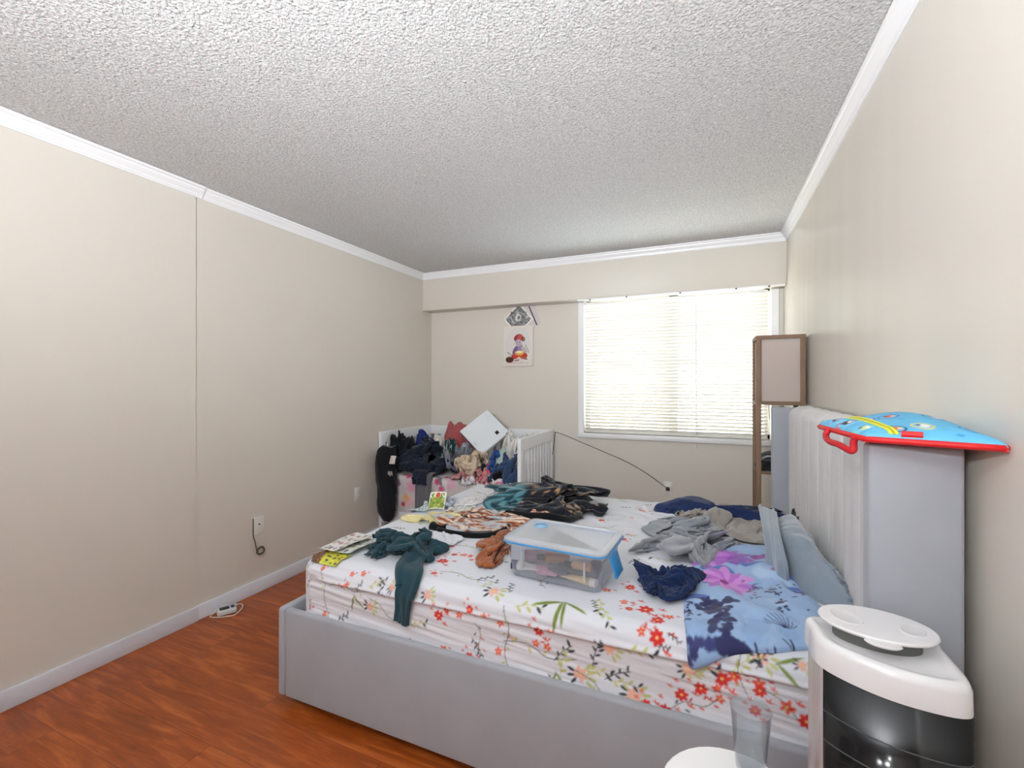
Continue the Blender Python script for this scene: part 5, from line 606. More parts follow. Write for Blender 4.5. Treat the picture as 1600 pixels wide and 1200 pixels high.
3,2,6,7,8,6,1,0,4,1,3,2,3,3,-5,1,6,2,0,3,0,-1,6,4,-1,-1,2,9,10,5,5,3,10,8,7,7,2,-3,1,4,1,2,4,5,3,3,4,8,10,6,0,0,5,-1,4,2,0,3,-4,-2,6,4,0,4,-1,2,6,6,-2,-2,2,8,10,6,4,4,7,10,7,5,5,-1,0,4,1,2,5,5,1,5,2,9,10,7,-1,1,2,5,3,0,1,0,-3,0,1,5,-1,4,0,1,5,6,1,-2,1,7,9,5,5,4,5,8,10,6,5,3,-2,4,3,2,1,5,5,3,4,7,7,6,3,2,5,1,5,2,0,-1,-1,-2,-4,9,-3,0,2,2,3,3,3,-1,0,10,6,7,6,3,4,8,8,7,5,3,1,4,3,1,4,2,4,2,7,7,8,6,2,5,6,-1,3,4,0,0,0,-5,-4,1,3,-2,0,3,2,2,4,1,-2,8,7,8,4,5,2,9,8,8,3,3,2,5,1,1,5,3,1,5,6,8,8,8,0,9,5,1,4,1,-1,1,-2,-2,-4,-3,2,3,-1,-3,4,5,5,1,-4,8,8,7,4,4,3,7,6,8,5,2,3,5,3,2,2,5,3,3,5,7,8,8,4,9,8,2,3,1,0,-4,-4,0,-1,-3,0,0,2,3,2,7,5,2,-6,10,8,5,6,1,4,7,5,5,5,4,2,4,3,2,2,6,7,2,5,6,7,7,5,8,14,4,1,2,-2,-2,-6,-3,1,0,-2,-1,0,6,0,2,5,1,0,10,8,2,5,5,4,3,8,6,1,3,3,2,2,3,4,5,6,4,5,6,9,7,7,7,10,12,-1,2,1,-4,-8,-3,3,-1,2,-1,-2,5,0,-3,0,3,7,8,6,5,0,7,3,6,4,9,3,-3,4,2,0,3,6,8,6,3,4,5,11,9,6,9,9,8,3,-2,5,-3,-6,-1,1,1,2,0,1,10,-2,-5,0,5,-2,-3,4,0,1,4,4,-5,-7,0,-2,3,4,3,4,3,1,-1,-5,-4,-5,-2,2,1,-2,-1,7,4,-3,-6,-1,0,-2,2,-2,2,5,4,9,0,0,-5,-3,2,9,-3,2,3,-2,-3,9,-2,-6,-2,-1,2,-4,1,4,3,2,6,-4,-6,-4,-4,-1,5,2,-3,0,6,-1,-7,-4,0,2,0,4,-2,2,7,9,2,-2,-2,-4,6,9,1,0,-1,-2,-4,5,3,-2,-4,0,0,-2,-1,0,2,1,6,-3,-3,-5,-6,-1,2,2,-1,0,2,0,-5,1,-2,3,-2,2,4,0,9,6,7,-2,-3,-4,8,6,1,4,-2,-7,-3,4,-3,2,-1,0,2,-2,0,-2,-5,2,4,3,-2,-5,-4,0,0,1,-3,-4,-1,0,3,1,-3,2,0,-1,2,5,5,7,1,0,-2,4,4,2,0,3,1,-6,-6,5,-2,-2,1,2,0,-2,1,-2,-4,-4,7,-4,2,-2,-3,-2,-3,0,3,-1,-2,1,-2,0,-2,3,3,-6,-2,5,9,4,4,0,2,6,1,0,0,2,-1,-3,-5,0,-3,-1,1,6,-4,0,-6,1,0,-6,4,1,-3,1,-1,-2,-4,-3,1,4,3,-6,-5,-2,0,5,4,-1,-5,2,8,6,4,1,6,3,0,0,1,0,-1,-5,-5,-2,-4,-1,3,9,-5,0,-4,-2,0,-1,-5,0,-1,-3,2,2,0,-4,-4,3,1,-3,-2,-5,-2,3,5,0,2,2,0,4,4,2,4,5,0,1,-1,0,-2,-6,-7,-2,-3,-3,5,11,-5,1,-2,-4,2,-2,-3,-4,-2,-4,-3,-1,4,3,-3,-6,-2,1,-3,2,-3,5,-1,-3,5,8,-1,-1,5,2,6,3,2,-3,-5,-2,-2,-2,-6,0,-4,-3,6,7,-1,1,1,-3,-4,-1,-5,-1,-4,-4,-3,-4,-2,1,1,-3,1,1,-3,-2,2,0,5,-3,-1,8,0,1,2,7,5,1,-1,-1,-5,-6,-5,0,-9,0,2,-4,1,8,4,-3,1,2,-4,-6,-3,0,0,-5,-3,-3,-6,-1,5,0,0,-3,-3,0,-3,4,-1,5,-3,4,-4,2,1,5,4,4,-5,1,-5,-5,-5,-3,-10,-3,3,5,-5,5,6,-3,-3,0,0,-4,-3,-2,2,0,-4,0,-8,2,1,-5,1,1,0,-1,0,2,-3,2,2,3,-8,1,-4,5,6,3,-3,-5,-5,1,-10,-4,-4,-6,0,8,2,0,3,-3,2,-2,-4,-5,-2,2,0,3,0,-1,-5,-5,5,-7,1,4,2,-6,-1,1,1,2,0,0,-6,1,-3,1,6,6,-3,-6,-4,-1,-10,-5,-3,-3,-2,7,8,-1,1,-4,-1,-1,-4,-5,-1,3,5,1,1,1,-2,-10,4,-3,2,0,2,1,-3,-3,3,5,-2,-5,-4,-2,1,-3,3,5,0,-5,-4,-3,-9,-3,-5,-5,-1,7,7,1,1,-4,-3,0,-3,-2,1,3,1,5,3,-1,0,-8,-5,4,-1,4,-2,5,-1,-2,2,2,-3,-8,-1,-4,-4,0,-2,5,3,-5,-5,1,-11,-6,-2,-4,0,5,5,-1,0,0,-1,-1,-1,-2,0,3,2,3,6,3,-2,-6,-7,-2,2,0,-2,4,6,3,-3,0,-3,-5,-3,-4,-1,-5,0,4,4,-2,-4,2,-10,-6,-3,-3,-3,1,4,5,-3,0,-2,3,-1,2,1,-1,1,3,3,6,1,-6,-3,-6,-3,-1,1,4,7,2,2,-1,-4,-4,-6,-2,6,-8,-4,-1,5,-2,-1,1,-3,-4,-7,-2,-3,-4,7,7,-1,-2,-5,1,1,2,1,2,-1,2,6,1,3,-4,-3,-2,-5,3,2,3,4,4,1,-2,-6,-9,-2,-3,-4,-1,-4,-8,4,1,-4,6,-2,-4,-5,-5,-1,-5,0,7,7,-2,-3,-4,2,4,0,2,1,-3,8,-1,3,-1,0,-4,-2,1,5,7,4,-1,0,-2,-8,-10,-3,2,2,-3,-5,-5,1,1,-3,8,-1,-9,-2,-1,-4,-4,-3,3,8,3,1,-7,2,1,0,0,1,0,4,-1,5,1,2,-2,-2,2,3,4,6,4,-2,-5,-6,-9,-6,2,0,-3,-4,-1,1,-1,-5,5,3,-9,-3,-1,0,-6,-3,1,7,5,1,-5,1,0,-1,-2,1,3,4,0,4,2,0,1,0,2,4,2,5,3,1,-7,-10,-4,-6,-1,1,-7,-2,-3,-2,1,-3,2,6,-2,-6,-5,1,-3,-7,3,5,3,1,-1,0,3,-1,-1,-1,2,8,2,3,0,2,0,2,2,2,5,3,3,-1,-6,-10,-6,-5,-2,-3,-2,-6,0,-4,-3,0,-1,4,3,-1,-6,-1,-1,-7,-3,7,4,0,2,2,0,3,-1,-1,-1,8,4,3,2,1,-1,1,4,3,4,4,2,-3,-8,-8,-8,-3,-3,-5,-2,-6,0,0,-5,-2,-2,4,4,5,-2,-5,-2,-4,-4,4,6,4,1,2,-6,5,3,-2,-2,8,1,5,4,3,-5,4,4,1,7,-3,1,-2,-7,-7,-8,-3,-3,-7,-3,-4,1,4,-6,-5,2,-1,3,5,5,-2,-6,-6,1,4,6,2,-1,4,-1,0,0,4,-3,4,9,1,2,4,-3,5,4,-2,7,1,-6,-1,-8,-9,-10,3,3,-5,3,-3,0,4,-7,-7,2,0,-3,4,5,1,-3,-2,1,6,3,3,-2,-1,5,-2,1,1,1,2,11,4,3,-4,-5,8,8,-2,6,-1,-7,-4,-8,-10,-5,-1,4,-4,-1,-1,1,5,-5,-6,6,3,-5,-4,0,3,1,7,3,4,4,1,-1,-3,2,0,0,2,1,3,4,4,4,0,-4,2,10,-1,5,-3,-6,-4,-9,-9,-6,-4,2,5,0,0,-3,-3,0,-7,4,5,2,0,-2,1,3,5,4,3,5,-2,-1,-1,-1,-3,5,2,1,3,0,1,2,5,-6,-2,13,-1,1,1,-6,-6,-7,-8,-8,-2,1,2,-1,-1,-1,-5,0,-7,3,5,6,4,1,3,1,2,5,2,1,-2,0,-3,1,-4,6,-1,-2,3,1,3,4,0,-3,-2,7,6,-6,3,-4,-8,-3,-9,-4,-3,0,0,0,-3,-1,-2,-2,-4,1,5,7,7,4,
1,3,5,2,2,-2,-2,0,-3,-3,-4,5,3,-4,-3,6,0,2,-3,2,-5,6,12,-5,-1,-1,-9,-6,-4,-3,0,-5,3,-3,-1,-1,-3,-5,-2,5,4,5,7,9,6,2,3,3,-3,0,-4,-2,-2,-4,-4,-3,3,-2,3,1,2,0,-6,3,4,-1,12,-2,-1,-4,-9,-7,0,-2,-4,-3,0,0,-1,-1,-4,-7,-1,1,5,8,7,9,9,7,0,-3,-2,-3,-3,-1,2,-4,-6,-4,-3,2,3,3,1,-2,0,-5,6,-1,9,2,-5,-2,-7,-8,7,-4,-5,-3,2,-3,-2,0,0,-9,-2,3,1,7,10,11,9,7,1,-1,-3,-4,-3,0,-2,-3,-4,-2,-2,0,-3,0,2,-3,1,1,-1,2,9,3,-4,-4,-5,-5,4,-5,1,-4,-1,1,-3,0,-1,-8,-4,5,2,5,7,10,12,4,0,3,-1,-1,-5,-1,-1,-4,-4,0,0,-3,-4,-3,2,1,-4,2,-4,10,1,3,-1,-6,-7,4,0,-8,4,1,2,0,-1,-1,-2,-8,-2,5,0,6,9,6,8,10,-1,-3,2,0,-4,-3,4,-3,-5,-3,1,-2,-3,-1,-3,-2,3,0,-6,7,0,4,-1,-4,-6,3,3,-6,-3,-1,-3,5,-3,2,0,-9,-4,5,-2,7,8,9,6,6,4,-5,-4,2,0,-2,-1,3,-2,-5,0,-2,-4,1,-2,-4,5,0,-8,3,-2,4,0,-5,-3,3,1,-2,0,-5,3,4,-1,-2,2,-9,-4,1,0,6,8,5,8,8,3,-2,-5,-3,3,4,-3,-2,2,-1,-3,-4,-1,-4,-2,-1,2,-3,-8,8,-1,-2,-1,-3,-4,3,5,-6,4,2,2,5,-3,-3,1,-9,1,-3,1,5,9,5,4,5,7,2,-3,-3,-3,2,0,-2,-1,5,-2,-3,-1,-4,-3,-2,-5,-5,-1,9,0,-5,-3,-1,-3,-3,9,-3,1,5,-2,7,-3,-2,2,-11,-1,2,0,-2,10,10,7,3,-1,5,1,-3,-3,0,-3,5,0,-1,1,-2,-3,-2,-1,-5,-6,-4,6,0,1,-2,-4,-2,-3,-5,6,-1,-2,4,-1,8,-1,-1,0,-8,-3,3,-3,-3,5,11,9,8,-3,0,4,1,-3,2,-4,1,5,0,0,-2,-7,1,-3,-4,-4,-4,7,-2,-3,-1,-3,-1,-2,-8,2,-1,-3,4,2,6,2,-2,-2,-7,0,3,-9,1,3,8,6,8,4,0,-1,4,1,2,-1,-4,2,-3,2,3,-7,-1,-1,-8,1,-3,-1,-2,-5,-1,-1,-1,2,-4,-7,7,-2,-2,3,0,5,0,-4,-5,-1,5,-10,-2,3,7,6,10,5,2,-2,-2,1,2,5,-1,-1,-3,-2,4,-1,-6,0,-5,1,-9,-5,1,-7,-4,1,2,1,2,-7,-1,3,0,6,-5,3,-1,-4,-5,-1,7,-8,-3,-1,5,9,10,9,3,-1,-2,1,1,2,3,-1,-3,-3,0,4,-7,-4,1,-6,-6,-8,-3,-1,-4,-3,2,-1,3,3,-7,-4,2,2,-5,-4,0,-5,1,0,3,-1,-3,-3,-1,10,8,10,8,1,-2,1,2,-1,1,1,0,-3,-4,4,-4,-5,0,-5,-8,-8,-9,-1,-1,-4,0,-2,6,5,-1,-6,2,2,-6,-9,3,-1,-1,4,-4,1,-2,1,-3,5,9,7,10,5,-1,-1,3,0,0,0,0,-3,0,-4,2,-4,-2,-4,-9,-10,-13,-5,2,-2,-2,0,4,6,5,1,-5,
    ],
    'tumbled': [
-108,-2,5,4,-1,0,6,6,10,14,4,5,15,14,5,0,-9,-5,0,6,6,5,5,-1,-3,-4,1,3,-2,-1,-1,5,-5,-3,-2,10,13,12,-7,-6,9,-3,-7,-7,-3,-3,4,6,6,-3,5,9,8,9,4,11,17,14,7,-3,-10,-8,3,5,6,6,7,-1,-1,-3,-3,5,-1,-2,-4,1,2,-4,-4,11,9,9,-2,-9,11,-4,-8,-9,-3,-3,4,7,8,2,2,9,10,2,10,8,22,12,7,-3,-10,-7,3,6,5,7,8,0,-1,-4,-1,-1,4,-6,-7,-2,3,-2,-4,11,11,5,-1,11,-6,-8,-7,-11,-3,1,2,8,8,0,7,9,7,0,11,12,19,13,4,0,-11,-2,2,6,4,8,4,2,2,-4,2,-4,-3,-3,-4,-5,-2,2,-2,4,12,7,-2,19,-9,-7,-11,-11,-5,6,5,4,8,2,10,6,7,4,7,16,19,11,6,-5,-6,-1,2,4,7,6,4,5,0,-5,-1,-6,-5,-3,0,-4,-1,4,-1,0,9,5,15,4,-8,-6,-11,-13,0,5,6,8,9,2,7,5,1,10,8,15,22,10,2,-6,1,0,3,3,9,5,1,0,5,-3,-5,-5,-5,-2,-1,-2,-2,-1,4,0,5,8,17,0,-9,-7,-7,-15,-1,9,4,7,10,7,6,1,4,7,12,17,16,11,-3,-3,-2,5,7,3,8,2,0,5,4,-1,-6,-7,-5,-4,1,-3,-1,-2,0,4,6,15,13,-7,-8,-8,-3,-17,-2,9,9,8,6,9,8,3,4,7,10,17,17,7,0,-3,-2,4,4,9,4,6,2,4,2,0,-8,-6,-9,-1,-1,0,-4,1,0,2,6,16,12,-10,-10,-8,-1,-15,3,7,8,13,7,8,6,7,2,6,12,15,12,10,2,-2,-2,0,5,10,4,3,9,4,1,-1,-9,-8,-7,0,-1,-3,-1,0,-1,4,6,26,-5,-9,-10,-7,-6,-8,-1,11,9,9,13,9,4,2,5,6,13,17,6,9,3,-2,0,-1,6,7,8,3,9,2,6,-2,-8,-8,-5,-5,-1,-3,-1,0,-1,6,26,2,-10,-6,-10,-2,-6,-10,0,9,11,11,15,11,3,-2,7,5,12,14,11,9,2,-6,1,0,5,7,9,9,2,0,8,4,-10,-7,-6,-4,0,-3,-2,0,1,4,25,-1,-12,-7,-6,-9,-3,-1,5,6,11,14,15,11,5,-2,2,3,12,11,13,8,1,-7,-1,2,7,8,10,13,3,-4,2,10,-3,-10,-4,-3,-2,-2,-4,0,2,10,18,-7,-8,-11,-5,-11,-1,6,-3,9,11,16,17,11,6,-5,5,1,9,14,9,5,2,-4,-4,4,7,8,12,11,8,-3,0,5,2,-7,-2,-3,-4,-4,-4,1,3,12,13,-10,-10,-6,-10,-6,1,9,2,6,13,16,18,11,8,-6,4,4,5,9,12,6,1,-2,-6,7,4,10,13,13,7,-2,0,6,1,-5,-3,-2,-2,-5,-4,1,1,23,-2,-11,-11,-3,-11,-7,7,9,3,5,12,17,17,10,9,-4,4,4,6,6,6,7,2,-1,-3,8,2,9,13,15,8,-3,1,7,3,-2,-3,-3,-4,-5,-2,-1,7,17,-7,-11,-14,-6,-7,1,9,10,-2,8,12,17,18,11,6,0,2,5,2,6,6,3,4,0,-4,9,3,10,14,14,10,-4,1,9,3,-1,-2,0,-3,-3,-5,-2,16,0,-11,-7,-10,-10,-1,2,10,12,0,7,11,18,15,14,9,1,2,4,1,-2,7,5,6,3,-7,9,6,9,13,15,10,-2,1,10,5,-2,-1,0,-1,-4,-8,4,3,3,-13,-10,-2,-7,0,1,14,13,3,4,10,18,18,12,9,0,6,4,2,-3,0,6,5,5,-5,10,9,5,15,14,9,2,1,7,6,0,-1,-2,0,-3,-8,9,0,-6,-12,-11,-3,2,-3,3,16,17,2,5,8,15,21,14,7,3,5,3,4,-1,-2,-2,7,5,-1,9,10,2,12,18,11,2,0,10,5,2,-3,-1,0,-5,-6,3,-1,-6,-7,-12,-3,3,-5,9,19,16,-2,7,6,15,18,18,6,2,8,4,2,2,-2,-3,6,5,0,9,8,5,9,15,10,6,0,10,7,5,-3,-1,2,-7,-10,1,-4,-4,-6,-8,1,0,-7,11,24,14,1,6,7,13,18,17,8,-1,8,5,5,2,0,-4,6,4,-1,8,10,8,4,14,11,7,4,10,6,4,1,-5,0,-4,-9,-7,-4,-6,0,-2,-2,-1,-6,14,24,14,3,5,7,14,18,16,9,0,6,1,5,3,3,-5,3,6,2,7,9,7,7,13,10,3,6,10,9,4,3,-4,-1,-5,-12,-8,-6,-7,0,5,-3,-4,-1,17,22,11,3,4,5,15,17,16,9,2,8,-1,3,4,3,-1,1,3,5,7,10,5,8,8,12,6,1,14,10,5,0,0,-1,-17,-10,-6,-4,-5,0,5,0,-7,4,16,18,13,0,4,5,14,16,17,10,-1,8,3,4,3,3,0,3,2,5,6,9,8,5,11,10,5,2,11,12,7,-1,1,-2,-18,-13,-6,-4,0,1,4,-1,-7,3,18,19,11,0,1,10,15,13,15,10,1,4,7,4,2,4,4,5,-1,4,7,9,6,7,9,11,4,5,10,12,6,3,1,-10,-22,-6,-5,-9,7,2,5,-5,-4,0,17,20,11,5,-1,12,13,13,11,7,1,8,10,4,2,3,3,5,4,0,5,11,7,8,9,7,6,8,10,12,6,4,-1,-13,-25,-2,-8,-9,8,7,2,-4,-4,1,16,19,12,-3,4,10,12,16,11,9,-3,7,12,5,3,3,4,5,1,3,6,9,8,7,9,8,4,7,12,13,7,4,-2,-32,-11,2,-10,-9,9,10,3,-5,-6,0,14,18,14,-1,6,8,12,15,12,6,3,4,12,7,4,4,5,5,2,3,7,10,7,3,11,9,5,4,12,12,9,4,-7,-33,-6,1,-10,-9,12,10,2,-6,-4,-2,13,17,14,8,3,8,8,12,9,8,3,8,10,7,6,6,5,8,0,1,3,13,10,2,10,10,7,5,12,10,7,4,-30,-13,-3,0,-9,-9,11,13,2,-5,-7,-1,11,17,15,0,6,9,4,8,10,8,7,7,8,8,6,8,6,9,2,0,2,7,13,8,8,9,8,6,12,11,7,-12,-23,-10,0,-5,-4,-10,12,15,1,-6,-7,-1,9,17,16,2,6,11,-1,8,7,10,6,9,6,8,9,10,8,7,3,4,2,8,12,7,8,9,6,9,11,10,6,-14,-25,-10,0,-7,-2,-7,13,14,2,-7,-4,-1,8,14,16,7,2,8,-3,8,7,8,9,10,8,9,9,9,10,8,1,3,5,6,12,8,9,10,6,8,11,10,3,-24,-16,-8,-6,-9,-4,4,13,13,1,-6,-5,2,5,11,17,-3,7,7,-2,4,8,9,8,11,9,9,11,10,7,9,6,-1,4,11,11,5,11,11,6,7,9,8,2,-28,-10,-10,-11,-10,3,6,14,11,1,-10,2,3,2,11,14,-3,10,8,1,4,9,6,8,11,9,8,10,12,9,7,4,5,2,12,11,4,8,12,8,7,10,9,-19,-11,-10,-13,-13,-12,3,12,14,12,-1,-6,2,6,0,11,14,1,10,12,3,2,5,10,7,6,12,10,10,11,10,6,-1,7,11,10,5,6,7,13,9,6,8,9,-19,-13,-9,-12,-13,-11,-1,15,12,11,3,-3,1,8,2,8,13,5,12,9,5,3,-1,10,8,5,11,13,11,9,9,7,5,5,10,8,4,5,8,11,9,9,10,-2,-17,
-10,-13,-11,-12,-11,3,15,11,11,8,1,2,5,3,7,12,11,10,4,4,5,-3,11,6,8,8,12,13,11,6,6,6,9,9,8,3,2,8,14,8,4,12,-1,-22,-9,-12,-15,-12,-2,3,16,9,8,8,9,5,1,6,4,11,14,7,5,-2,4,-2,8,6,8,10,11,13,8,9,6,6,8,8,4,5,5,7,12,9,6,9,-10,-9,-14,-12,-13,-12,-4,9,14,9,5,8,8,7,3,7,4,9,10,7,4,-3,1,-2,6,6,9,10,10,10,10,8,7,7,8,8,5,1,3,12,12,9,3,8,-10,-12,-11,-12,-12,-14,-4,14,12,8,6,7,9,5,8,6,2,6,6,8,3,-2,-3,1,4,6,5,12,11,10,10,8,7,7,9,6,5,2,3,11,12,10,6,3,-14,-8,-12,-13,-13,-11,-7,15,12,8,7,6,8,8,5,9,6,3,6,6,5,-2,-10,7,3,5,7,11,10,9,6,5,8,9,11,4,5,2,2,14,14,10,9,-4,-10,-11,-10,-13,-12,-10,-6,11,9,8,7,9,9,6,5,5,10,10,4,1,7,-3,-5,4,6,4,6,11,6,3,6,6,8,9,13,5,1,4,8,17,11,11,6,-8,-9,-8,-8,-14,-12,-8,-3,4,9,6,12,7,9,9,5,4,10,14,2,3,1,-1,-1,5,4,4,5,9,7,3,5,6,7,7,11,6,3,6,10,18,13,6,-3,-3,-9,-3,-10,-13,-10,-7,0,0,3,9,10,9,9,6,5,8,11,13,6,-3,3,-4,3,4,3,3,5,6,8,7,5,6,7,7,5,8,6,5,14,19,8,-1,-4,0,-4,-5,-10,-10,-10,-5,3,1,-3,7,10,8,8,5,5,9,13,14,-15,-6,0,0,-4,-1,6,-5,-2,0,-6,3,0,4,-1,-5,-3,-11,-8,-3,-3,-9,4,4,1,-6,-1,-6,-1,-5,-9,-9,-2,-1,-6,-3,0,-2,1,-14,0,7,-3,-1,6,-7,0,-2,-4,1,2,0,-3,-4,-1,-1,-2,4,-2,-7,-4,-5,-5,-8,-3,-5,-1,7,-1,-7,-3,1,-7,-6,-7,-5,-5,-2,-3,-5,-3,-1,-2,-5,-2,9,-3,-4,5,-6,0,-3,-4,1,1,-1,-1,-6,0,-1,0,2,-2,-9,-5,-3,-8,-4,-4,-2,-4,4,-3,-5,-6,-4,-3,-4,-3,-6,-6,-5,-4,-5,-4,1,-4,-8,11,3,-1,0,4,-4,-3,-2,-3,1,1,-2,0,-8,0,0,-2,2,-1,-7,-4,-5,-7,-4,-3,-5,-4,-4,-2,-3,-6,-5,-6,-5,0,-4,-5,-4,-8,-5,-3,-2,-4,-1,14,5,-2,1,1,-3,-4,-3,1,2,-2,-1,-2,-5,0,-1,1,-1,-2,-6,-4,-5,-6,-3,-4,-5,-7,-6,-4,-2,-6,-4,-7,-4,-5,-5,-3,1,-8,-10,-2,-3,-6,10,15,5,-1,3,7,-5,-5,-3,0,3,-1,-1,-4,-3,-2,1,1,-1,-1,-5,-9,-3,-6,-6,-2,-7,-5,-6,-4,-5,-9,-5,-7,-6,-3,0,-5,-3,-4,-11,-6,-2,0,14,10,7,6,3,3,-3,-6,-4,1,3,0,-1,-3,-6,-3,3,1,0,0,-6,-8,-7,-4,-7,-5,-4,-6,-7,-1,-10,-11,-9,-6,-4,-2,-1,-1,-4,-7,-9,-8,-2,8,13,14,6,7,6,1,-3,-3,-4,3,2,-1,-8,-3,1,-2,4,2,0,-4,-9,-6,-5,-7,-3,-6,-6,-4,-9,-3,-10,-13,-11,-6,-3,-4,-2,1,-1,-6,-12,0,-2,9,11,11,11,10,7,4,-6,-3,0,2,1,-1,-8,-4,0,3,1,2,2,-7,-9,-9,-5,-2,-3,-7,-6,-3,-9,-8,-10,-13,-12,-7,-1,-3,-1,-2,-3,-4,-10,2,0,11,14,5,11,13,10,1,-4,-2,-1,4,-4,3,-8,-4,4,1,0,2,2,-6,-9,-9,-5,-4,-4,-8,-2,-5,-9,-12,-11,-12,-11,-10,-2,-4,-1,1,-4,-6,-9,6,5,7,16,8,10,13,13,4,-6,0,0,2,-1,-5,-1,-5,-3,4,3,2,3,-6,-8,-10,-3,-6,-6,-7,-3,-3,-10,-12,-14,-13,-11,-8,-3,-3,-3,0,-4,-3,-8,12,4,4,16,10,7,15,14,4,-7,1,-2,1,-2,-5,0,0,-2,0,0,5,5,-6,-12,-9,-3,-5,-3,-9,-5,-3,-8,-14,-14,-15,-10,-9,-3,-1,-4,-2,-2,-9,6,6,4,7,11,14,8,16,8,1,-5,0,0,0,-1,-5,2,-4,0,-1,1,3,3,-1,-13,-9,-3,-6,-1,-9,-10,-5,-6,-11,-13,-16,-10,-8,-7,-3,-2,-2,-3,-7,6,9,5,5,12,12,11,15,6,2,-5,0,2,-1,-1,-3,2,-4,-3,-1,1,5,2,-1,-13,-7,-4,-5,-7,-6,-8,-6,-9,-11,-11,-13,-11,-9,-6,-6,-4,-1,-5,-2,8,8,5,8,13,9,14,10,4,5,-7,-3,0,2,-5,-1,7,-6,-1,-4,1,3,5,0,-11,-8,-5,-4,-8,-11,-6,-6,-7,-10,-13,-12,-9,-8,-6,-5,-5,-8,-6,2,16,3,4,10,13,10,11,11,3,2,-5,-3,0,1,-4,-6,5,0,-2,-2,0,0,5,1,-9,-8,-4,-5,-6,-11,-14,-5,-8,-10,-7,-11,-10,-8,-5,-5,-8,-6,-5,16,1,1,7,11,13,11,6,5,10,1,-4,-1,-2,-2,-2,-4,3,-2,-4,1,1,0,4,0,-4,-9,-5,-3,-5,-10,-18,-9,-9,-9,-7,-6,-8,-7,-6,-8,-7,-2,-6,17,-2,0,7,15,12,7,10,2,11,3,-9,-1,2,1,-6,-3,4,-3,-2,-1,2,1,-1,3,-5,-5,-7,-6,-7,-5,-16,-13,-7,-10,-11,-6,-4,-4,-7,-7,-8,0,2,7,-5,5,7,15,10,11,8,4,2,4,-8,-5,1,3,-4,-4,2,-2,-1,-1,-1,3,-2,2,-4,-7,-3,-6,-10,-8,-14,-12,-8,-7,-9,-9,-4,-1,-9,-7,-5,-2,3,6,-4,9,7,13,13,9,6,-2,5,1,-5,-4,-2,-1,1,-5,2,-1,-3,2,-2,0,0,-2,0,-7,-4,-4,-10,-12,-15,-13,-5,-6,-9,-7,-4,-1,-8,-11,-5,5,5,-4,-1,11,12,10,14,9,4,-3,-5,2,-8,-1,0,-2,-3,-3,4,-4,-1,1,-1,-2,-2,-1,1,-5,-4,-7,-8,-14,-15,-12,-5,-4,-8,-6,-5,-4,-3,-11,-12,12,3,-6,-2,13,15,13,12,10,0,-7,-4,5,-9,-6,2,0,-4,-3,4,-3,1,-1,0,-4,-1,-4,3,-6,-1,-10,-10,-11,-15,-15,-6,-2,-10,-3,-1,-6,-6,-9,-10,13,-1,-5,1,13,15,13,12,10,0,-8,-11,2,-7,-5,-1,1,-4,-1,-1,-1,2,-3,-1,-1,-1,-6,2,-6,-3,-6,-11,-9,-19,-13,-6,-4,-7,-4,-1,-5,-8,-11,2,5,-1,-6,6,12,16,12,12,5,3,-14,-6,4,-7,-4,-4,0,-2,-1,-1,-3,4,-2,-2,-3,0,-6,1,-2,-7,-10,-6,-10,-15,-14,-7,-6,-7,-1,-5,-4,-9,-5,4,2,-3,-5,8,11,15,14,13,4,-1,-14,-9,3,-7,-2,-6,0,-2,-2,0,-4,2,2,-2,-4,-2,-6,1,-3,-3,-13,-9,-7,-14,-14,-8,-4,-7,-2,-5,-6,-8,1,5,-3,
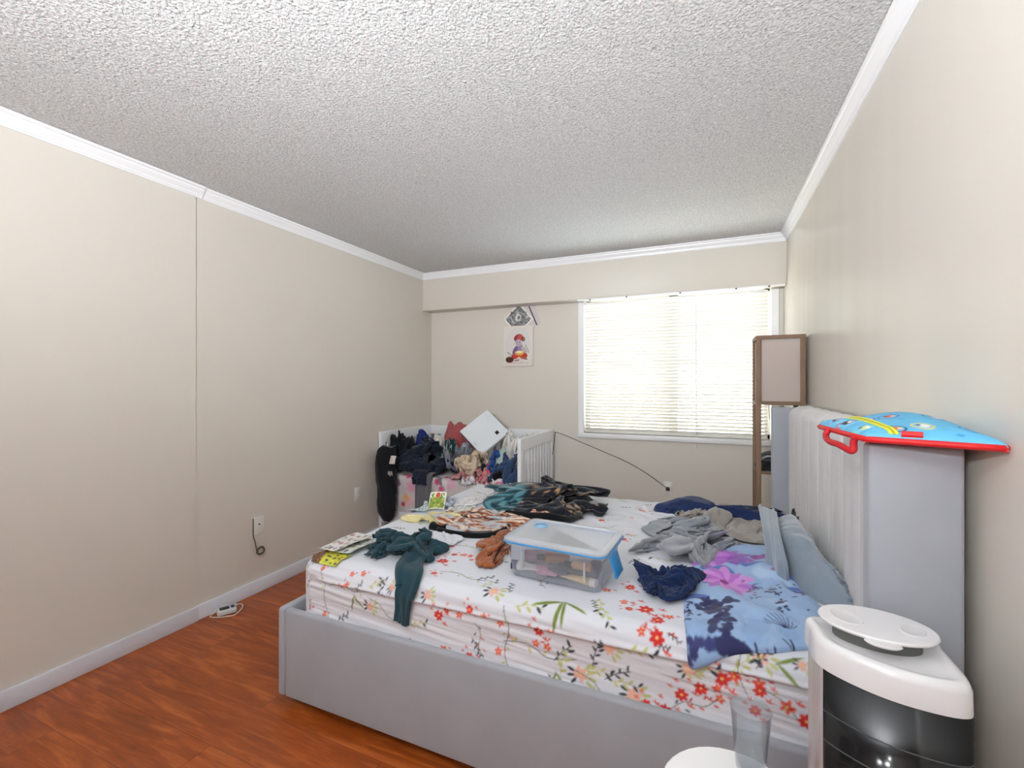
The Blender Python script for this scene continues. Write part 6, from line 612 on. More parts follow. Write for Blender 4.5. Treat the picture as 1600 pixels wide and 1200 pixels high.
-6,-1,8,12,12,15,14,5,-4,-14,-10,0,-3,-7,-4,2,-2,-3,-3,2,-2,4,-1,-4,-4,-9,3,-6,-5,-7,-10,-6,-15,-16,-8,-4,-6,-4,-4,-6,-5,5,1,-5,-2,2,7,5,14,15,16,5,-4,-14,-11,2,-1,-6,-6,1,0,-1,-5,-1,3,-1,0,-2,-5,-9,2,-6,-7,-9,-7,-8,-12,-17,-4,-7,-6,-7,-2,-5,-5,7,2,-7,0,4,5,3,13,16,15,5,-3,-14,-10,6,-4,-4,-7,0,-3,0,-1,-3,3,-1,-4,-3,-4,-7,3,-7,-6,-11,-8,-5,-12,-16,-6,-8,-4,-6,-4,-4,-2,6,3,-7,1,6,1,3,12,14,16,6,-3,-14,-12,1,-3,-6,-4,1,-2,1,-3,-2,3,-1,-3,-8,-7,-4,2,-4,-9,-8,-9,-7,-12,-13,-11,-5,-5,-3,-4,-5,6,1,2,-5,4,6,0,0,11,13,16,8,-5,-14,-10,3,-3,-6,-2,0,0,0,-1,-3,-2,0,-3,-4,-9,-5,-4,-5,-5,-9,-7,-7,-12,-15,-9,-5,-6,-1,-6,-1,5,5,0,-1,4,4,0,-1,10,13,15,7,-8,-12,-9,1,-2,-6,0,2,1,1,-3,-5,-5,-3,-4,-3,-3,-8,-7,-4,-7,-7,-5,-6,-12,-16,-7,-5,-5,-3,-6,-4,9,10,-1,0,6,3,-1,-3,8,12,16,4,-8,-9,-10,6,-5,-2,0,-1,4,-3,-7,-4,1,-4,-8,-9,-2,-2,-7,-6,-6,-6,-7,-4,-11,-15,-10,-3,-5,-6,-5,0,9,10,1,1,6,4,-4,-2,7,12,13,4,-8,-9,-9,1,0,-1,0,-4,-2,0,-5,-3,-1,-1,-8,-11,-10,-1,-4,-5,-5,-6,-5,-6,-9,-14,-12,-2,-6,-6,-4,3,5,10,7,2,2,5,-2,-2,7,9,11,-1,-4,-4,-11,5,0,-1,2,-3,-3,-2,-6,-2,-1,-5,-9,-10,-11,-6,0,-3,-5,-8,-2,-7,-10,-13,-9,-4,-6,-6,-1,3,6,10,8,1,0,3,3,-1,6,10,5,-7,-2,4,-11,6,-2,0,1,0,-6,-4,-5,-3,-1,-6,-8,-10,-8,-6,-3,-4,-6,-7,-5,-2,-9,-13,-8,-7,-5,-5,2,1,7,11,7,0,2,3,3,0,5,9,1,-11,0,8,-8,2,5,0,-2,-4,-1,-7,-4,-4,-3,-5,-9,-10,-8,-5,-4,-4,-7,-6,-4,-4,-9,-13,-7,-4,-8,-1,3,1,1,12,9,3,3,1,6,2,2,5,-4,-12,-1,13,-4,0,9,4,-2,-10,0,-7,-7,-1,-3,-7,-7,-9,-8,-5,-5,-5,-7,-4,-4,-5,-10,-11,-8,-8,-5,2,5,-2,2,7,10,7,3,1,9,3,4,0,-12,-12,-3,14,6,5,5,3,4,-9,-5,-7,-6,-2,-2,-5,-8,-9,-9,-6,-5,-7,-8,-4,-1,-4,-9,-13,-7,-7,-3,6,-3,-1,5,9,9,4,3,3,7,1,4,-8,-15,-9,-1,14,14,10,4,-2,1,-5,-5,-9,-6,0,-1,-7,-8,-8,-9,-9,-8,-9,-5,-2,-4,-4,-9,-9,-4,-7,5,-1,-6,-1,6,11,9,2,4,3,7,-2,-7,-9,-12,-5,-2,15,17,10,1,-2,-3,-4,-7,-6,-6,-2,0,-5,-7,-9,-9,-9,-9,-9,-7,0,-4,-5,-9,-9,-5,-8,11,-4,-7,-1,5,7,12,6,3,4,-5,-1,-11,-10,-8,-6,4,14,17,8,0,-3,-8,-2,-7,-6,-4,-2,0,-4,-7,-10,-11,-10,-8,-8,-8,-2,-4,-6,-8,-6,-4,2,4,-9,-6,-1,6,7,11,8,-6,3,-4,-7,-11,-8,-9,2,8,12,13,6,-1,-4,-10,-1,-7,-5,-3,-2,-1,-6,-9,-10,-10,-10,-11,-8,-8,-5,1,-4,-4,-10,-3,11,-2,-10,-7,0,7,8,7,9,-7,-7,-4,-7,-10,-5,-5,2,9,11,8,4,-2,-3,-9,-2,-7,-6,-3,-1,-1,-5,-10,-9,-10,-11,-13,-9,-9,-4,-2,-1,-4,-6,-3,16,-10,-8,-6,1,5,9,7,6,-6,-11,-8,-10,-10,-5,4,5,9,12,7,0,0,-4,-5,-4,-10,-4,-3,-1,-2,-4,-6,-8,-10,-12,-13,-15,-9,-3,3,-3,-6,-6,0,16,-10,-7,-9,0,5,5,14,2,-6,-8,-11,-10,-6,-7,5,6,8,14,2,26,-4,-4,2,1,12,14,5,-10,-18,-18,5,9,7,5,-4,-8,-4,-1,-7,-5,0,6,10,1,0,7,1,-5,4,3,-5,-5,-1,3,7,6,1,7,6,14,0,6,16,2,-4,-5,3,-2,11,11,6,-9,-20,-17,3,9,10,4,0,-12,-5,1,1,-6,-7,7,11,5,-6,4,4,3,1,-4,-4,-2,-2,3,4,11,5,5,3,10,1,8,14,2,-4,-4,0,-4,12,11,1,-7,-21,-7,3,5,11,1,-4,-11,-6,0,5,-1,-8,5,10,6,-1,-4,3,4,-1,-6,-3,-1,0,1,7,8,8,8,15,-6,-2,10,14,2,-8,-3,1,-3,10,10,0,-12,-20,0,4,13,6,-4,-6,-9,-7,4,2,-3,-1,3,6,5,-2,1,-3,1,1,-6,-5,3,0,2,12,10,4,6,18,-4,-6,6,13,-1,-7,-5,-4,5,10,2,2,-14,-12,-7,11,16,8,-6,-10,-11,-4,5,-5,-3,3,2,4,5,-5,2,-3,-2,1,-3,-3,2,5,4,9,9,8,16,2,-2,-3,2,13,1,-8,-5,-4,3,13,3,-6,-15,-6,1,11,14,8,-7,-13,-10,-7,4,1,-4,2,7,0,-3,-4,0,-3,-2,2,4,-2,-1,1,8,9,8,8,15,9,-12,-3,9,8,-2,-5,-7,-5,7,9,6,-11,-14,-9,5,17,18,3,-9,-14,-9,-5,-2,4,2,4,9,-3,-10,-6,0,0,4,-4,-2,4,3,-1,0,10,7,15,20,-4,-7,-2,7,9,-5,-4,-4,0,7,4,2,-4,-14,-9,4,20,14,7,-10,-13,-12,-4,2,-2,6,4,9,0,-13,-6,1,-4,0,3,-3,-1,0,3,3,5,10,12,22,-7,-10,1,8,12,3,-9,-8,6,12,-4,-2,1,-12,-6,4,20,14,2,-7,-12,-10,-9,4,1,7,8,5,-1,-11,-11,0,2,0,1,-4,2,-1,-4,5,7,7,27,2,-1,-14,1,9,14,-4,-4,-6,10,8,-2,-6,-4,-8,-6,8,17,17,-2,-9,-11,-8,-10,0,9,4,10,-2,-1,-3,-14,-3,7,-4,2,2,-2,2,-4,-4,7,28,9,-2,-1,-9,3,9,13,-3,-7,1,10,5,1,-3,-11,-4,0,8,13,12,2,-8,-12,-10,-8,-1,8,7,7,-2,-5,-3,-5,-6,4,3,-5,0,-2,0,4,-7,6,28,8,-6,-2,-6,3,9,17,3,-9,1,7,2,1,2,-10,-6,6,6,16,8,-2,-6,-7,-13,-10,2,8,6,5,-2,-8,-6,-3,0,-3,7,-2,-6,-1,0,1,-1,20,22,3,-12,-7,2,1,11,18,-3,-4,5,5,-6,4,3,-8,-7,5,8,11,12,-1,-9,-6,-11,-12,-2,11,9,8,-3,-7,-11,-9,1,-3,7,6,-2,-2,0,0,-2,20,21,0,-9,-13,0,7,10,19,-2,-5,5,8,-2,3,-1,-4,-7,0,11,12,7,4,-8,-7,-11,-11,-7,7,11,11,0,-6,-10,-10,-6,-1,2,6,3,0,-1,-1,6,27,
9,-3,-6,-11,-2,2,16,19,0,-5,0,7,7,6,-2,-7,-5,-2,5,12,12,4,-7,-5,-11,-10,-11,4,9,9,6,-8,-11,-5,-4,-1,-3,3,-1,0,0,6,14,27,-1,-6,2,-8,-9,7,16,18,-4,3,-1,3,7,7,0,-9,-8,3,4,8,10,7,-4,-5,-11,-11,-9,5,4,8,8,-4,-11,-11,-4,0,1,-1,2,-2,4,5,33,9,1,-10,-4,-1,-13,10,20,16,-6,5,5,1,11,6,0,-10,-11,0,5,9,9,7,-2,-5,-9,-13,-11,7,8,3,8,1,-9,-11,-9,-3,3,0,-2,6,4,6,33,10,-1,-8,-11,-7,-7,17,18,12,2,-2,5,0,12,11,4,-12,-11,-4,4,8,10,5,2,-3,-9,-11,-12,-1,10,7,4,4,-6,-9,-8,-3,-4,3,1,4,4,24,22,8,-3,-8,-12,-13,2,17,14,11,1,-2,0,10,6,8,8,-9,-12,-7,1,7,9,5,3,2,-7,-13,-11,-3,6,5,5,5,-6,-6,-4,-3,-7,-1,5,5,8,23,22,2,2,-8,-11,-9,0,14,10,9,-5,3,3,7,12,4,3,-9,-10,-1,-4,2,8,8,3,2,-4,-10,-15,-6,7,7,7,1,-6,-6,-5,3,-7,-3,3,9,9,39,2,-5,4,1,-16,-5,4,12,7,8,-2,-1,7,10,12,8,-1,-11,-13,3,3,-4,1,9,7,1,-5,-7,-11,-10,4,6,9,3,-5,-4,-9,0,-1,-3,4,8,34,10,-1,-6,5,4,-10,-9,8,9,3,9,4,-6,4,9,11,13,3,-10,-16,1,4,0,-1,5,5,2,0,-9,-8,-8,-3,5,8,3,-7,-1,-2,-5,2,-6,7,8,37,5,-7,-2,4,5,-5,-6,6,5,3,5,1,-7,5,8,13,12,1,-11,-12,2,-5,1,4,6,1,3,0,-3,-12,-6,-7,2,8,3,-6,-1,4,-7,1,-3,5,23,20,4,-9,2,-1,6,-2,-7,9,5,-2,6,-2,-6,9,6,13,11,0,-12,-13,4,-1,-4,3,9,0,6,-3,-2,-9,-11,0,-2,9,3,-11,3,-1,0,-6,-2,11,30,12,-4,-8,7,0,0,1,-5,7,4,1,3,-2,-2,6,8,13,9,2,-11,-15,1,4,-5,3,6,-1,10,-2,-4,-7,-10,-3,-3,6,2,-8,9,-7,-3,1,-3,17,29,2,-6,-4,6,7,-3,3,-7,9,1,0,3,0,-5,4,9,16,14,-5,-10,-11,-6,6,-2,2,4,4,9,2,-6,-10,-9,-6,-1,0,5,-5,11,-5,-8,0,4,14,23,-2,-5,0,6,11,0,-4,-2,4,2,2,-1,5,-7,5,9,9,15,-2,-12,-10,-7,1,2,5,5,2,8,2,-2,-10,-11,-1,-7,-3,7,1,4,-3,-6,-2,7,30,0,-4,-5,3,8,10,3,-4,-5,7,-2,3,1,-5,-3,9,7,10,6,1,-11,-13,-3,0,0,7,8,4,4,2,1,-9,-13,-6,0,-4,6,4,-4,-1,1,-4,7,24,1,-7,-1,6,7,8,2,-5,-1,11,-1,-4,-1,3,-6,3,13,11,8,-4,-9,-10,-2,0,-1,2,6,7,8,0,-8,-8,-9,-8,1,4,0,8,-3,-7,4,2,14,13,-6,-7,7,3,8,6,1,-5,2,9,-3,-2,-1,-2,0,-2,14,12,6,-4,-10,-9,-5,-2,4,6,5,3,8,0,-11,-11,-5,0,-3,0,4,5,2,-8,2,12,14,3,-10,-3,11,5,4,1,3,-2,0,11,3,-5,-5,5,-4,0,11,9,5,-5,-11,-6,-8,-1,2,9,9,6,0,4,-8,-15,-5,-1,-1,1,7,1,4,-7,4,12,16,-5,-14,2,10,9,0,-2,3,1,3,8,3,-4,1,0,-5,0,12,6,1,-6,-10,-6,3,-4,-2,6,11,9,0,-1,-8,-16,1,4,-4,0,5,5,3,-3,5,17,0,-3,-14,2,12,10,-5,-1,5,1,7,10,-3,-9,4,-5,-3,5,10,0,-2,-6,-7,-2,2,3,-2,0,9,8,3,-6,-8,-11,1,2,1,0,2,7,-2,4,9,18,-13,-5,-7,2,11,8,-3,-3,6,0,12,12,-6,-11,6,-4,-1,7,10,1,-3,-11,-2,-2,3,8,-1,-2,2,4,3,-5,-8,1,-5,1,4,1,0,6,-1,3,29,-9,-7,-6,-5,6,11,-2,-3,0,6,3,13,11,-8,-8,1,1,5,2,7,3,-8,-5,-6,5,-3,5,6,-2,4,-2,-4,-5,0,4,-2,-4,5,0,0,0,7,4,21,-9,-6,-1,-2,7,7,-2,-5,-2,5,8,16,5,-9,-5,1,7,-1,3,2,4,-10,-4,-1,6,0,-1,5,1,-4,0,0,-6,-2,3,3,0,0,2,3,-2,1,21,6,-14,-8,0,3,9,10,-4,-4,-2,5,11,13,-2,-7,1,-2,7,1,-1,-4,-1,-7,4,-2,-1,8,0,-2,3,-3,-6,-2,0,-1,0,2,4,1,0,2,5,0,11,9,-14,-12,-1,6,15,11,0,-6,-1,6,12,3,-1,-2,3,-6,5,-1,-4,-5,-2,-8,3,5,-5,4,5,1,-5,3,-1,-4,-1,0,1,0,0,3,2,2,3,2,22,-13,-10,-9,-1,7,15,12,3,-1,2,7,9,-1,0,-3,3,-6,-1,2,-2,-9,-2,-8,1,1,2,7,-3,-1,-2,0,1,2,1,-1,-2,3,3,-2,3,-1,6,21,-2,-9,-11,-7,-2,6,14,9,10,4,5,6,6,-1,2,-4,-1,-3,-3,0,5,-9,-5,-6,2,-1,8,-1,-1,-2,1,-1,0,0,4,2,-3,1,3,1,-2,2,2,25,-5,-10,-8,-5,2,6,12,7,9,9,7,4,3,2,-1,0,-7,0,3,0,1,-7,-10,-3,8,-1,0,4,-4,4,2,-2,-1,2,3,-2,0,1,2,1,-3,-1,13,13,-7,-6,-8,-3,3,7,11,10,9,9,5,3,3,3,3,-5,-5,-6,2,-4,-2,-3,-10,0,2,6,-2,-2,5,4,0,0,-2,-1,3,1,-2,4,2,-2,2,-2,11,10,-5,-8,-9,-3,4,8,12,13,6,8,2,8,8,3,2,-7,-7,-6,-2,2,-8,-5,-7,2,4,-2,4,2,6,2,1,-1,-2,1,2,-1,0,2,3,-2,-4,7,11,1,-4,-9,-5,-1,1,9,13,13,6,5,-1,11,10,5,0,-6,-8,-5,-2,3,-3,-9,-7,-2,8,2,-2,7,4,0,2,1,-2,1,4,1,-1,-1,4,0,-8,10,17,-7,-10,-2,-6,0,5,4,12,11,10,2,4,12,10,1,-6,-8,0,-2,
    ],
    'spread': [
-51,-6,-4,-6,-2,7,-4,3,1,-5,-5,-8,-7,-5,3,-1,4,-4,2,-1,4,0,-5,-4,6,2,0,1,3,6,2,-1,0,-2,3,3,3,3,4,2,2,5,-5,0,3,-11,-5,3,-4,9,-7,-5,4,-1,-8,-5,-5,-4,0,1,-4,2,4,3,1,0,-3,-5,2,0,4,-3,9,7,1,-1,-1,-1,0,2,0,1,3,4,3,2,4,-4,4,-12,-8,-1,5,2,-2,-8,-3,6,-3,-7,0,-3,-5,0,1,2,4,3,-1,-1,-4,-3,0,1,1,0,9,6,4,-2,-1,0,-4,2,-4,0,4,4,3,2,4,2,2,-8,-7,-6,2,4,-6,-3,-4,4,-2,-4,2,-4,-2,-1,2,1,2,1,3,-2,-5,-3,-2,2,1,5,7,6,3,0,-3,1,-3,0,-1,-3,-2,3,3,3,3,5,-3,-6,-3,-5,-6,6,-8,2,1,-2,-2,1,-2,2,-3,-1,-1,0,2,3,2,0,-2,-4,-5,1,0,6,9,8,1,2,-5,1,0,-3,0,-3,-3,-1,2,-2,7,7,1,-10,-1,-3,-6,3,-2,-5,4,3,1,-2,-6,3,2,-3,-3,-1,4,2,-3,1,3,-2,-7,1,0,2,10,7,3,4,-3,-2,4,-3,-1,-2,-2,-1,-1,-3,3,6,2,-10,-8,-1,1,-4,3,-1,-3,2,5,0,-3,-4,2,0,-4,-1,6,2,-5,-2,2,3,-3,-4,2,3,7,3,4,4,3,-3,4,0,-3,1,-2,-3,0,0,-1,-4,-2,-5,-6,-5,-1,-1,0,4,-2,-2,3,6,-5,-2,-4,3,-3,-1,0,5,-5,-1,3,1,2,-4,0,4,8,4,-1,4,4,1,0,4,-2,0,-2,-4,1,1,-3,-6,4,-7,-4,-3,-2,-4,-3,3,3,-1,0,3,3,-6,-3,1,2,-3,-4,1,4,-4,3,2,-1,0,1,3,5,8,0,0,5,6,0,0,0,-2,-6,-6,-1,0,3,1,-1,-2,-7,0,-2,-7,2,1,0,1,-1,0,5,-1,-5,-5,1,3,-2,-5,4,2,-2,3,2,0,1,2,4,8,2,2,5,6,1,1,-3,-5,-5,-7,-3,-4,6,6,0,-3,-4,-3,1,-4,-1,0,3,-1,-1,0,0,5,-2,-5,-3,2,-2,-2,0,5,-1,-1,-1,4,4,0,6,5,3,5,4,7,3,1,-2,-6,-6,-8,-3,3,-4,1,2,-3,-5,-5,0,3,-3,1,2,-2,2,-4,-2,1,5,-1,-3,-3,0,-2,1,3,-1,-1,1,2,4,4,3,5,3,5,7,8,4,0,-3,-5,-7,-8,-1,0,-4,-5,-7,3,-4,-3,2,4,-4,0,1,-4,4,-1,-3,-3,4,3,-5,0,-1,-2,2,2,-2,-1,2,2,4,6,4,3,3,5,10,8,2,3,-3,-5,-7,-6,-2,-3,-4,-5,-3,2,-2,-3,6,7,-6,-1,1,-2,-3,4,0,-3,-1,4,0,-2,1,-2,-4,3,-1,-1,5,1,5,5,6,3,1,6,10,6,4,4,-2,-4,-6,-2,-6,-5,-4,-4,-6,2,4,1,2,8,-3,-1,-2,-1,-3,3,1,-4,1,3,2,-4,-1,1,-1,0,1,-1,2,3,8,6,4,3,1,7,11,4,5,4,-1,-4,-2,-8,-5,-3,-4,-2,3,3,1,0,3,9,-1,-2,-2,-1,-2,1,3,-1,0,0,0,0,-2,-1,1,-3,2,1,1,3,12,6,5,3,0,8,10,4,3,4,1,-1,-6,-9,-1,-2,-3,-2,4,4,2,-3,-1,8,6,-3,-2,-3,-1,-3,2,3,3,2,-1,0,-2,-2,-1,-3,-1,4,5,7,12,4,2,4,2,6,10,4,4,2,1,-1,-10,-5,-1,1,-2,-1,-2,2,6,1,-3,6,6,-1,-2,-1,-1,-2,0,3,5,2,0,0,-3,-3,0,-1,-2,3,5,14,12,2,2,0,4,5,9,5,3,2,-1,-5,-9,1,-5,0,3,-2,-3,0,5,7,-2,7,4,3,-2,-2,-1,0,3,4,4,3,1,-2,-2,-5,0,-1,-1,2,8,8,10,7,3,0,3,5,5,6,5,1,-6,-8,-4,1,-1,-1,-1,1,3,-1,0,5,6,4,6,3,-2,1,-1,0,4,2,6,4,2,-1,0,-6,-2,3,0,0,13,3,5,4,5,3,2,4,6,4,3,-1,-9,-4,-2,-3,1,2,-1,-4,-3,1,3,2,5,7,7,0,3,1,2,1,2,5,1,-4,4,4,3,-3,-3,1,1,9,8,1,2,2,6,4,3,3,6,3,0,-11,-4,-3,2,-2,-1,5,-3,-6,1,1,3,3,5,6,5,3,3,4,2,-1,-3,1,-1,1,0,6,6,5,2,0,0,9,7,2,0,2,2,5,5,4,4,-2,-9,-3,-3,-5,-1,6,-4,7,-2,-8,3,0,5,1,0,7,6,8,2,1,4,-2,-5,-2,-5,0,4,9,7,4,5,6,3,6,7,4,-1,3,2,1,4,3,5,-3,-11,-1,-3,-5,-4,3,-2,7,-2,-6,1,1,0,4,2,5,6,9,1,4,3,-3,-4,-7,-1,0,7,11,8,5,2,6,6,4,1,6,1,0,7,3,2,2,4,-4,-9,0,-3,-5,-6,-2,-2,8,-2,-7,0,2,4,4,4,0,5,8,2,7,-2,0,-5,-5,-2,3,12,8,8,4,3,3,1,2,6,0,4,5,7,5,2,3,2,-8,-8,2,-2,-5,-4,-5,0,4,-5,-5,7,-4,3,6,6,-1,4,8,4,0,5,-4,-5,-2,1,7,12,8,5,3,2,2,4,1,4,-1,9,6,5,4,2,-1,3,-8,-7,1,1,-5,-4,-4,-1,-4,-3,-6,1,1,-2,6,4,3,5,8,6,-1,2,-4,-4,2,3,11,12,5,5,0,-2,6,4,1,3,1,7,6,3,4,4,1,-3,-7,-5,-3,-4,-2,-4,0,-2,-5,-4,-3,-5,4,6,1,7,4,4,2,8,2,1,-3,0,5,4,7,11,5,5,-1,-1,6,4,0,0,6,10,2,4,2,6,-4,-3,-6,-5,-3,-1,-3,-5,-3,-6,-5,-2,-3,6,2,6,6,6,4,-3,0,5,6,5,-3,0,7,9,10,5,4,2,-3,3,5,2,-2,4,6,7,3,5,5,6,-7,-6,-7,-2,-5,-3,-1,-5,-8,-6,-2,-3,-3,8,2,7,8,3,-2,1,0,5,2,1,-1,2,7,11,10,5,5,-1,-2,5,3,3,-2,7,4,-1,5,7,13,-2,-6,-7,-7,0,-4,-6,-4,-7,-6,-7,-1,-2,-3,4,4,8,11,1,-3,-2,2,0,6,2,0,2,6,10,9,4,3,2,-3,7,2,1,2,5,-2,4,7,9,10,-6,-5,-7,-6,-5,0,-5,-7,-8,-4,-2,-4,-4,-6,1,7,10,9,-2,-1,0,4,-2,5,6,-1,1,8,8,6,5,2,4,-2,6,2,2,1,2,-3,5,7,19,-2,-7,-6,-5,-5,-5,-5,-3,-7,-4,-2,-4,-4,-3,-6,2,8,11,2,-6,0,8,3,5,6,4,1,-1,1,9,6,6,1,7,-1,4,4,3,-2,-1,0,4,11,19,-10,-5,-8,-6,-4,-4,-5,-6,-2,-5,-4,0,-4,-2,-5,0,9,10,-1,0,1,6,10,4,7,5,-1,-3,-1,4,5,6,5,7,2,3,4,3,-2,0,1,4,22,3,-10,-10,-5,-6,-6,-1,-4,-7,-2,-3,-4,-2,-2,-3,-6,3,7,8,5,3,1,3,5,10,8,6,-2,-3,-4,5,2,4,6,9,5,1,4,4,-2,-2,4,14,6,-2,-5,-11,-7,-6,-6,0,-4,-3,-6,-1,-4,1,-2,-5,-5,5,3,8,6,2,5,2,10,8,6,4,2,-5,-8,3,6,3,4,7,10,4,3,0,1,0,3,17,3,-9,-8,-9,-7,-4,-5,-4,0,0,-6,-2,-5,-2,-1,-3,-5,6,3,3,5,1,2,8,16,8,3,5,1,-7,-10,3,5,4,6,5,9,7,3,3,1,0,14,1,-2,-3,-14,-8,-10,-3,-2,0,-7,3,-2,-1,-2,-4,-3,0,-7,4,1,-2,8,6,-1,9,14,11,5,2,4,-6,-12,
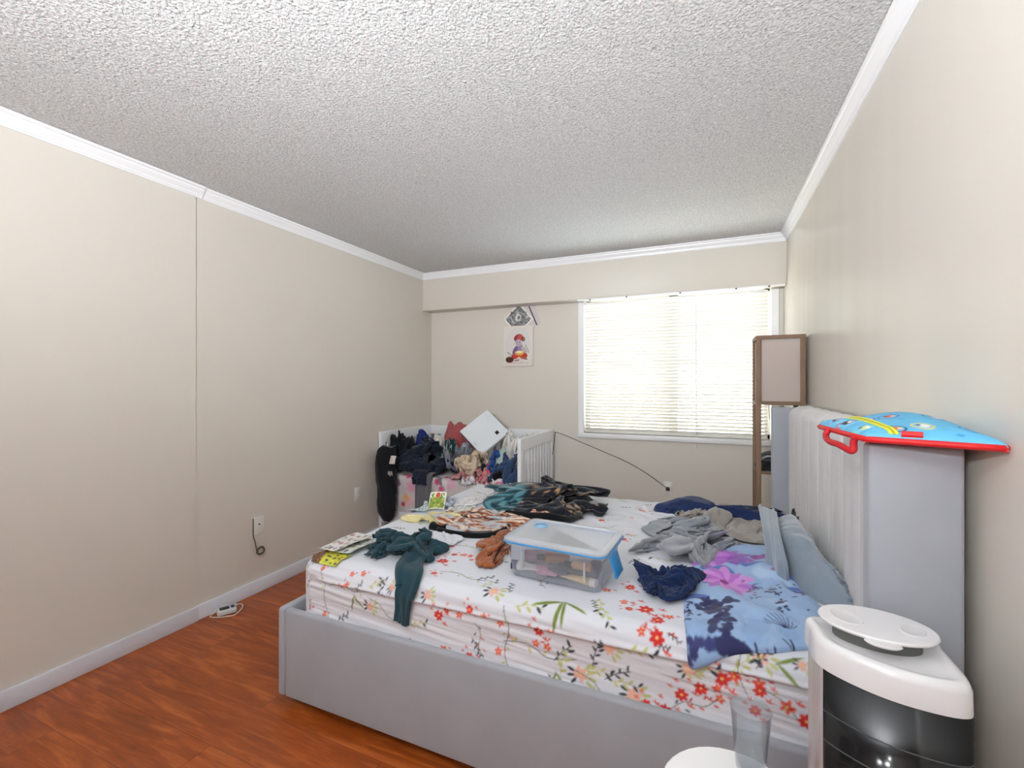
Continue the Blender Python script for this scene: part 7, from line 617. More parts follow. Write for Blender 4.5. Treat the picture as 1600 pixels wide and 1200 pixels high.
-1,4,3,4,7,10,6,7,5,2,2,8,2,-4,-9,-8,-12,-10,-6,-1,3,-6,1,2,-4,-1,-3,-2,0,-3,4,1,-4,3,6,3,7,12,11,7,3,2,-3,-10,-1,4,2,4,8,9,8,7,6,6,5,-4,-4,3,-10,-10,-12,-9,-6,-3,4,-5,-1,4,-3,-2,-2,-5,0,-1,3,1,-3,-1,3,4,7,12,11,6,4,1,0,-7,1,2,2,6,7,8,8,6,6,8,-2,-3,-4,2,-8,-12,-12,-7,-7,-1,2,0,-7,3,-1,2,-3,-7,-1,2,3,1,-4,-2,4,5,1,9,15,8,4,4,3,-8,0,2,3,5,6,5,6,7,9,3,-2,-1,-4,-1,-6,-13,-12,-6,-5,-4,6,0,-8,0,-1,2,-2,-5,-1,-4,6,-1,-4,-3,2,3,5,7,11,10,8,3,3,-5,-1,3,4,4,5,5,8,2,4,2,3,-3,-5,-6,-4,-11,-8,-8,-3,-5,4,2,-3,-5,-2,1,0,-5,-2,-7,2,2,-2,-3,-3,-1,8,1,13,12,7,6,5,-2,-2,3,2,8,4,5,3,3,-5,4,2,-3,-4,-4,-5,-10,-6,-6,-5,-4,0,4,-3,-4,-4,0,1,-5,-4,-6,-5,5,3,0,-2,-5,3,7,8,12,7,7,8,0,-2,1,0,9,7,2,0,-8,1,3,2,4,-2,-3,-8,-8,-6,-5,-4,-2,-4,2,-4,-6,-3,-2,1,-3,-4,-5,116,-1,-2,-5,-5,-5,-12,-9,-6,-2,-2,-5,-8,-6,-4,-4,-1,-8,-7,-6,-3,-6,-6,-10,-8,-6,-1,-4,-11,-9,-1,-4,-6,-9,-5,-9,-9,-4,2,-3,0,3,1,9,-4,-3,-1,-5,-8,-6,-9,-8,-5,-2,-2,-5,-8,-7,0,-4,-6,-9,-6,-2,-5,-5,-5,-7,-6,-4,-2,-10,-9,-7,-6,-4,-4,-7,-4,-5,-8,-7,1,0,-3,2,-1,7,1,-6,-6,-4,-5,-11,-10,-7,-4,-1,-3,-4,-5,-6,-4,-7,-1,-7,-7,-3,-4,-4,-3,-7,-6,-2,-5,-10,-8,-10,-5,-3,-3,-7,-6,1,-6,-7,-3,0,0,2,-2,5,-6,-5,-6,-4,-5,-11,-13,-6,-4,-1,-2,-3,-4,-7,-4,-4,-6,-1,-5,-6,-4,-4,-3,-6,-6,-5,-5,-7,-8,-8,-4,-4,-5,-3,-8,-2,0,-6,-1,-3,-1,2,-2,3,-1,-7,-6,-5,-7,-10,-11,-7,-3,-5,3,-2,-6,-7,-6,0,-2,-8,-6,-3,0,-4,-4,-6,-5,-7,-4,-6,-9,-9,-7,-3,-1,-5,-7,-5,3,-4,0,-2,-5,0,1,2,-6,-1,-8,-6,-7,-11,-11,-7,-3,-3,6,-6,-5,-6,-6,-2,2,-7,-7,-4,2,-4,-1,-6,-8,-6,-5,-6,-9,-10,-5,-4,-5,-4,-4,-9,2,0,-2,2,-2,-2,-4,-2,-4,-1,-4,-5,-8,-11,-13,-8,-4,-1,7,-4,-8,-6,-6,-4,1,0,-7,-3,3,-3,-3,-5,-8,-9,-4,-7,-10,-10,-6,-3,-3,-7,-4,-7,-6,4,-3,1,4,-1,-5,-5,-4,-2,-1,-4,-8,-11,-11,-6,-6,-4,2,4,-7,-8,-4,-3,-5,2,-1,-7,2,1,-4,-2,-11,-10,-6,-5,-10,-11,-3,-3,-4,-9,-8,-6,-6,0,-2,-3,2,1,3,2,-2,-5,1,-2,-6,-11,-12,-7,-3,-4,-3,2,-1,-6,-6,-3,-5,-3,4,-5,-2,1,2,-2,-9,-13,-9,-3,-10,-11,-6,-3,-3,-10,-10,-6,-6,-5,-1,-2,-3,-1,7,3,-5,-4,0,-2,-3,-6,-11,-7,-2,-4,-6,-4,1,-3,-4,-4,-3,-3,-2,-1,0,-6,1,0,-3,-12,-12,-4,-11,-11,-6,-3,-5,-10,-9,-7,-5,-5,-6,-5,-5,0,8,2,-4,-5,-2,1,0,-6,-9,-6,-5,0,-5,-7,-2,-3,-4,-1,0,-2,-3,-3,1,-6,-2,-3,-2,-8,-11,-7,-9,-12,-5,-4,-6,-12,-9,-6,-6,-6,-8,-8,-3,8,6,3,-6,-2,-3,0,-1,-2,-8,-5,-4,-6,0,-5,-5,-4,-3,-2,0,-1,-1,-5,2,-6,-2,-1,-5,-5,-12,-7,-8,-13,-3,-7,-9,-12,-10,-5,-5,-5,-11,-10,5,11,1,-2,-6,-3,-1,1,1,0,-8,-4,-5,-6,0,-4,-6,-5,-1,-2,-2,-3,-1,-1,0,-8,-2,0,-4,-3,-14,-6,-8,-12,-5,-3,-12,-14,-8,-4,-4,-9,-12,-7,10,6,-1,-1,-3,-5,-1,0,1,3,-6,-4,-5,-5,-5,0,-5,-4,-4,-1,-2,-1,-4,-2,-2,-4,-4,-2,-1,-4,-11,-10,-5,-10,-5,-8,-11,-10,-8,-3,-6,-11,-11,3,2,1,5,1,-6,-3,-3,1,0,3,0,-7,-3,-6,-4,-1,0,-6,-4,-4,-3,-1,-2,-1,-5,-1,-3,-2,-2,-5,-12,-10,-6,-8,-8,-7,-9,-8,-6,-5,-7,-10,0,1,-1,-4,2,5,-6,3,-1,-6,0,5,5,-10,-4,-5,-3,-2,-2,-2,-6,-4,-3,-3,-2,0,-4,-1,-2,-4,-4,-6,-11,-9,-6,-6,-6,-9,-12,-4,-7,-5,-5,-7,3,2,-5,-5,1,5,8,-1,-2,-7,-6,4,9,-6,-8,-2,-6,-4,-1,0,-5,-6,-4,-4,-1,-2,-2,0,-4,-2,-3,-11,-11,-8,-5,-7,-5,-8,-10,-6,-3,-6,-5,-1,5,-4,-3,-6,0,3,3,0,-2,-6,-11,-1,9,0,-6,-4,-5,-4,-4,-4,-4,-3,-3,-5,-1,-2,-3,-2,-2,-5,-4,-9,-11,-8,-1,-9,-4,-6,-10,-7,-2,-5,0,6,-2,-8,-1,-5,-1,6,5,-3,-2,-3,-11,-7,5,6,-5,-5,-6,-5,-4,-3,-5,-2,-4,-3,-4,0,-5,-3,-2,-1,-13,-15,-8,1,-1,-6,-4,-8,-10,-6,-4,-1,7,2,-1,-9,-3,-5,3,4,4,-1,-4,-5,-8,-7,-4,8,-3,-4,-5,-4,-4,-6,-3,-1,-2,-6,-7,0,-6,-5,-1,-8,-14,-11,-3,-5,0,0,-6,-5,-10,-5,-1,2,5,1,-2,-4,-8,-6,1,6,-3,2,2,-7,-9,-5,-7,3,3,-6,-5,-6,-3,-1,-2,-2,-4,-7,-9,-6,-5,-1,-7,-8,-10,-6,-3,0,-6,-4,-3,-4,-8,-4,0,5,1,-1,-3,-3,-4,-8,0,4,4,-1,-2,0,-7,-6,-9,1,-2,1,-5,-5,-2,-6,-8,-3,0,-7,-9,-7,-5,-3,-7,-9,-4,-6,-6,4,-1,-4,-4,-5,-8,-2,4,-1,2,-3,-4,-1,-3,-6,-1,1,5,-2,0,-3,-5,-6,-7,-6,-1,1,-4,-3,-2,-10,-5,-4,-7,-7,-5,-4,-4,-7,-8,-8,-6,-2,-3,-3,2,-1,-4,-4,-9,-4,4,-1,2,0,-2,-3,-4,-3,-1,0,6,-1,-2,-6,-3,-6,-7,-4,-5,3,-6,-8,-3,-5,-6,-4,-6,-8,-4,-3,-3,-7,-10,-7,-4,1,-1,-5,1,-2,-5,-4,-8,-10,0,3,5,1,-1,-3,-3,-3,0,-1,2,1,-4,-4,-5,-5,-11,2,-6,-3,-8,-11,-4,1,-5,-4,-5,-8,-3,0,-7,-9,-7,-4,-2,1,-2,-3,-2,0,-7,-5,-12,-6,1,1,5,0,0,-1,-3,-1,0,-2,-3,2,1,-3,-6,-7,-8,-2,-5,-7,-10,-5,-4,-7,-7,-2,-2,-8,-3,4,-2,-10,-6,
-2,-1,3,-6,-3,-2,-2,-5,-6,-13,-2,-1,-4,4,0,1,-2,-2,2,3,-2,7,0,-2,-3,-4,-6,-7,-3,-8,-10,-10,-7,-5,-4,-3,-3,-5,-6,-4,9,-4,-9,-4,0,-1,0,-6,-4,0,-4,-4,-11,-6,-2,-1,-3,0,2,2,-3,-1,3,0,-2,2,-1,0,-3,-2,-6,-6,-11,-9,-10,-10,-7,-2,1,-6,-9,-3,-4,-1,8,0,-9,-2,-1,1,-7,-7,0,-2,0,-11,-8,-1,-2,-1,0,-2,-2,3,-3,2,3,1,-4,2,3,2,-5,-6,-7,-9,-10,-10,-11,-6,-9,-4,3,-7,-5,-3,-3,2,7,-1,-6,-1,0,-6,-8,-3,0,-2,-2,-17,-1,2,0,-2,1,0,-3,-1,0,3,-1,0,0,-1,0,4,-1,-9,-9,-8,-7,-8,-14,-9,-6,-7,-3,-4,4,0,-2,0,7,-1,-6,-1,-3,-10,-5,-1,1,-1,-13,-7,1,3,1,-1,0,2,-1,0,0,1,-1,-2,-2,-4,1,0,1,-9,-7,-3,-6,-10,-13,-9,-5,-5,-5,-2,0,1,-1,0,5,1,-3,-2,-6,-9,-3,-2,0,-4,-11,0,-1,2,1,-1,1,3,1,0,1,0,-1,-3,-4,-5,1,1,-3,-4,-6,-2,-5,-11,-11,-7,-4,-5,-5,-2,2,-1,-3,-2,10,-2,-4,-2,-6,-7,-1,-4,0,-9,-2,0,0,2,1,-2,-2,5,5,-2,1,-1,-2,-6,-4,-3,-2,5,-5,-2,-5,-3,-8,-10,-8,-1,-4,-6,-4,-1,-1,0,-1,-3,8,-4,-2,-2,-6,-5,-2,-5,-4,-4,1,0,3,1,-1,-1,-5,1,9,0,-4,0,-1,-7,-4,-8,2,4,-4,-2,-6,-4,-6,-5,-2,-3,-6,-3,-4,-1,-1,0,-4,-1,5,-4,-3,-1,-6,-4,-2,-7,-4,2,0,2,3,2,-2,-3,-6,-4,3,7,2,-1,-2,-5,-4,-7,2,2,5,-3,-6,-7,-10,3,-1,-1,-5,-2,-3,-4,0,0,-3,-1,1,-1,-3,-4,-6,-8,-3,-1,0,1,1,2,4,3,-2,-4,-7,-4,-4,1,4,2,0,1,-4,-7,3,2,6,-2,-5,-12,-4,10,3,-3,-7,-1,-2,-5,-4,0,1,-3,-3,-4,1,0,-8,-9,-4,3,-1,0,3,1,6,4,-1,-7,-5,-4,-5,-2,-3,0,0,7,5,-5,4,1,4,-2,-5,-9,2,10,6,-3,-7,0,-1,-5,-6,-1,1,-2,-2,-6,-6,3,-6,-7,1,-1,-3,2,3,4,1,5,0,-5,-7,-4,-2,-3,-3,-2,1,5,7,-7,5,3,3,0,-6,-5,7,8,5,-2,-6,-3,3,-3,-6,-2,0,-1,-5,-7,-4,-1,-2,-6,2,-3,-1,2,0,6,3,0,-1,1,-7,-4,-2,-3,-3,-2,1,3,8,-6,5,4,4,-1,-4,-1,11,7,2,2,-4,-6,5,-3,-5,-2,-2,-4,-3,-6,-3,-3,-2,2,-5,-4,0,1,3,4,3,0,0,1,-7,-5,0,-5,-1,-3,-1,4,8,-5,6,4,4,0,-4,4,8,10,5,1,-1,-7,5,-4,-3,-2,-3,-4,-5,-4,-5,-2,2,0,-5,-4,0,-1,1,6,4,2,-1,-2,-5,-6,0,-4,-5,-1,1,3,7,-5,6,2,5,8,-4,2,10,9,6,0,-1,-5,6,-2,-3,-4,-2,-4,-5,-7,-4,-1,14,-9,-7,-2,-4,0,5,3,6,1,0,-2,-4,-7,-1,-4,-5,-3,0,4,5,-2,3,8,0,7,5,-3,12,10,7,-1,-4,-6,10,-2,-3,-2,0,-5,-9,-6,3,10,-1,-9,-8,-4,-2,0,5,7,6,0,-1,-2,-5,-7,0,-3,-6,-4,-1,3,5,4,0,6,1,7,7,0,10,9,9,0,-3,-7,8,-1,-3,-1,-1,-8,-9,-1,5,9,-7,-9,-6,-2,-1,-2,6,9,2,3,1,-4,-5,-8,-2,-1,-6,-3,-1,-3,-1,1,1,2,3,6,5,4,8,13,3,1,1,-3,0,4,0,-7,-4,-3,-7,2,0,4,-3,-8,-3,-2,-2,-1,6,9,-1,1,5,-2,-6,-8,-7,-2,0,-6,1,-4,-8,3,11,9,0,5,6,4,-1,0,1,2,3,3,-7,-7,-2,2,-1,-4,-4,-6,-1,-4,1,-1,0,5,4,-6,-3,-6,3,4,0,8,2,1,-2,3,-3,1,1,-10,-3,3,5,7,6,5,4,-2,-2,0,3,1,6,4,-1,-3,-2,0,-2,-6,-7,-1,-3,-5,-4,9,-2,0,-2,-1,-3,0,-4,2,1,6,6,0,-2,2,0,-2,4,-7,-7,8,1,0,6,6,2,-3,-4,3,2,7,5,7,-4,2,-1,-6,-6,-7,-7,4,-2,-3,-8,3,6,-5,-1,-3,-2,2,4,-7,1,2,7,-1,0,0,1,0,5,-2,-5,-1,5,0,0,6,0,-3,-1,0,3,6,7,8,2,-5,-3,-2,-9,-7,3,0,0,0,-8,-8,3,4,0,-8,3,-3,2,1,-5,1,6,2,2,1,-1,-1,2,4,-2,-8,9,6,-1,4,-4,-3,-1,4,1,5,9,4,5,-1,-6,-3,-3,-4,-4,-1,-1,4,-4,-8,-1,4,-1,-5,0,3,-4,4,-6,-2,2,7,0,6,2,-1,2,2,0,-1,3,6,3,2,-2,-3,-1,3,4,3,8,2,3,4,-2,-6,-2,-2,-2,-6,-2,5,-1,-10,2,3,-9,3,4,-3,-1,3,0,-9,0,5,4,2,5,4,3,3,0,1,3,0,4,2,-1,-2,0,-1,5,5,7,4,-1,3,1,-3,-6,4,-4,-7,-3,1,5,-8,-6,3,-2,2,9,-1,-1,0,1,-7,-6,2,5,1,5,4,6,6,11,-3,8,-4,0,4,-1,-1,3,-1,1,6,8,2,3,-2,4,-1,-7,3,-1,-5,-8,-1,4,-1,-5,-5,5,0,11,-2,3,1,-4,-3,-5,-4,5,3,3,3,5,15,9,2,4,2,-6,2,1,-2,2,5,-1,2,8,6,-2,1,2,2,-3,-2,-1,0,-7,-2,-1,-2,-1,-3,1,6,4,-2,-2,3,1,-4,1,-3,-3,1,0,6,8,14,5,5,-5,5,0,-7,4,1,-3,6,6,-3,2,9,3,-6,1,4,0,-2,-4,2,-3,-3,1,-2,-6,3,-3,1,3,2,-3,1,1,5,-3,2,-1,-4,0,3,7,16,-1,1,-4,2,2,-4,-5,7,2,-2,6,2,-4,5,9,1,-7,2,2,0,-2,-2,-1,0,1,-2,-2,-5,3,-1,-1,-3,3,7,2,0,1,-4,2,-5,0,5,9,-1,-1,-2,4,-1,2,-6,-7,5,4,2,1,5,0,-3,5,6,-1,-5,0,2,-2,0,5,-1,1,-1,0,-9,-3,4,-3,1,0,1,6,-2,5,2,-6,0,-4,7,3,-5,-1,3,3,2,-1,-4,-8,-1,3,3,0,5,6,-1,-4,4,7,0,-2,2,-2,-5,3,0,-3,1,-1,-1,-4,0,2,-1,5,1,-3,8,0,2,-6,-1,0,7,-6,-6,-5,9,1,-2,-3,-2,-7,-2,-2,4,3,0,5,1,-4,0,7,5,-1,1,0,-7,-4,1,-2,2,4,3,-3,-5,3,-6,1,5,11,6,-3,1,-7,-3,10,-5,-10,-5,-1,4,-1,-1,-4,-3,-3,-5,-3,2,0,2,4,5,0,-5,2,6,-2,-1,2,0,-3,3,-3,3,4,-2,-1,-6,-3,-1,-3,9,13,4,1,0,-5,8,-2,-8,-10,-4,-1,9,-2,-4,-1,-7,-3,-9,-2,4,1,-4,3,6,4,-1,-6,1,2,-4,2,5,0,-1,0,-4,4,7,-1,-7,-8,6,-2,3,16,8,-1,-5,2,8,-4,-10,-9,-5,1,3,0,-4,-3,-5,-7,-8,-2,-2,6,-1,-4,3,4,1,-2,-3,1,5,-6,0,2,-1,0,-1,3,9,4,-6,-5,1,4,-2,12,10,1,-5,5,6,-9,-7,-7,
-5,3,-5,2,0,-3,-1,-7,-7,-9,2,-1,2,-2,-2,6,-2,-3,3,-1,5,5,-5,2,2,0,2,3,5,0,-8,0,-4,0,9,5,9,1,9,2,-4,-6,-10,-4,-4,-2,-1,-1,-1,-2,-1,0,-6,-7,-4,5,0,0,-4,-1,5,0,2,-2,1,9,-2,-2,5,-5,9,6,0,-3,-12,-6,4,-2,4,9,6,5,11,4,-7,-7,-9,0,-5,-5,-2,0,-4,-1,1,5,-7,-6,-8,3,0,-5,5,7,3,2,1,-4,-3,5,-5,-1,10,8,5,7,-3,-9,-12,-9,0,6,2,7,7,13,9,-1,-8,-7,-7,-3,-5,0,-7,2,-1,0,-2,8,-1,-9,-9,-3,2,-4,8,7,7,6,2,-4,-6,1,3,4,8,4,5,0,-3,-13,-10,-6,-5,5,5,5,9,13,6,3,-9,-8,-4,-4,-4,-2,-3,0,2,7,-7,5,4,-6,-9,-7,-3,5,9,6,6,5,3,-4,-2,0,2,8,11,3,-3,-3,-8,-13,-12,-2,1,-1,3,8,24,6,0,0,-4,-8,-7,-2,-5,1,6,-2,-3,6,-4,3,7,-5,-9,-7,-1,7,10,6,3,5,2,-2,-3,3,5,6,6,4,-3,-8,-12,-13,-11,-5,3,6,1,15,17,9,2,-2,-7,-7,-8,-3,-5,1,-6,2,-3,2,0,3,7,-1,-7,-7,3,5,12,7,3,3,-1,-1,-2,-2,8,8,-1,-2,-4,-5,-15,-12,-2,-6,-2,9,6,18,12,7,1,-2,-6,-7,-7,-4,-4,-1,2,-2,-1,2,-1,7,-3,-1,0,-1,5,6,9,9,2,-5,-6,-3,3,2,6,3,-2,-3,-3,-12,-12,-10,-1,5,-3,3,22,10,3,7,3,-3,-4,-5,-5,-8,-3,2,8,-1,-2,0,-3,-5,1,-1,7,3,3,9,10,5,0,-7,-9,-8,4,4,7,-1,3,-6,-3,-14,-10,-4,-6,4,4,3,28,1,-1,5,5,-2,-4,0,-8,-3,-3,0,-7,2,-4,-2,-4,-1,2,4,3,7,7,6,8,1,-3,-4,-8,-7,1,6,4,4,1,-7,-10,-12,-1,-4,-4,-3,6,20,17,-2,-2,6,0,1,1,-6,-9,1,3,-2,-8,0,0,-6,1,0,3,0,4,6,9,8,5,2,-5,-11,-9,-2,3,8,11,2,-1,-9,-12,-1,-2,-6,-4,-5,10,23,11,-2,-3,5,-3,-3,0,-3,1,0,2,2,6,-2,-6,-4,-5,4,-2,0,3,7,11,6,3,-1,-3,-6,-9,-5,7,9,11,1,-3,-7,-7,-6,-2,-6,1,-3,25,8,8,0,-7,3,-3,-6,-3,2,2,-4,2,9,2,-4,-2,-7,0,0,-3,2,-3,4,9,6,0,-1,-5,-3,-1,-2,6,7,10,0,-4,-6,1,-10,-8,-4,4,12,14,6,3,3,-6,-4,1,-4,0,1,2,-5,-1,9,1,-3,-5,-2,-5,3,-2,-1,5,0,4,3,-3,-1,-7,-3,0,2,8,10,6,-3,-2,-3,-1,-7,-5,-2,0,18,10,8,-2,0,0,-5,-4,2,3,-5,-2,-2,0,7,-2,1,-2,-3,-5,0,-3,1,2,4,3,-3,-5,1,3,-5,-2,4,7,6,5,-3,-3,0,-5,-9,-2,5,7,13,6,5,3,-4,-1,3,-5,-3,-1,-3,-1,-1,4,6,6,-4,3,-5,-3,-1,-2,-3,-6,3,6,-1,-5,1,4,2,-2,1,4,5,0,2,-3,-2,-6,-9,-3,7,16,8,8,1,4,0,-6,6,-1,-5,-6,1,2,0,1,8,4,-2,3,-7,-3,0,-2,-6,-4,0,4,4,-9,-4,9,3,-2,-2,4,8,-4,0,4,-2,-6,-11,-2,13,13,9,3,4,4,1,-7,6,3,-7,-4,-4,0,3,5,5,3,-6,5,-5,-5,0,-1,-4,-2,3,-1,2,-9,-7,4,8,4,-4,-2,9,-3,-2,3,3,-6,-9,-1,12,11,13,2,-3,4,3,-6,3,9,-4,-7,-1,-2,4,3,6,1,-6,3,2,-5,-1,-5,-3,0,-2,1,3,-9,-8,0,3,5,2,0,3,-2,4,5,-3,-4,-4,4,7,7,10,10,-5,-4,3,-1,-2,11,2,-6,-4,1,4,4,-1,2,-9,4,5,-6,-4,-1,-1,-2,-2,-1,3,-8,-6,-6,2,2,5,7,-1,-3,1,4,2,-6,1,5,5,9,5,11,0,-5,-5,-3,3,8,8,-5,-4,3,3,4,0,-2,-8,5,3,-2,-3,0,-1,-2,0,-1,-3,-8,-4,-7,2,4,2,5,-2,-4,0,4,6,-6,5,4,5,7,10,2,4,-3,-5,-6,1,6,10,0,-6,0,5,5,1,-3,-6,5,4,-2,-1,-1,1,-5,3,-1,-6,-6,-3,-7,-2,5,0,-1,1,-3,5,0,8,10,-4,0,7,6,10,1,-4,3,-2,-6,-5,6,9,4,-2,-6,2,6,2,-2,-5,5,8,-3,-1,-1,-6,-3,6,1,-8,-3,-4,-7,-4,4,-1,0,-3,6,7,1,3,11,-4,1,6,6,2,4,1,1,-3,-7,-6,3,10,6,-4,-1,1,1,5,-2,-4,6,8,0,0,-2,-10,-4,4,4,-4,-5,-4,-7,-2,4,-3,-3,7,7,3,-2,10,5,-2,-1,6,7,-4,2,7,-3,-3,-5,-6,-1,10,7,-4,-4,2,5,4,1,-3,4,10,1,-1,-2,-6,-6,-3,3,4,-4,-6,-6,0,-1,-8,7,4,1,7,5,6,6,-1,-1,2,9,-2,-5,5,-4,-3,-3,-6,0,7,9,-3,-5,-1,7,4,3,-5,0,11,7,-1,-2,-8,-8,3,-1,2,-1,-10,-8,-2,4,-5,2,-2,8,6,14,4,6,-2,1,0,7,1,-7,-4,-1,-3,-4,-2,-4,7,9,1,-5,-2,5,6,-3,2,-6,9,9,4,-3,-8,-11,5,-4,0,3,-12,-3,-4,1,2,-6,3,5,19,4,7,4,-1,-5,6,8,-5,-7,-7,-4,2,-3,1,-4,0,9,6,-2,-2,2,1,
    ],
}
_cl = {}


def cloth_grid(k, up=1):
    if (k, up) in _cl: return _cl[(k, up)]
    n = 44
    g = np.array(CLOTH_STEPS[k]).reshape(3, n, n).transpose(1, 2, 0)
    g = g.copy()
    g[:, 0] = np.cumsum(g[:, 0], 0)
    g = np.cumsum(g, 1).astype(float) * .0025
    for _ in range(up):
        for ax in (0, 1):
            g = np.moveaxis(g, ax, 0)
            p = np.concatenate([2 * g[:1] - g[1:2], g, 2 * g[-1:] - g[-2:-1]])
            mid = (-p[:-3] + 9 * p[1:-2] + 9 * p[2:-1] - p[3:]) / 16
            o_ = np.empty((2 * len(g) - 1,) + g.shape[1:]); o_[0::2] = g; o_[1::2] = mid
            g = np.moveaxis(o_, 0, ax)
    _cl[(k, up)] = g
    return g


def settled(name, k, pts, z0, H, mat, parent=None, rot=0.0, up=1, mapping=flatmap, base=.0, cols=None, jit=.04, seed=1, grow=1.10, thick=.0035, center=None, fit=.85):
    """one settled cloth, turned, its plan fitted to an outline and its height to H"""
    g = cloth_grid(k, up).copy()
    c_, s_ = math.cos(rot), math.sin(rot)
    x, y = g[..., 0] * c_ - g[..., 1] * s_, g[..., 0] * s_ + g[..., 1] * c_
    z = np.maximum(g[..., 2], 0)
    mx, my = (x.min() + x.max()) / 2, (y.min() + y.max()) / 2
    x, y = x - mx, y - my
    pts = [p[:2] for p in pts]
    if center is None: center = (sum(p[0] for p in pts) / len(pts), sum(p[1] for p in pts) / len(pts))
    px_ = [p[0] for p in pts]; py_ = [p[1] for p in pts]
    sx_, sy_ = (max(px_) - min(px_)) / (x.max() - x.min()), (max(py_) - min(py_)) / (y.max() - y.min())
    x, y = x * sx_ * grow, y * sy_ * grow
    Rf = outline_R(pts, center[0], center[1], jit, seed)
    th = np.arctan2(y, x); r = np.hypot(x, y)
    nb = 48
    bi = ((th + PI) / (2 * PI) * nb).astype(int) % nb
    rm = np.array([r[bi == b].max() if (bi == b).any() else 0 for b in range(nb)])
    rm = np.where(rm <= 0, rm.max() * .6, rm)
    rs = (rm + np.roll(rm, 1) + np.roll(rm, -1) + np.maximum(np.roll(rm, 2), np.roll(rm, -2))) / 4
    rs = np.maximum(rs, rm * .9)
    bt = (np.arange(nb) + .5) / nb * 2 * PI - PI
    R_ = np.interp(th, np.concatenate([bt - 2 * PI, bt, bt + 2 * PI]), np.concatenate([rs, rs, rs]))
    q = (1 - fit) + fit * grow * Rf(th) / R_
    x, y = center[0] + x * q, center[1] + y * q
    z = z * (H / z.max())
    if cols is not None:
        n = g.shape[0]
        U, V = np.meshgrid(np.linspace(0, .9, n), np.linspace(0, .9, n), indexing='ij')
        cols = cols(U, V, (x - x.min()) / (x.max() - x.min()), np.zeros_like(U))
    if mapping is flatmap: X, Y, Z = x, y, z + z0 + base + thick
    else: X, Y, Z = mapping(x, y, z + base + thick)
    return grid_mesh(name, X, Y, Z, mat, parent, cols, thick)


# ================================================================== THE ROOM
XLN, XLF, XR, YS, YB, ZC, YF = -2.630, -2.636, 0.540, 3.83, 3.99, 2.440, -1.55
YSTEP = 1.622
SOF = 2.066

WALL = M('beige_wall_paint', (212, 207, 198), rough=0.45, spec=0.45, bump=[(90, 0.12, 0.001), (3, 0.10, 0.01)], mottle=(1.3, 0.012))
TRIM = M('white_trim_paint', (236, 237, 240), rough=0.35, spec=0.5)
WHITE = M('white_satin_paint', (238, 238, 238), rough=0.4, spec=0.5)


def ceiling_mat():
    m = bpy.data.materials.new('popcorn_ceiling')
    m.use_nodes = True
    nt = m.node_tree; p = nt.nodes['Principled BSDF']
    p.inputs['Base Color'].default_value = srgb(228, 229, 231); p.inputs['Roughness'].default_value = 0.95
    p.inputs['Specular IOR Level'].default_value = 0.1
    tc = nt.nodes.new('ShaderNodeTexCoord')
    n = nt.nodes.new('ShaderNodeTexNoise'); n.inputs['Scale'].default_value = 105; n.inputs['Detail'].default_value = 4
    n.inputs['Roughness'].default_value = 0.6; n.inputs['Distortion'].default_value = 0.6
    v = nt.nodes.new('ShaderNodeTexVoronoi'); v.inputs['Scale'].default_value = 100
    nt.links.new(tc.outputs['Object'], n.inputs['Vector']); nt.links.new(tc.outputs['Object'], v.inputs['Vector'])
    b = nt.nodes.new('ShaderNodeBump'); b.inputs['Strength'].default_value = 1.0; b.inputs['Distance'].default_value = 0.013
    b2 = nt.nodes.new('ShaderNodeBump'); b2.inputs['Strength'].default_value = 0.6; b2.inputs['Distance'].default_value = 0.007; b2.invert = True
    nt.links.new(n.outputs['Fac'], b.inputs['Height']); nt.links.new(v.outputs['Distance'], b2.inputs['Height'])
    nt.links.new(b.outputs['Normal'], b2.inputs['Normal']); nt.links.new(b2.outputs['Normal'], p.inputs['Normal'])
    # colour follows the bump noise: off-white where high, greyer where low
    cr = nt.nodes.new('ShaderNodeValToRGB')
    cr.color_ramp.elements[0].position = 0.36; cr.color_ramp.elements[0].color = srgb(206, 207, 208)
    cr.color_ramp.elements[1].position = 0.60; cr.color_ramp.elements[1].color = srgb(238, 238, 239)
    nt.links.new(n.outputs['Fac'], cr.inputs['Fac']); nt.links.new(cr.outputs['Color'], p.inputs['Base Color'])
    return m


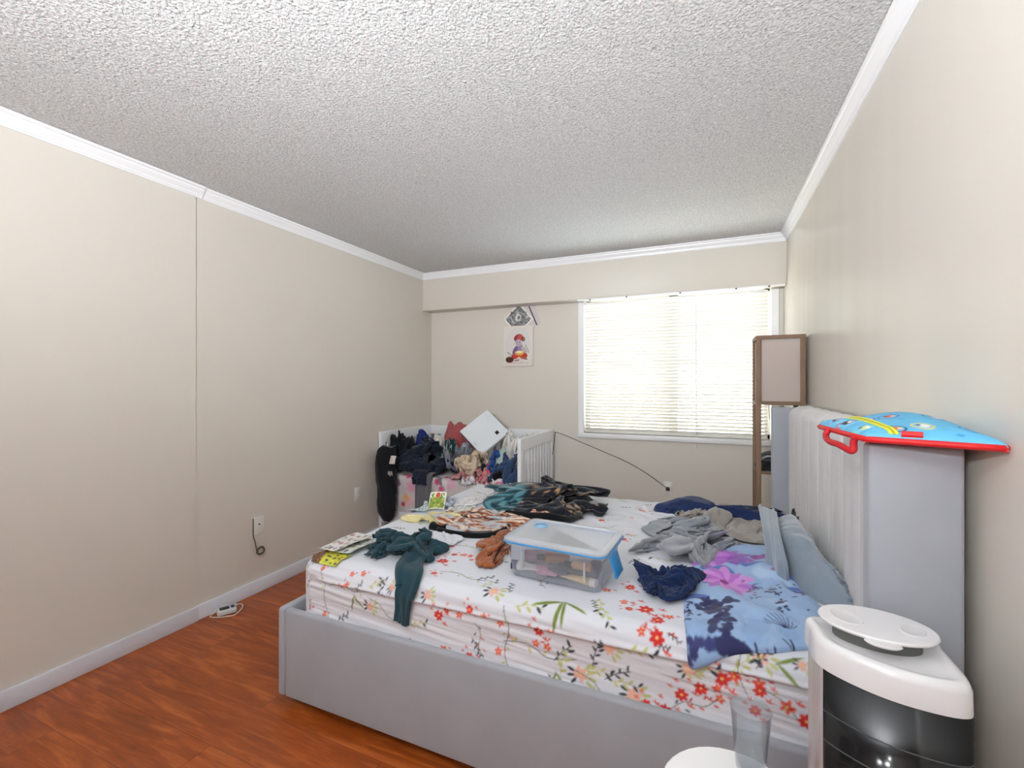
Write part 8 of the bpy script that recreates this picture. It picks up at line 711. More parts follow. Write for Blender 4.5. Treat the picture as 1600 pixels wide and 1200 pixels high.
def floor_mat():
    m = bpy.data.materials.new('cherry_laminate')
    m.use_nodes = True
    nt = m.node_tree; p = nt.nodes['Principled BSDF']; L = nt.links
    p.inputs['Roughness'].default_value = 0.30; p.inputs['Specular IOR Level'].default_value = 0.42
    tc = nt.nodes.new('ShaderNodeTexCoord')
    br = nt.nodes.new('ShaderNodeTexBrick')
    br.inputs['Scale'].default_value = 1.0; br.inputs['Mortar Size'].default_value = 0.0011
    br.inputs['Brick Width'].default_value = 1.25; br.inputs['Row Height'].default_value = 0.19
    br.inputs['Color1'].default_value = (0, 0, 0, 1); br.inputs['Color2'].default_value = (1, 1, 1, 1)
    br.inputs['Mortar'].default_value = (0.5, 0.5, 0.5, 1)
    L.new(tc.outputs['Object'], br.inputs['Vector'])
    mp = nt.nodes.new('ShaderNodeMapping'); mp.inputs['Scale'].default_value = (1.4, 13, 1)
    L.new(tc.outputs['Object'], mp.inputs['Vector'])
    ad = nt.nodes.new('ShaderNodeVectorMath'); ad.operation = 'MULTIPLY_ADD'
    ad.inputs[1].default_value = (7, 9, 3); L.new(br.outputs['Color'], ad.inputs[0]); L.new(mp.outputs['Vector'], ad.inputs[2])
    n = nt.nodes.new('ShaderNodeTexNoise'); n.inputs['Scale'].default_value = 1.6; n.inputs['Detail'].default_value = 8
    n.inputs['Distortion'].default_value = 1.4; L.new(ad.outputs['Vector'], n.inputs['Vector'])
    n2 = nt.nodes.new('ShaderNodeTexNoise'); n2.inputs['Scale'].default_value = 14; n2.inputs['Detail'].default_value = 4
    L.new(ad.outputs['Vector'], n2.inputs['Vector'])
    mx = nt.nodes.new('ShaderNodeMath'); mx.operation = 'MULTIPLY_ADD'; mx.inputs[1].default_value = 0.3
    L.new(n2.outputs['Fac'], mx.inputs[0]); L.new(n.outputs['Fac'], mx.inputs[2])
    cr = nt.nodes.new('ShaderNodeValToRGB')
    e = cr.color_ramp.elements
    e[0].position = 0.42; e[0].color = srgb(120, 54, 20)
    e[1].position = 0.88; e[1].color = srgb(180, 96, 42)
    k = e.new(0.64); k.color = srgb(146, 68, 24)
    L.new(mx.outputs[0], cr.inputs['Fac'])
    dk = nt.nodes.new('ShaderNodeMixRGB'); dk.blend_type = 'MULTIPLY'
    inv = nt.nodes.new('ShaderNodeMath'); inv.operation = 'MULTIPLY'; inv.inputs[1].default_value = 0.75
    L.new(br.outputs['Fac'], inv.inputs[0]); L.new(inv.outputs[0], dk.inputs['Fac'])
    dk.inputs['Color2'].default_value = (0.25, 0.16, 0.1, 1)
    L.new(cr.outputs['Color'], dk.inputs['Color1']); L.new(dk.outputs['Color'], p.inputs['Base Color'])
    return m


def st(o):
    o['kind'] = 'structure'
    return o


st(box('floor', (-2.9, YF - .1, -0.1), (0.8, 4.2, 0.0), floor_mat()))
st(box('ceiling', (-2.9, YF - .1, ZC), (0.8, 4.2, ZC + 0.1), ceiling_mat()))
# left wall with its small step
bm = bmesh.new()
add_box(bm, (-2.8, YF - .1, 0), (XLN, YSTEP, ZC))
add_box(bm, (-2.8, YSTEP - .02, 0), (XLF, 4.15, ZC))
st(from_bm('wall_left', bm, WALL))
# right wall: the same paint, put on unevenly, so its shine varies in upright bands
WALLR = M('beige_wall_paint_rolled', (212, 207, 198), rough=0.36, spec=0.5, bump=[(90, 0.12, 0.001)], mottle=(1.3, 0.012))
nt = WALLR.node_tree
_tc = nt.nodes.new('ShaderNodeTexCoord'); _mp = nt.nodes.new('ShaderNodeMapping'); _mp.inputs['Scale'].default_value = (1, 5.5, 0.35)
_n = nt.nodes.new('ShaderNodeTexNoise'); _n.inputs['Scale'].default_value = 1.3; _n.inputs['Detail'].default_value = 2
_r = nt.nodes.new('ShaderNodeMapRange'); _r.inputs['From Min'].default_value = .35; _r.inputs['From Max'].default_value = .65
_r.inputs['To Min'].default_value = .28; _r.inputs['To Max'].default_value = .38
nt.links.new(_tc.outputs['Object'], _mp.inputs['Vector']); nt.links.new(_mp.outputs['Vector'], _n.inputs['Vector'])
nt.links.new(_n.outputs['Fac'], _r.inputs['Value']); nt.links.new(_r.outputs['Result'], nt.nodes['Principled BSDF'].inputs['Roughness'])
st(box('wall_right', (XR, YF - .1, 0), (XR + .12, 4.15, ZC), WALLR))
# wall behind the camera with its doorway
bm = bmesh.new()
add_box(bm, (-2.8, YF - .12, 0), (-1.3, YF, ZC)); add_box(bm, (-0.4, YF - .12, 0), (0.62, YF, ZC)); add_box(bm, (-1.3, YF - .12, 2.03), (-0.4, YF, ZC))
st(from_bm('wall_front', bm, WALL))
d = st(box('door_1', (-1.3, YF - .08, 0.01), (-0.4, YF - .04, 2.03), WHITE, bevel=.004))
tube('door_handle', [(-.48, YF - .04, 1.0), (-.48, YF + .03, 1.0), (-.58, YF + .03, 1.0)], .009, M('steel', (190, 190, 190), .3, metallic=1.0), d)
# back wall with the window opening
WX0, WX1, WZ0, WZ1 = -1.012, 0.458, 0.893, 2.10
bm = bmesh.new()
add_box(bm, (-2.8, YB, 0), (WX0, YB + .16, ZC)); add_box(bm, (WX1, YB, 0), (XR + .1, YB + .16, ZC))
add_box(bm, (WX0, YB, 0), (WX1, YB + .16, WZ0)); add_box(bm, (WX0, YB, WZ1), (WX1, YB + .16, ZC))
st(from_bm('wall_back', bm, WALL))
# dropped beam in front of the back wall
SOFM = WALL
st(box('trim_1', (XLF, YS, SOF), (XR, YB, ZC), WALL, bevel=.003))
_beam = bpy.data.objects['trim_1']; _beam.name = 'ceiling_beam'; _beam['kind'] = 'structure'

# crown moulding
CR = [(0, 0), (.006, 0), (.009, .008), (.012, .009), (.014, .018), (.024, .030), (.030, .038), (.032, .046), (.040, .050), (.044, .060), (.044, .0605)]


def crown(name, p0, p1, nrm, sc=1.0):
    rings = []
    for p in (p0, p1):
        rings.append([(p[0] + nrm[0] * a * sc, p[1] + nrm[1] * a * sc, ZC - .002 - .0605 + b) for a, b in CR] + [(p[0], p[1], ZC - .002)])
    o = loft(name, rings, TRIM, smooth=False)
    return st(o)


crown('trim_1', (XLN, YF, 0), (XLN, YSTEP + .03, 0), (1, 0))
crown('trim_2', (XLF, YSTEP, 0), (XLF, YS, 0), (1, 0), .95)
crown('trim_3', (XLF, YS, 0), (XR, YS, 0), (0, -1), .9)
crown('trim_4', (XR, YF, 0), (XR, YS, 0), (-1, 0))
# baseboards
BBM = M('baseboard_paint', (218, 222, 232), rough=0.4, spec=0.5)
st(box('baseboard_left', (XLN, YF, 0), (XLN + .014, YSTEP + .004, .082), BBM, bevel=.002))
st(box('baseboard_left_far', (XLF, YSTEP + .004, 0), (XLF + .014, YB, .082), BBM, bevel=.002))
st(box('baseboard_right', (XR - .014, YF, 0), (XR, YB, .082), BBM, bevel=.002))
st(box('baseboard_back', (XLF + .014, YB - .014, 0), (XR - .014, YB, .082), BBM, bevel=.002))

# window: casing, sash, panes
win = thing('window_1', None, None, ((WX0 + WX1) / 2, YB, WZ0)); st(win)
bm = bmesh.new()
add_box(bm, (WX0 - .05, YB - .018, WZ0 - .04), (WX0, YB, 2.2), .002)
add_box(bm, (WX1, YB - .018, WZ0 - .04), (WX1 + .05, YB, 2.2), .002)
from_bm('casing', bm, TRIM, win)
box('window_sill', (WX0 - .05, YB - .03, WZ0 - .042), (WX1 + .05, YB + .05, WZ0), TRIM, win, bevel=.003)
ALU = M('window_frame_vinyl', (214, 214, 210), .45)
bm = bmesh.new()
fy0, fy1 = YB + .09, YB + .13
add_box(bm, (WX0, fy0, WZ0), (WX0 + .035, fy1, WZ1)); add_box(bm, (WX1 - .035, fy0, WZ0), (WX1, fy1, WZ1))
add_box(bm, (WX0, fy0, WZ0), (WX1, fy1, WZ0 + .035)); add_box(bm, (WX0, fy0, WZ1 - .035), (WX1, fy1, WZ1))
add_box(bm, (-.295, fy0, WZ0), (-.225, fy1, WZ1))
from_bm('window_frame', bm, ALU, win)
GL = clear_mat('window_glass', (245, 250, 250), 0.0, 0.02)
box('pane', (WX0 + .035, YB + .108, WZ0 + .035), (-.295, YB + .112, WZ1 - .035), GL, win)
box('pane', (-.225, YB + .108, WZ0 + .035), (WX1 - .035, YB + .112, WZ1 - .035), GL, win)

# what stands outside: a pale stucco building across a gap, a railing post
EXT = M('tan_stucco', (228, 206, 180), .9)
nb = thing('neighbouring_building', 'tan stucco building seen faintly through the window blind', 'building', (-1.2, 8.0, 0))
box('wall', (-5.5, 7.2, -4), (-1.05, 8.5, 3.4), EXT, nb)
box('pillar', (-.62, 6.2, -4), (-.42, 6.5, 3.4), EXT, nb)
box('roof', (-5.8, 6.8, 3.4), (2.2, 8.8, 3.7), M('roof_fascia', (190, 170, 150), .8), nb)

# blind
bl = thing('window_blind', 'white horizontal slat blind lowered over the window', 'blind', ((WX0 + WX1) / 2, YB - .03, .905))
SL = M('blind_slat', (214, 210, 204), rough=.5, spec=.3, transl=.03)
bx0, bx1, by = WX0 + .004, WX1 - .022, YB + .018
box('headrail', (bx0, by - .018, 2.035), (bx1, by + .02, 2.062), WHITE, bl, bevel=.002)
bm = bmesh.new()
zz = 0.925; tilt = -R(53); hw = .0165
rs_ = random.Random(2)
while zz < 2.03:
    tl = tilt + rs_.uniform(-.03, .03)
    for xa, xb in ((bx0, bx1),):
        prev = None
        nseg = 14
        for k in range(nseg + 1):
            x = xa + (xb - xa) * k / nseg
            col = []
            for j in range(5):
                a = (j / 2 - 1)
                cam_ = .0022 * (1 - a * a)
                yy = by + a * hw * math.cos(tl) - cam_ * math.sin(tl)
                z_ = zz + a * hw * math.sin(tl) + cam_ * math.cos(tl) + .0006 * math.sin(x * 9 + zz * 40)
                col.append(bm.verts.new((x, yy, z_)))
            if prev:
                for j in range(4): bm.faces.new((prev[j], col[j], col[j + 1], prev[j + 1]))
            prev = col
    zz += .0283
me = bpy.data.meshes.new('slats'); bm.to_mesh(me); bm.free()
link('slats', me, SL, bl, True)
box('bottom_rail', (bx0, by - .012, .898), (bx1, by + .012, .912), M('bottom_rail_paint', (222, 220, 214), .5), bl, bevel=.003)
for x in (bx0 + .12, -.52, -.06, bx1 - .14):
    tube('ladder_cord', [(x, by - .014, 2.04), (x, by - .0145, .91)], .0011, WHITE, bl, 5)
tube('tilt_wand', [(-.08, by - .02, 2.03), (-.078, by - .028, 1.5), (-.075, by - .024, .80)], .003, WHITE, bl, 6)
# curtain track under the beam
tk = thing('curtain_track', 'thin white track fixed under the beam above the window', 'track', (-.3, YS + .02, SOF - .02))
box('rail', (WX0 - .02, YS + .006, SOF - .012), (XR - .01, YS + .03, SOF), WHITE, tk)
for x in (-.93, -.62, -.2, .2, .42):
    box('clip', (x, YS + .003, SOF - .016), (x + .014, YS + .02, SOF - .004), M('clip_grey', (120, 116, 110), .5), tk)

# made-up fill lamp, added unseen behind the camera to brighten ceiling and room
tx_, ty_ = -.66, -1.0
lp = thing('added_fill_lamp', 'made-up white standing fill lamp added behind the viewer to brighten the room', 'floor lamp', (tx_, ty_, 0))
def cr_(r, z, n=32): return [(tx_ + r * math.cos(2 * PI * k / n), ty_ + r * math.sin(2 * PI * k / n), z) for k in range(n)]
loft('base', [cr_(.14, 0), cr_(.14, .02), cr_(.02, .03)], WHITE, lp)
tube('pole', [(tx_, ty_, .02), (tx_, ty_, 1.62)], .012, WHITE, lp)
loft('lamp_shade', [cr_(.02, 1.60), cr_(.12, 1.63), cr_(.24, 1.70), cr_(.30, 1.78), cr_(.29, 1.78), cr_(.22, 1.71), cr_(.02, 1.64)], WHITE, lp)
upl = area_light('fill_light', (tx_, ty_, 1.80), (PI - R(60), 0, R(-3)), .40, .40, FILL_POWER, (.93, .97, 1.0))
upl.data.spread = R(155)

# ================================================================== THINGS ON THE WALLS
# cable plate with a hanging coil
y0, z0 = onx(404, 820, XLF)
cp = thing('cable_plate', 'square white wall plate with one small socket above a coiled cable', 'wall plate', (XLF, y0, z0))
PL = M('plate_plastic', (226, 226, 222), .4)
box('plate', (XLF, y0 - .037, z0 - .058), (XLF + .007, y0 + .037, z0 + .058), PL, cp, bevel=.002)
bm = bmesh.new(); add_tube(bm, [(XLF + .006, y0 - .002, z0 + .006), (XLF + .014, y0 - .002, z0 + .006)], .0045, 10)
from_bm('socket', bm, M('dark_metal', (60, 58, 56), .4), cp)
WIRE = M('brown_wire', (84, 76, 64), .6)
pts = [(XLF + .004, y0 - .040, z0 + .05), (XLF + .006, y0 - .041, z0 - .06), (XLF + .012, y0 - .036, z0 - .085), (XLF + .03, y0 - .040, z0 - .125)]
for k in range(44):
    a = 2 * PI * k / 12
    pts.append((XLF + .035 + .004 * math.sin(a * .27), y0 - .012 + (.025 + .0012 * math.sin(k)) * -math.cos(a), z0 - .150 - .006 + (.026 - .002 * (k % 5)) * math.sin(a)))
o = tube('coiled_cable', crom(pts, 3), .0035, WIRE)
tag(o, 'thin brown cable coiled up, hanging from the square wall plate', 'cable')
# outlet further along
y0, z0 = onx(558.5, 772, XLF)
ol = thing('wall_outlet', 'white double power outlet on the left wall near the crib', 'outlet', (XLF, y0, z0))
box('plate', (XLF, y0 - .036, z0 - .057), (XLF + .006, y0 + .036, z0 + .057), PL, ol, bevel=.002)
for dz in (-.022, .022):
    f_ = box('socket', (XLF + .004, y0 - .015, z0 + dz - .014), (XLF + .008, y0 + .015, z0 + dz + .014), WHITE, ol, bevel=.002)
    for dy in (-.006, .006):
        box('slot', (XLF + .0078, y0 + dy - .001, z0 + dz - .004), (XLF + .0084, y0 + dy + .001, z0 + dz + .005), M('slot_dark', (50, 48, 46), .6), f_)

# calendar print with a generic seated child in a turban, and two pictures above it
def paper_grid(name, cv, w_, h_, place, mat, parent=None, res=.0018, thick=.0006, curl=None):
    n, m = int(w_ / res), int(h_ / res)
    U, V = np.meshgrid(np.linspace(0, w_, n), np.linspace(0, h_, m), indexing='ij')
    cols = cv.get(U, V)
    X, Y, Z = place(U, V)
    return grid_mesh(name, X, Y, Z, mat, parent, cols, thick)


PAPER = M('printed_paper', rough=.6, spec=.3, attr=True)
pw_, ph_ = .305, .385
cv = Canvas(pw_, ph_, .0018, (222, 216, 210))
cv.ell(.15, .20, .13, .17, 0, (212, 210, 210), .6)
OR, SK = (206, 92, 46), (150, 140, 170)
cv.ell(.105, .085, .03, .018, .2, (190, 110, 60)); cv.ell(.20, .085, .04, .02, -.3, OR); cv.ell(.125, .10, .045, .03, .5, (196, 62, 42)); cv.ell(.215, .105, .035, .024, -.6, (186, 58, 40))
cv.ell(.14, .055, .03, .009, .2, (176, 130, 120)); cv.ell(.225, .07, .026, .009, -.3, (150, 120, 120))
cv.ell(.165, .16, .045, .05, 0, SK); cv.ell(.12, .15, .02, .045, -.5, (120, 90, 140)); cv.ell(.215, .155, .02, .04, .7, (190, 180, 176))
cv.ell(.165, .125, .05, .022, 0, (216, 168, 70)); cv.ell(.165, .133, .036, .012, 0, (240, 226, 180))
cv.ell(.155, .268, .048, .036, .3, (150, 50, 66)); cv.ell(.175, .270, .03, .028, 0, (192, 84, 70)); cv.ell(.155, .222, .033, .034, 0, (186, 172, 186))
cv.ell(.205, .255, .018, .022, 0, (90, 52, 46)); cv.ell(.208, .255, .009, .012, 0, (190, 120, 80))
cv.ell(.144, .228, .005, .003, 0, (50, 44, 60)); cv.ell(.166, .228, .005, .003, 0, (50, 44, 60)); cv.ell(.155, .208, .007, .002, 0, (150, 60, 70))
cv.ell(.064, .062, .042, .03, 0, (74, 40, 36)); cv.ell(.064, .088, .02, .006, 0, (150, 110, 80))
cv.line([(.04, .135), (.09, .10), (.11, .085)], .003, (90, 70, 60)); cv.line([(.225, .20), (.245, .165), (.262, .125)], .0022, (80, 70, 70))
for row, x0_, x1_ in ((.034, .05, .26), (.022, .02, .24)):
    x = x0_
    while x < x1_:
        l_ = rnd.uniform(.006, .018); cv.ell(x + l_ / 2, row, l_ / 2, .0022, 0, (196, 100, 92) if rnd.random() < .75 else (110, 90, 90)); x += l_ + .006
cx0, cz0 = ony(787.5, 573, YB)
def place_cal(U, V):
    return cx0 + U, YB - .008 - .004 * (U / pw_ - .5) ** 2 * 2 - .006 * np.clip(1 - V / .1, 0, 1) ** 2, cz0 + .004 + V + 0 * U
o = paper_grid('calendar_print', cv, pw_, ph_, place_cal, PAPER)
tag(o, 'white calendar print of a child in a red turban hung on the back wall', 'poster')


def tilted_picture(name, cv, w_, h_, c, ang, yy, label):
    co, si = math.cos(ang), math.sin(ang)
    def pl(U, V):
        u, v = U - w_ / 2, V - h_ / 2
        return c[0] + u * co - v * si, yy + 0 * U, c[1] + u * si + v * co
    o = paper_grid(name, cv, w_, h_, pl, PAPER)
    return tag(o, label, 'picture')


cv = Canvas(.23, .225, .0018, (228, 226, 222))
cv.rect(.018, .018, .206, .202, (44, 44, 48)); cv.rect(.026, .026, .198, .194, (136, 136, 138))
for k in range(60):
    g_ = rnd.randint(60, 215); cv.ell(rnd.uniform(.03, .2), rnd.uniform(.05, .2), rnd.uniform(.008, .03), rnd.uniform(.004, .012), rnd.uniform(0, 3), (g_, g_, g_), .7)
cv.ell(.12, .12, .035, .03, .4, (215, 215, 215)); cv.ell(.125, .115, .02, .016, .4, (120, 120, 122))
for k in range(40):
    g_ = rnd.choice((30, 200)); cv.ell(rnd.uniform(.02, .2), rnd.uniform(.018, .045), .006, .002, rnd.uniform(-1, 1), (g_, g_, g_))
c0 = ony(810, 501, YB); 
tilted_picture('monochrome_picture', cv, .225, .22, (c0[0], 1.952), R(42), YB - .004, 'black and white picture turned on its corner above the calendar print')
cv = Canvas(.2, .26, .0018, (206, 198, 200)); cv.rect(.125, 0, .136, .26, (36, 34, 36))
c1 = ony(826, 487, YB)
tilted_picture('striped_picture', cv, .17, .22, (c1[0], 1.965), R(24), YB - .0018, 'pale picture with a black stripe, half hidden behind the black and white picture')

# plug and cord strung from the crib to the outlet on the back wall
px_, pz_ = ony(1044, 763, YB)
po = thing('wall_outlet', 'white outlet low on the back wall behind the bed, with a cord plugged in', 'outlet', (px_, YB, pz_))
box('plate', (px_ - .036, YB - .006, pz_ - .057), (px_ + .036, YB, pz_ + .057), PL, po, bevel=.002)
box('socket', (px_ - .016, YB - .009, pz_ - .030), (px_ + .016, YB - .005, pz_ + .034), WHITE, po, bevel=.002)
cd = thing('power_cord', 'thin dark cord strung from the crib across the back wall to an outlet', 'cord', (-1.2, YB - .03, pz_))
tube('cord', crom([(px_, YB - .03, pz_), (px_ - .12, YB - .035, pz_ + .085), (-.62, YB - .04, .655), (-1.0, YB - .05, .80), (-1.24, YB - .055, .885), (-1.262, YB - .08, .86), (-1.262, YB - .15, .70)], 8), .0028, M('cord_dark', (66, 58, 54), .6), cd, 6)
box('plug', (px_ - .016, YB - .045, pz_ - .012), (px_ + .014, YB - .009, pz_ + .014), M('plug_dark', (52, 48, 46), .5), cd, bevel=.004)

# charger and cable on the floor against the baseboard
ax_, ay_ = XLF + .085, 1.745
ch = thing('charger', 'small white charger with dark ports on the floor by the left wall', 'charger', (ax_, ay_, 0))
mt = Matrix.Translation((ax_, ay_, 0)) @ Matrix.Rotation(R(62), 4, 'Z')
box('body', (-.048, -.028, .002), (.048, .028, .034), M('charger_shell', (206, 210, 210), .35), ch, bevel=.008, seg=3, mtx=mt)
box('port_cover', (-.036, -.02, .034), (.012, .018, .0365), M('charger_dark', (24, 40, 44), .2), ch, bevel=.001, mtx=mt)
box('badge', (.020, -.018, .034), (.038, .018, .0365), M('charger_blue', (38, 48, 92), .3), ch, bevel=.001, mtx=mt)
pts = [(XLF + .03, 1.69, .004)]
for k in range(26):
    a = PI * .9 - 2 * PI * 1.15 * k / 25
    pts.append((ax_ + .068 * math.cos(a), ay_ + .085 * math.sin(a), .006 + .014 * abs(math.sin(a * 1.3))))
pts.append((ax_ + .01, ay_ + .035, .03))
o = tube('charging_cable', crom(pts, 4), .0026, M('white_cable', (232, 226, 218), .5))
tag(o, 'white cable looped around the charger on the floor', 'cable')

# ================================================================== BED
VEL = M('grey_velvet', (156, 159, 166), rough=.85, spec=.2, sheen=.25, bump=[(500, .15, .001), (7, .12, .008)], mottle=(5, .05))
BX0, BX1, BY0, BY1 = -1.636, .515, 1.335, 2.975
bed = thing('bed', 'pale grey velvet bed frame with a winged channel-tufted headboard', 'bed', (-.6, 2.15, 0))
box('foot_panel', (BX0, BY0, .04), (BX0 + .036, BY1, .402), VEL, bed, bevel=.012, seg=3)
box('side_rail', (BX0 + .038, BY0 + .002, .04), (.42, BY0 + .034, .399), VEL, bed, bevel=.010, seg=3)
box('side_rail', (BX0 + .038, BY1 - .036, .04), (.42, BY1 - .002, .399), VEL, bed, bevel=.010, seg=3)
for (x, y) in ((BX0 + .1, BY0 + .1), (BX0 + .1, BY1 - .1), (.2, BY0 + .1), (.2, BY1 - .1)):
    box('leg', (x - .025, y - .025, 0), (x + .025, y + .025, .06), M('black_leg', (30, 30, 30), .6), bed, bevel=.003)
box('slat_base', (BX0 + .04, BY0 + .036, .22), (.43, BY1 - .038, .26), M('pine', (196, 168, 128), .7), bed)
HZ = 1.192
VEL_LIT = M('grey_velvet_window_lit', (204, 202, 202), rough=.85, spec=.2, sheen=.25, bump=[(500, .12, .001), (9, .18, .006)], mottle=(9, .03))  # same velvet, lightened: window light on the channels put into the colour
wing_x, panel_x = .3425, .440
box('wing', (wing_x, 1.275, .04), (.512, 1.327, HZ), VEL, bed, bevel=.010, seg=3)
box('wing', (wing_x, 2.950, .04), (.512, 3.002, HZ + .004), VEL, bed, bevel=.010, seg=3)
box('headboard_core', (panel_x + .012, 1.327, .04), (.512, 2.950, 1.16), VEL_LIT, bed)
# channels
nch = 9; yl, yh = 1.327, 2.950; cwid = (yh - yl) / nch
yy = np.linspace(yl, yh, nch * 18 + 1)
prof = np.abs(np.sin(PI * (yy - yl) / cwid)) ** .42
path = []
for k in range(60): path.append((0, .45 + (1.155 - .45) * k / 59, -1, 0))
for k in range(1, 13):
    a = (PI / 2) * k / 12
    path.append((.05 * (1 - math.cos(a)), 1.155 + .045 * math.sin(a), -math.cos(a), math.sin(a)))
path.append((.072, 1.200, 0, 1))
PA = np.array(path)
X = panel_x + PA[:, 0][:, None] + PA[:, 2][:, None] * (.024 * prof[None, :])
Z = PA[:, 1][:, None] + PA[:, 3][:, None] * (.010 * prof[None, :])
Y = np.repeat(yy[None, :], len(path), 0)
# pulled wrinkles in the worn fabric
wr = (fbm(Y * 40, Z * 3.2, 81) ** 3) * .022 * (vn(Y * 3, Z * 2, 5) > .45) * np.clip((1.13 - Z) * 8, 0, 1)
X = X + wr * (0.25 + .75 * prof[None, :])
grid_mesh('channel_cushion', X, Y, Z, VEL_LIT, bed)

# mattress and fitted sheet
ZT, YN, XF_, RR = .605, 1.372, -1.545, .055
YFR, XHD = 2.915, .405
QA = PI * RR / 2
SL_, TL_ = XHD - (XF_ + RR), (YFR - RR) - (YN + RR)
mtt = thing('mattress', 'thick mattress under a white fitted sheet printed with red blossoms', 'mattress', (-.57, 2.14, .262))
bm = bmesh.new(); add_box(bm, (XF_ + .012, YN + .012, .262), (XHD - .01, YFR - .012, .585), .04, 3)
from_bm('mattress_core', bm, M('mattress_white', (220, 220, 220), .9), mtt)


def prof1(t, top0, r=RR):
    """distance across the edge: t>=0 lies on top, t<0 bends over a radius then runs down; returns (outward, down)"""
    a = np.clip(-t / r, 0, PI / 2)
    out = np.where(t >= 0, t, -r * np.sin(a))
    dn = r * (1 - np.cos(a)) + np.maximum(-t - PI * r / 2, 0)
    return out, dn


def bedmap(s, t, h=0.0, lumps=True):
    """(s,t) measured from the start of the flat top at the foot and near edges; h is height off the sheet"""
    s = np.asarray(s, float); t = np.asarray(t, float)
    e = .001
    def base(s, t):
        ox, dx = prof1(s, 0)
        oy, dy = prof1(np.minimum(t, TL_ / 2), 0)
        of, df = prof1(TL_ - np.maximum(t, TL_ / 2), 0)
        y = np.where(t < TL_ / 2, YN + RR + oy, YFR - RR - of)
        x = XF_ + RR + ox
        z = ZT - np.maximum(dx, 0) - np.where(t < TL_ / 2, dy, df)
        return x, y, z
    x, y, z = base(s, t)
    x2, y2, z2 = base(s + e, t); x3, y3, z3 = base(s, t + e)
    a = np.stack([x2 - x, y2 - y, z2 - z], -1); b = np.stack([x3 - x, y3 - y, z3 - z], -1)
    n = np.cross(a, b); n /= np.linalg.norm(n, axis=-1, keepdims=True) + 1e-12
    return x + n[..., 0] * h, y + n[..., 1] * h, z + n[..., 2] * h


def bp(px, py, h=0.0):
    """photo point lying on the sheet (h above it) -> (s, t)"""
    X_, Y_ = onz(px, py, ZT + h)
    if Y_ >= YN + RR * .45:
        return (X_ - (XF_ + RR), Y_ - (YN + RR))
    X_, Z_ = ony(px, py, YN - h)
    return (X_ - (XF_ + RR), min(-QA - (ZT - RR - Z_), -QA * .5))


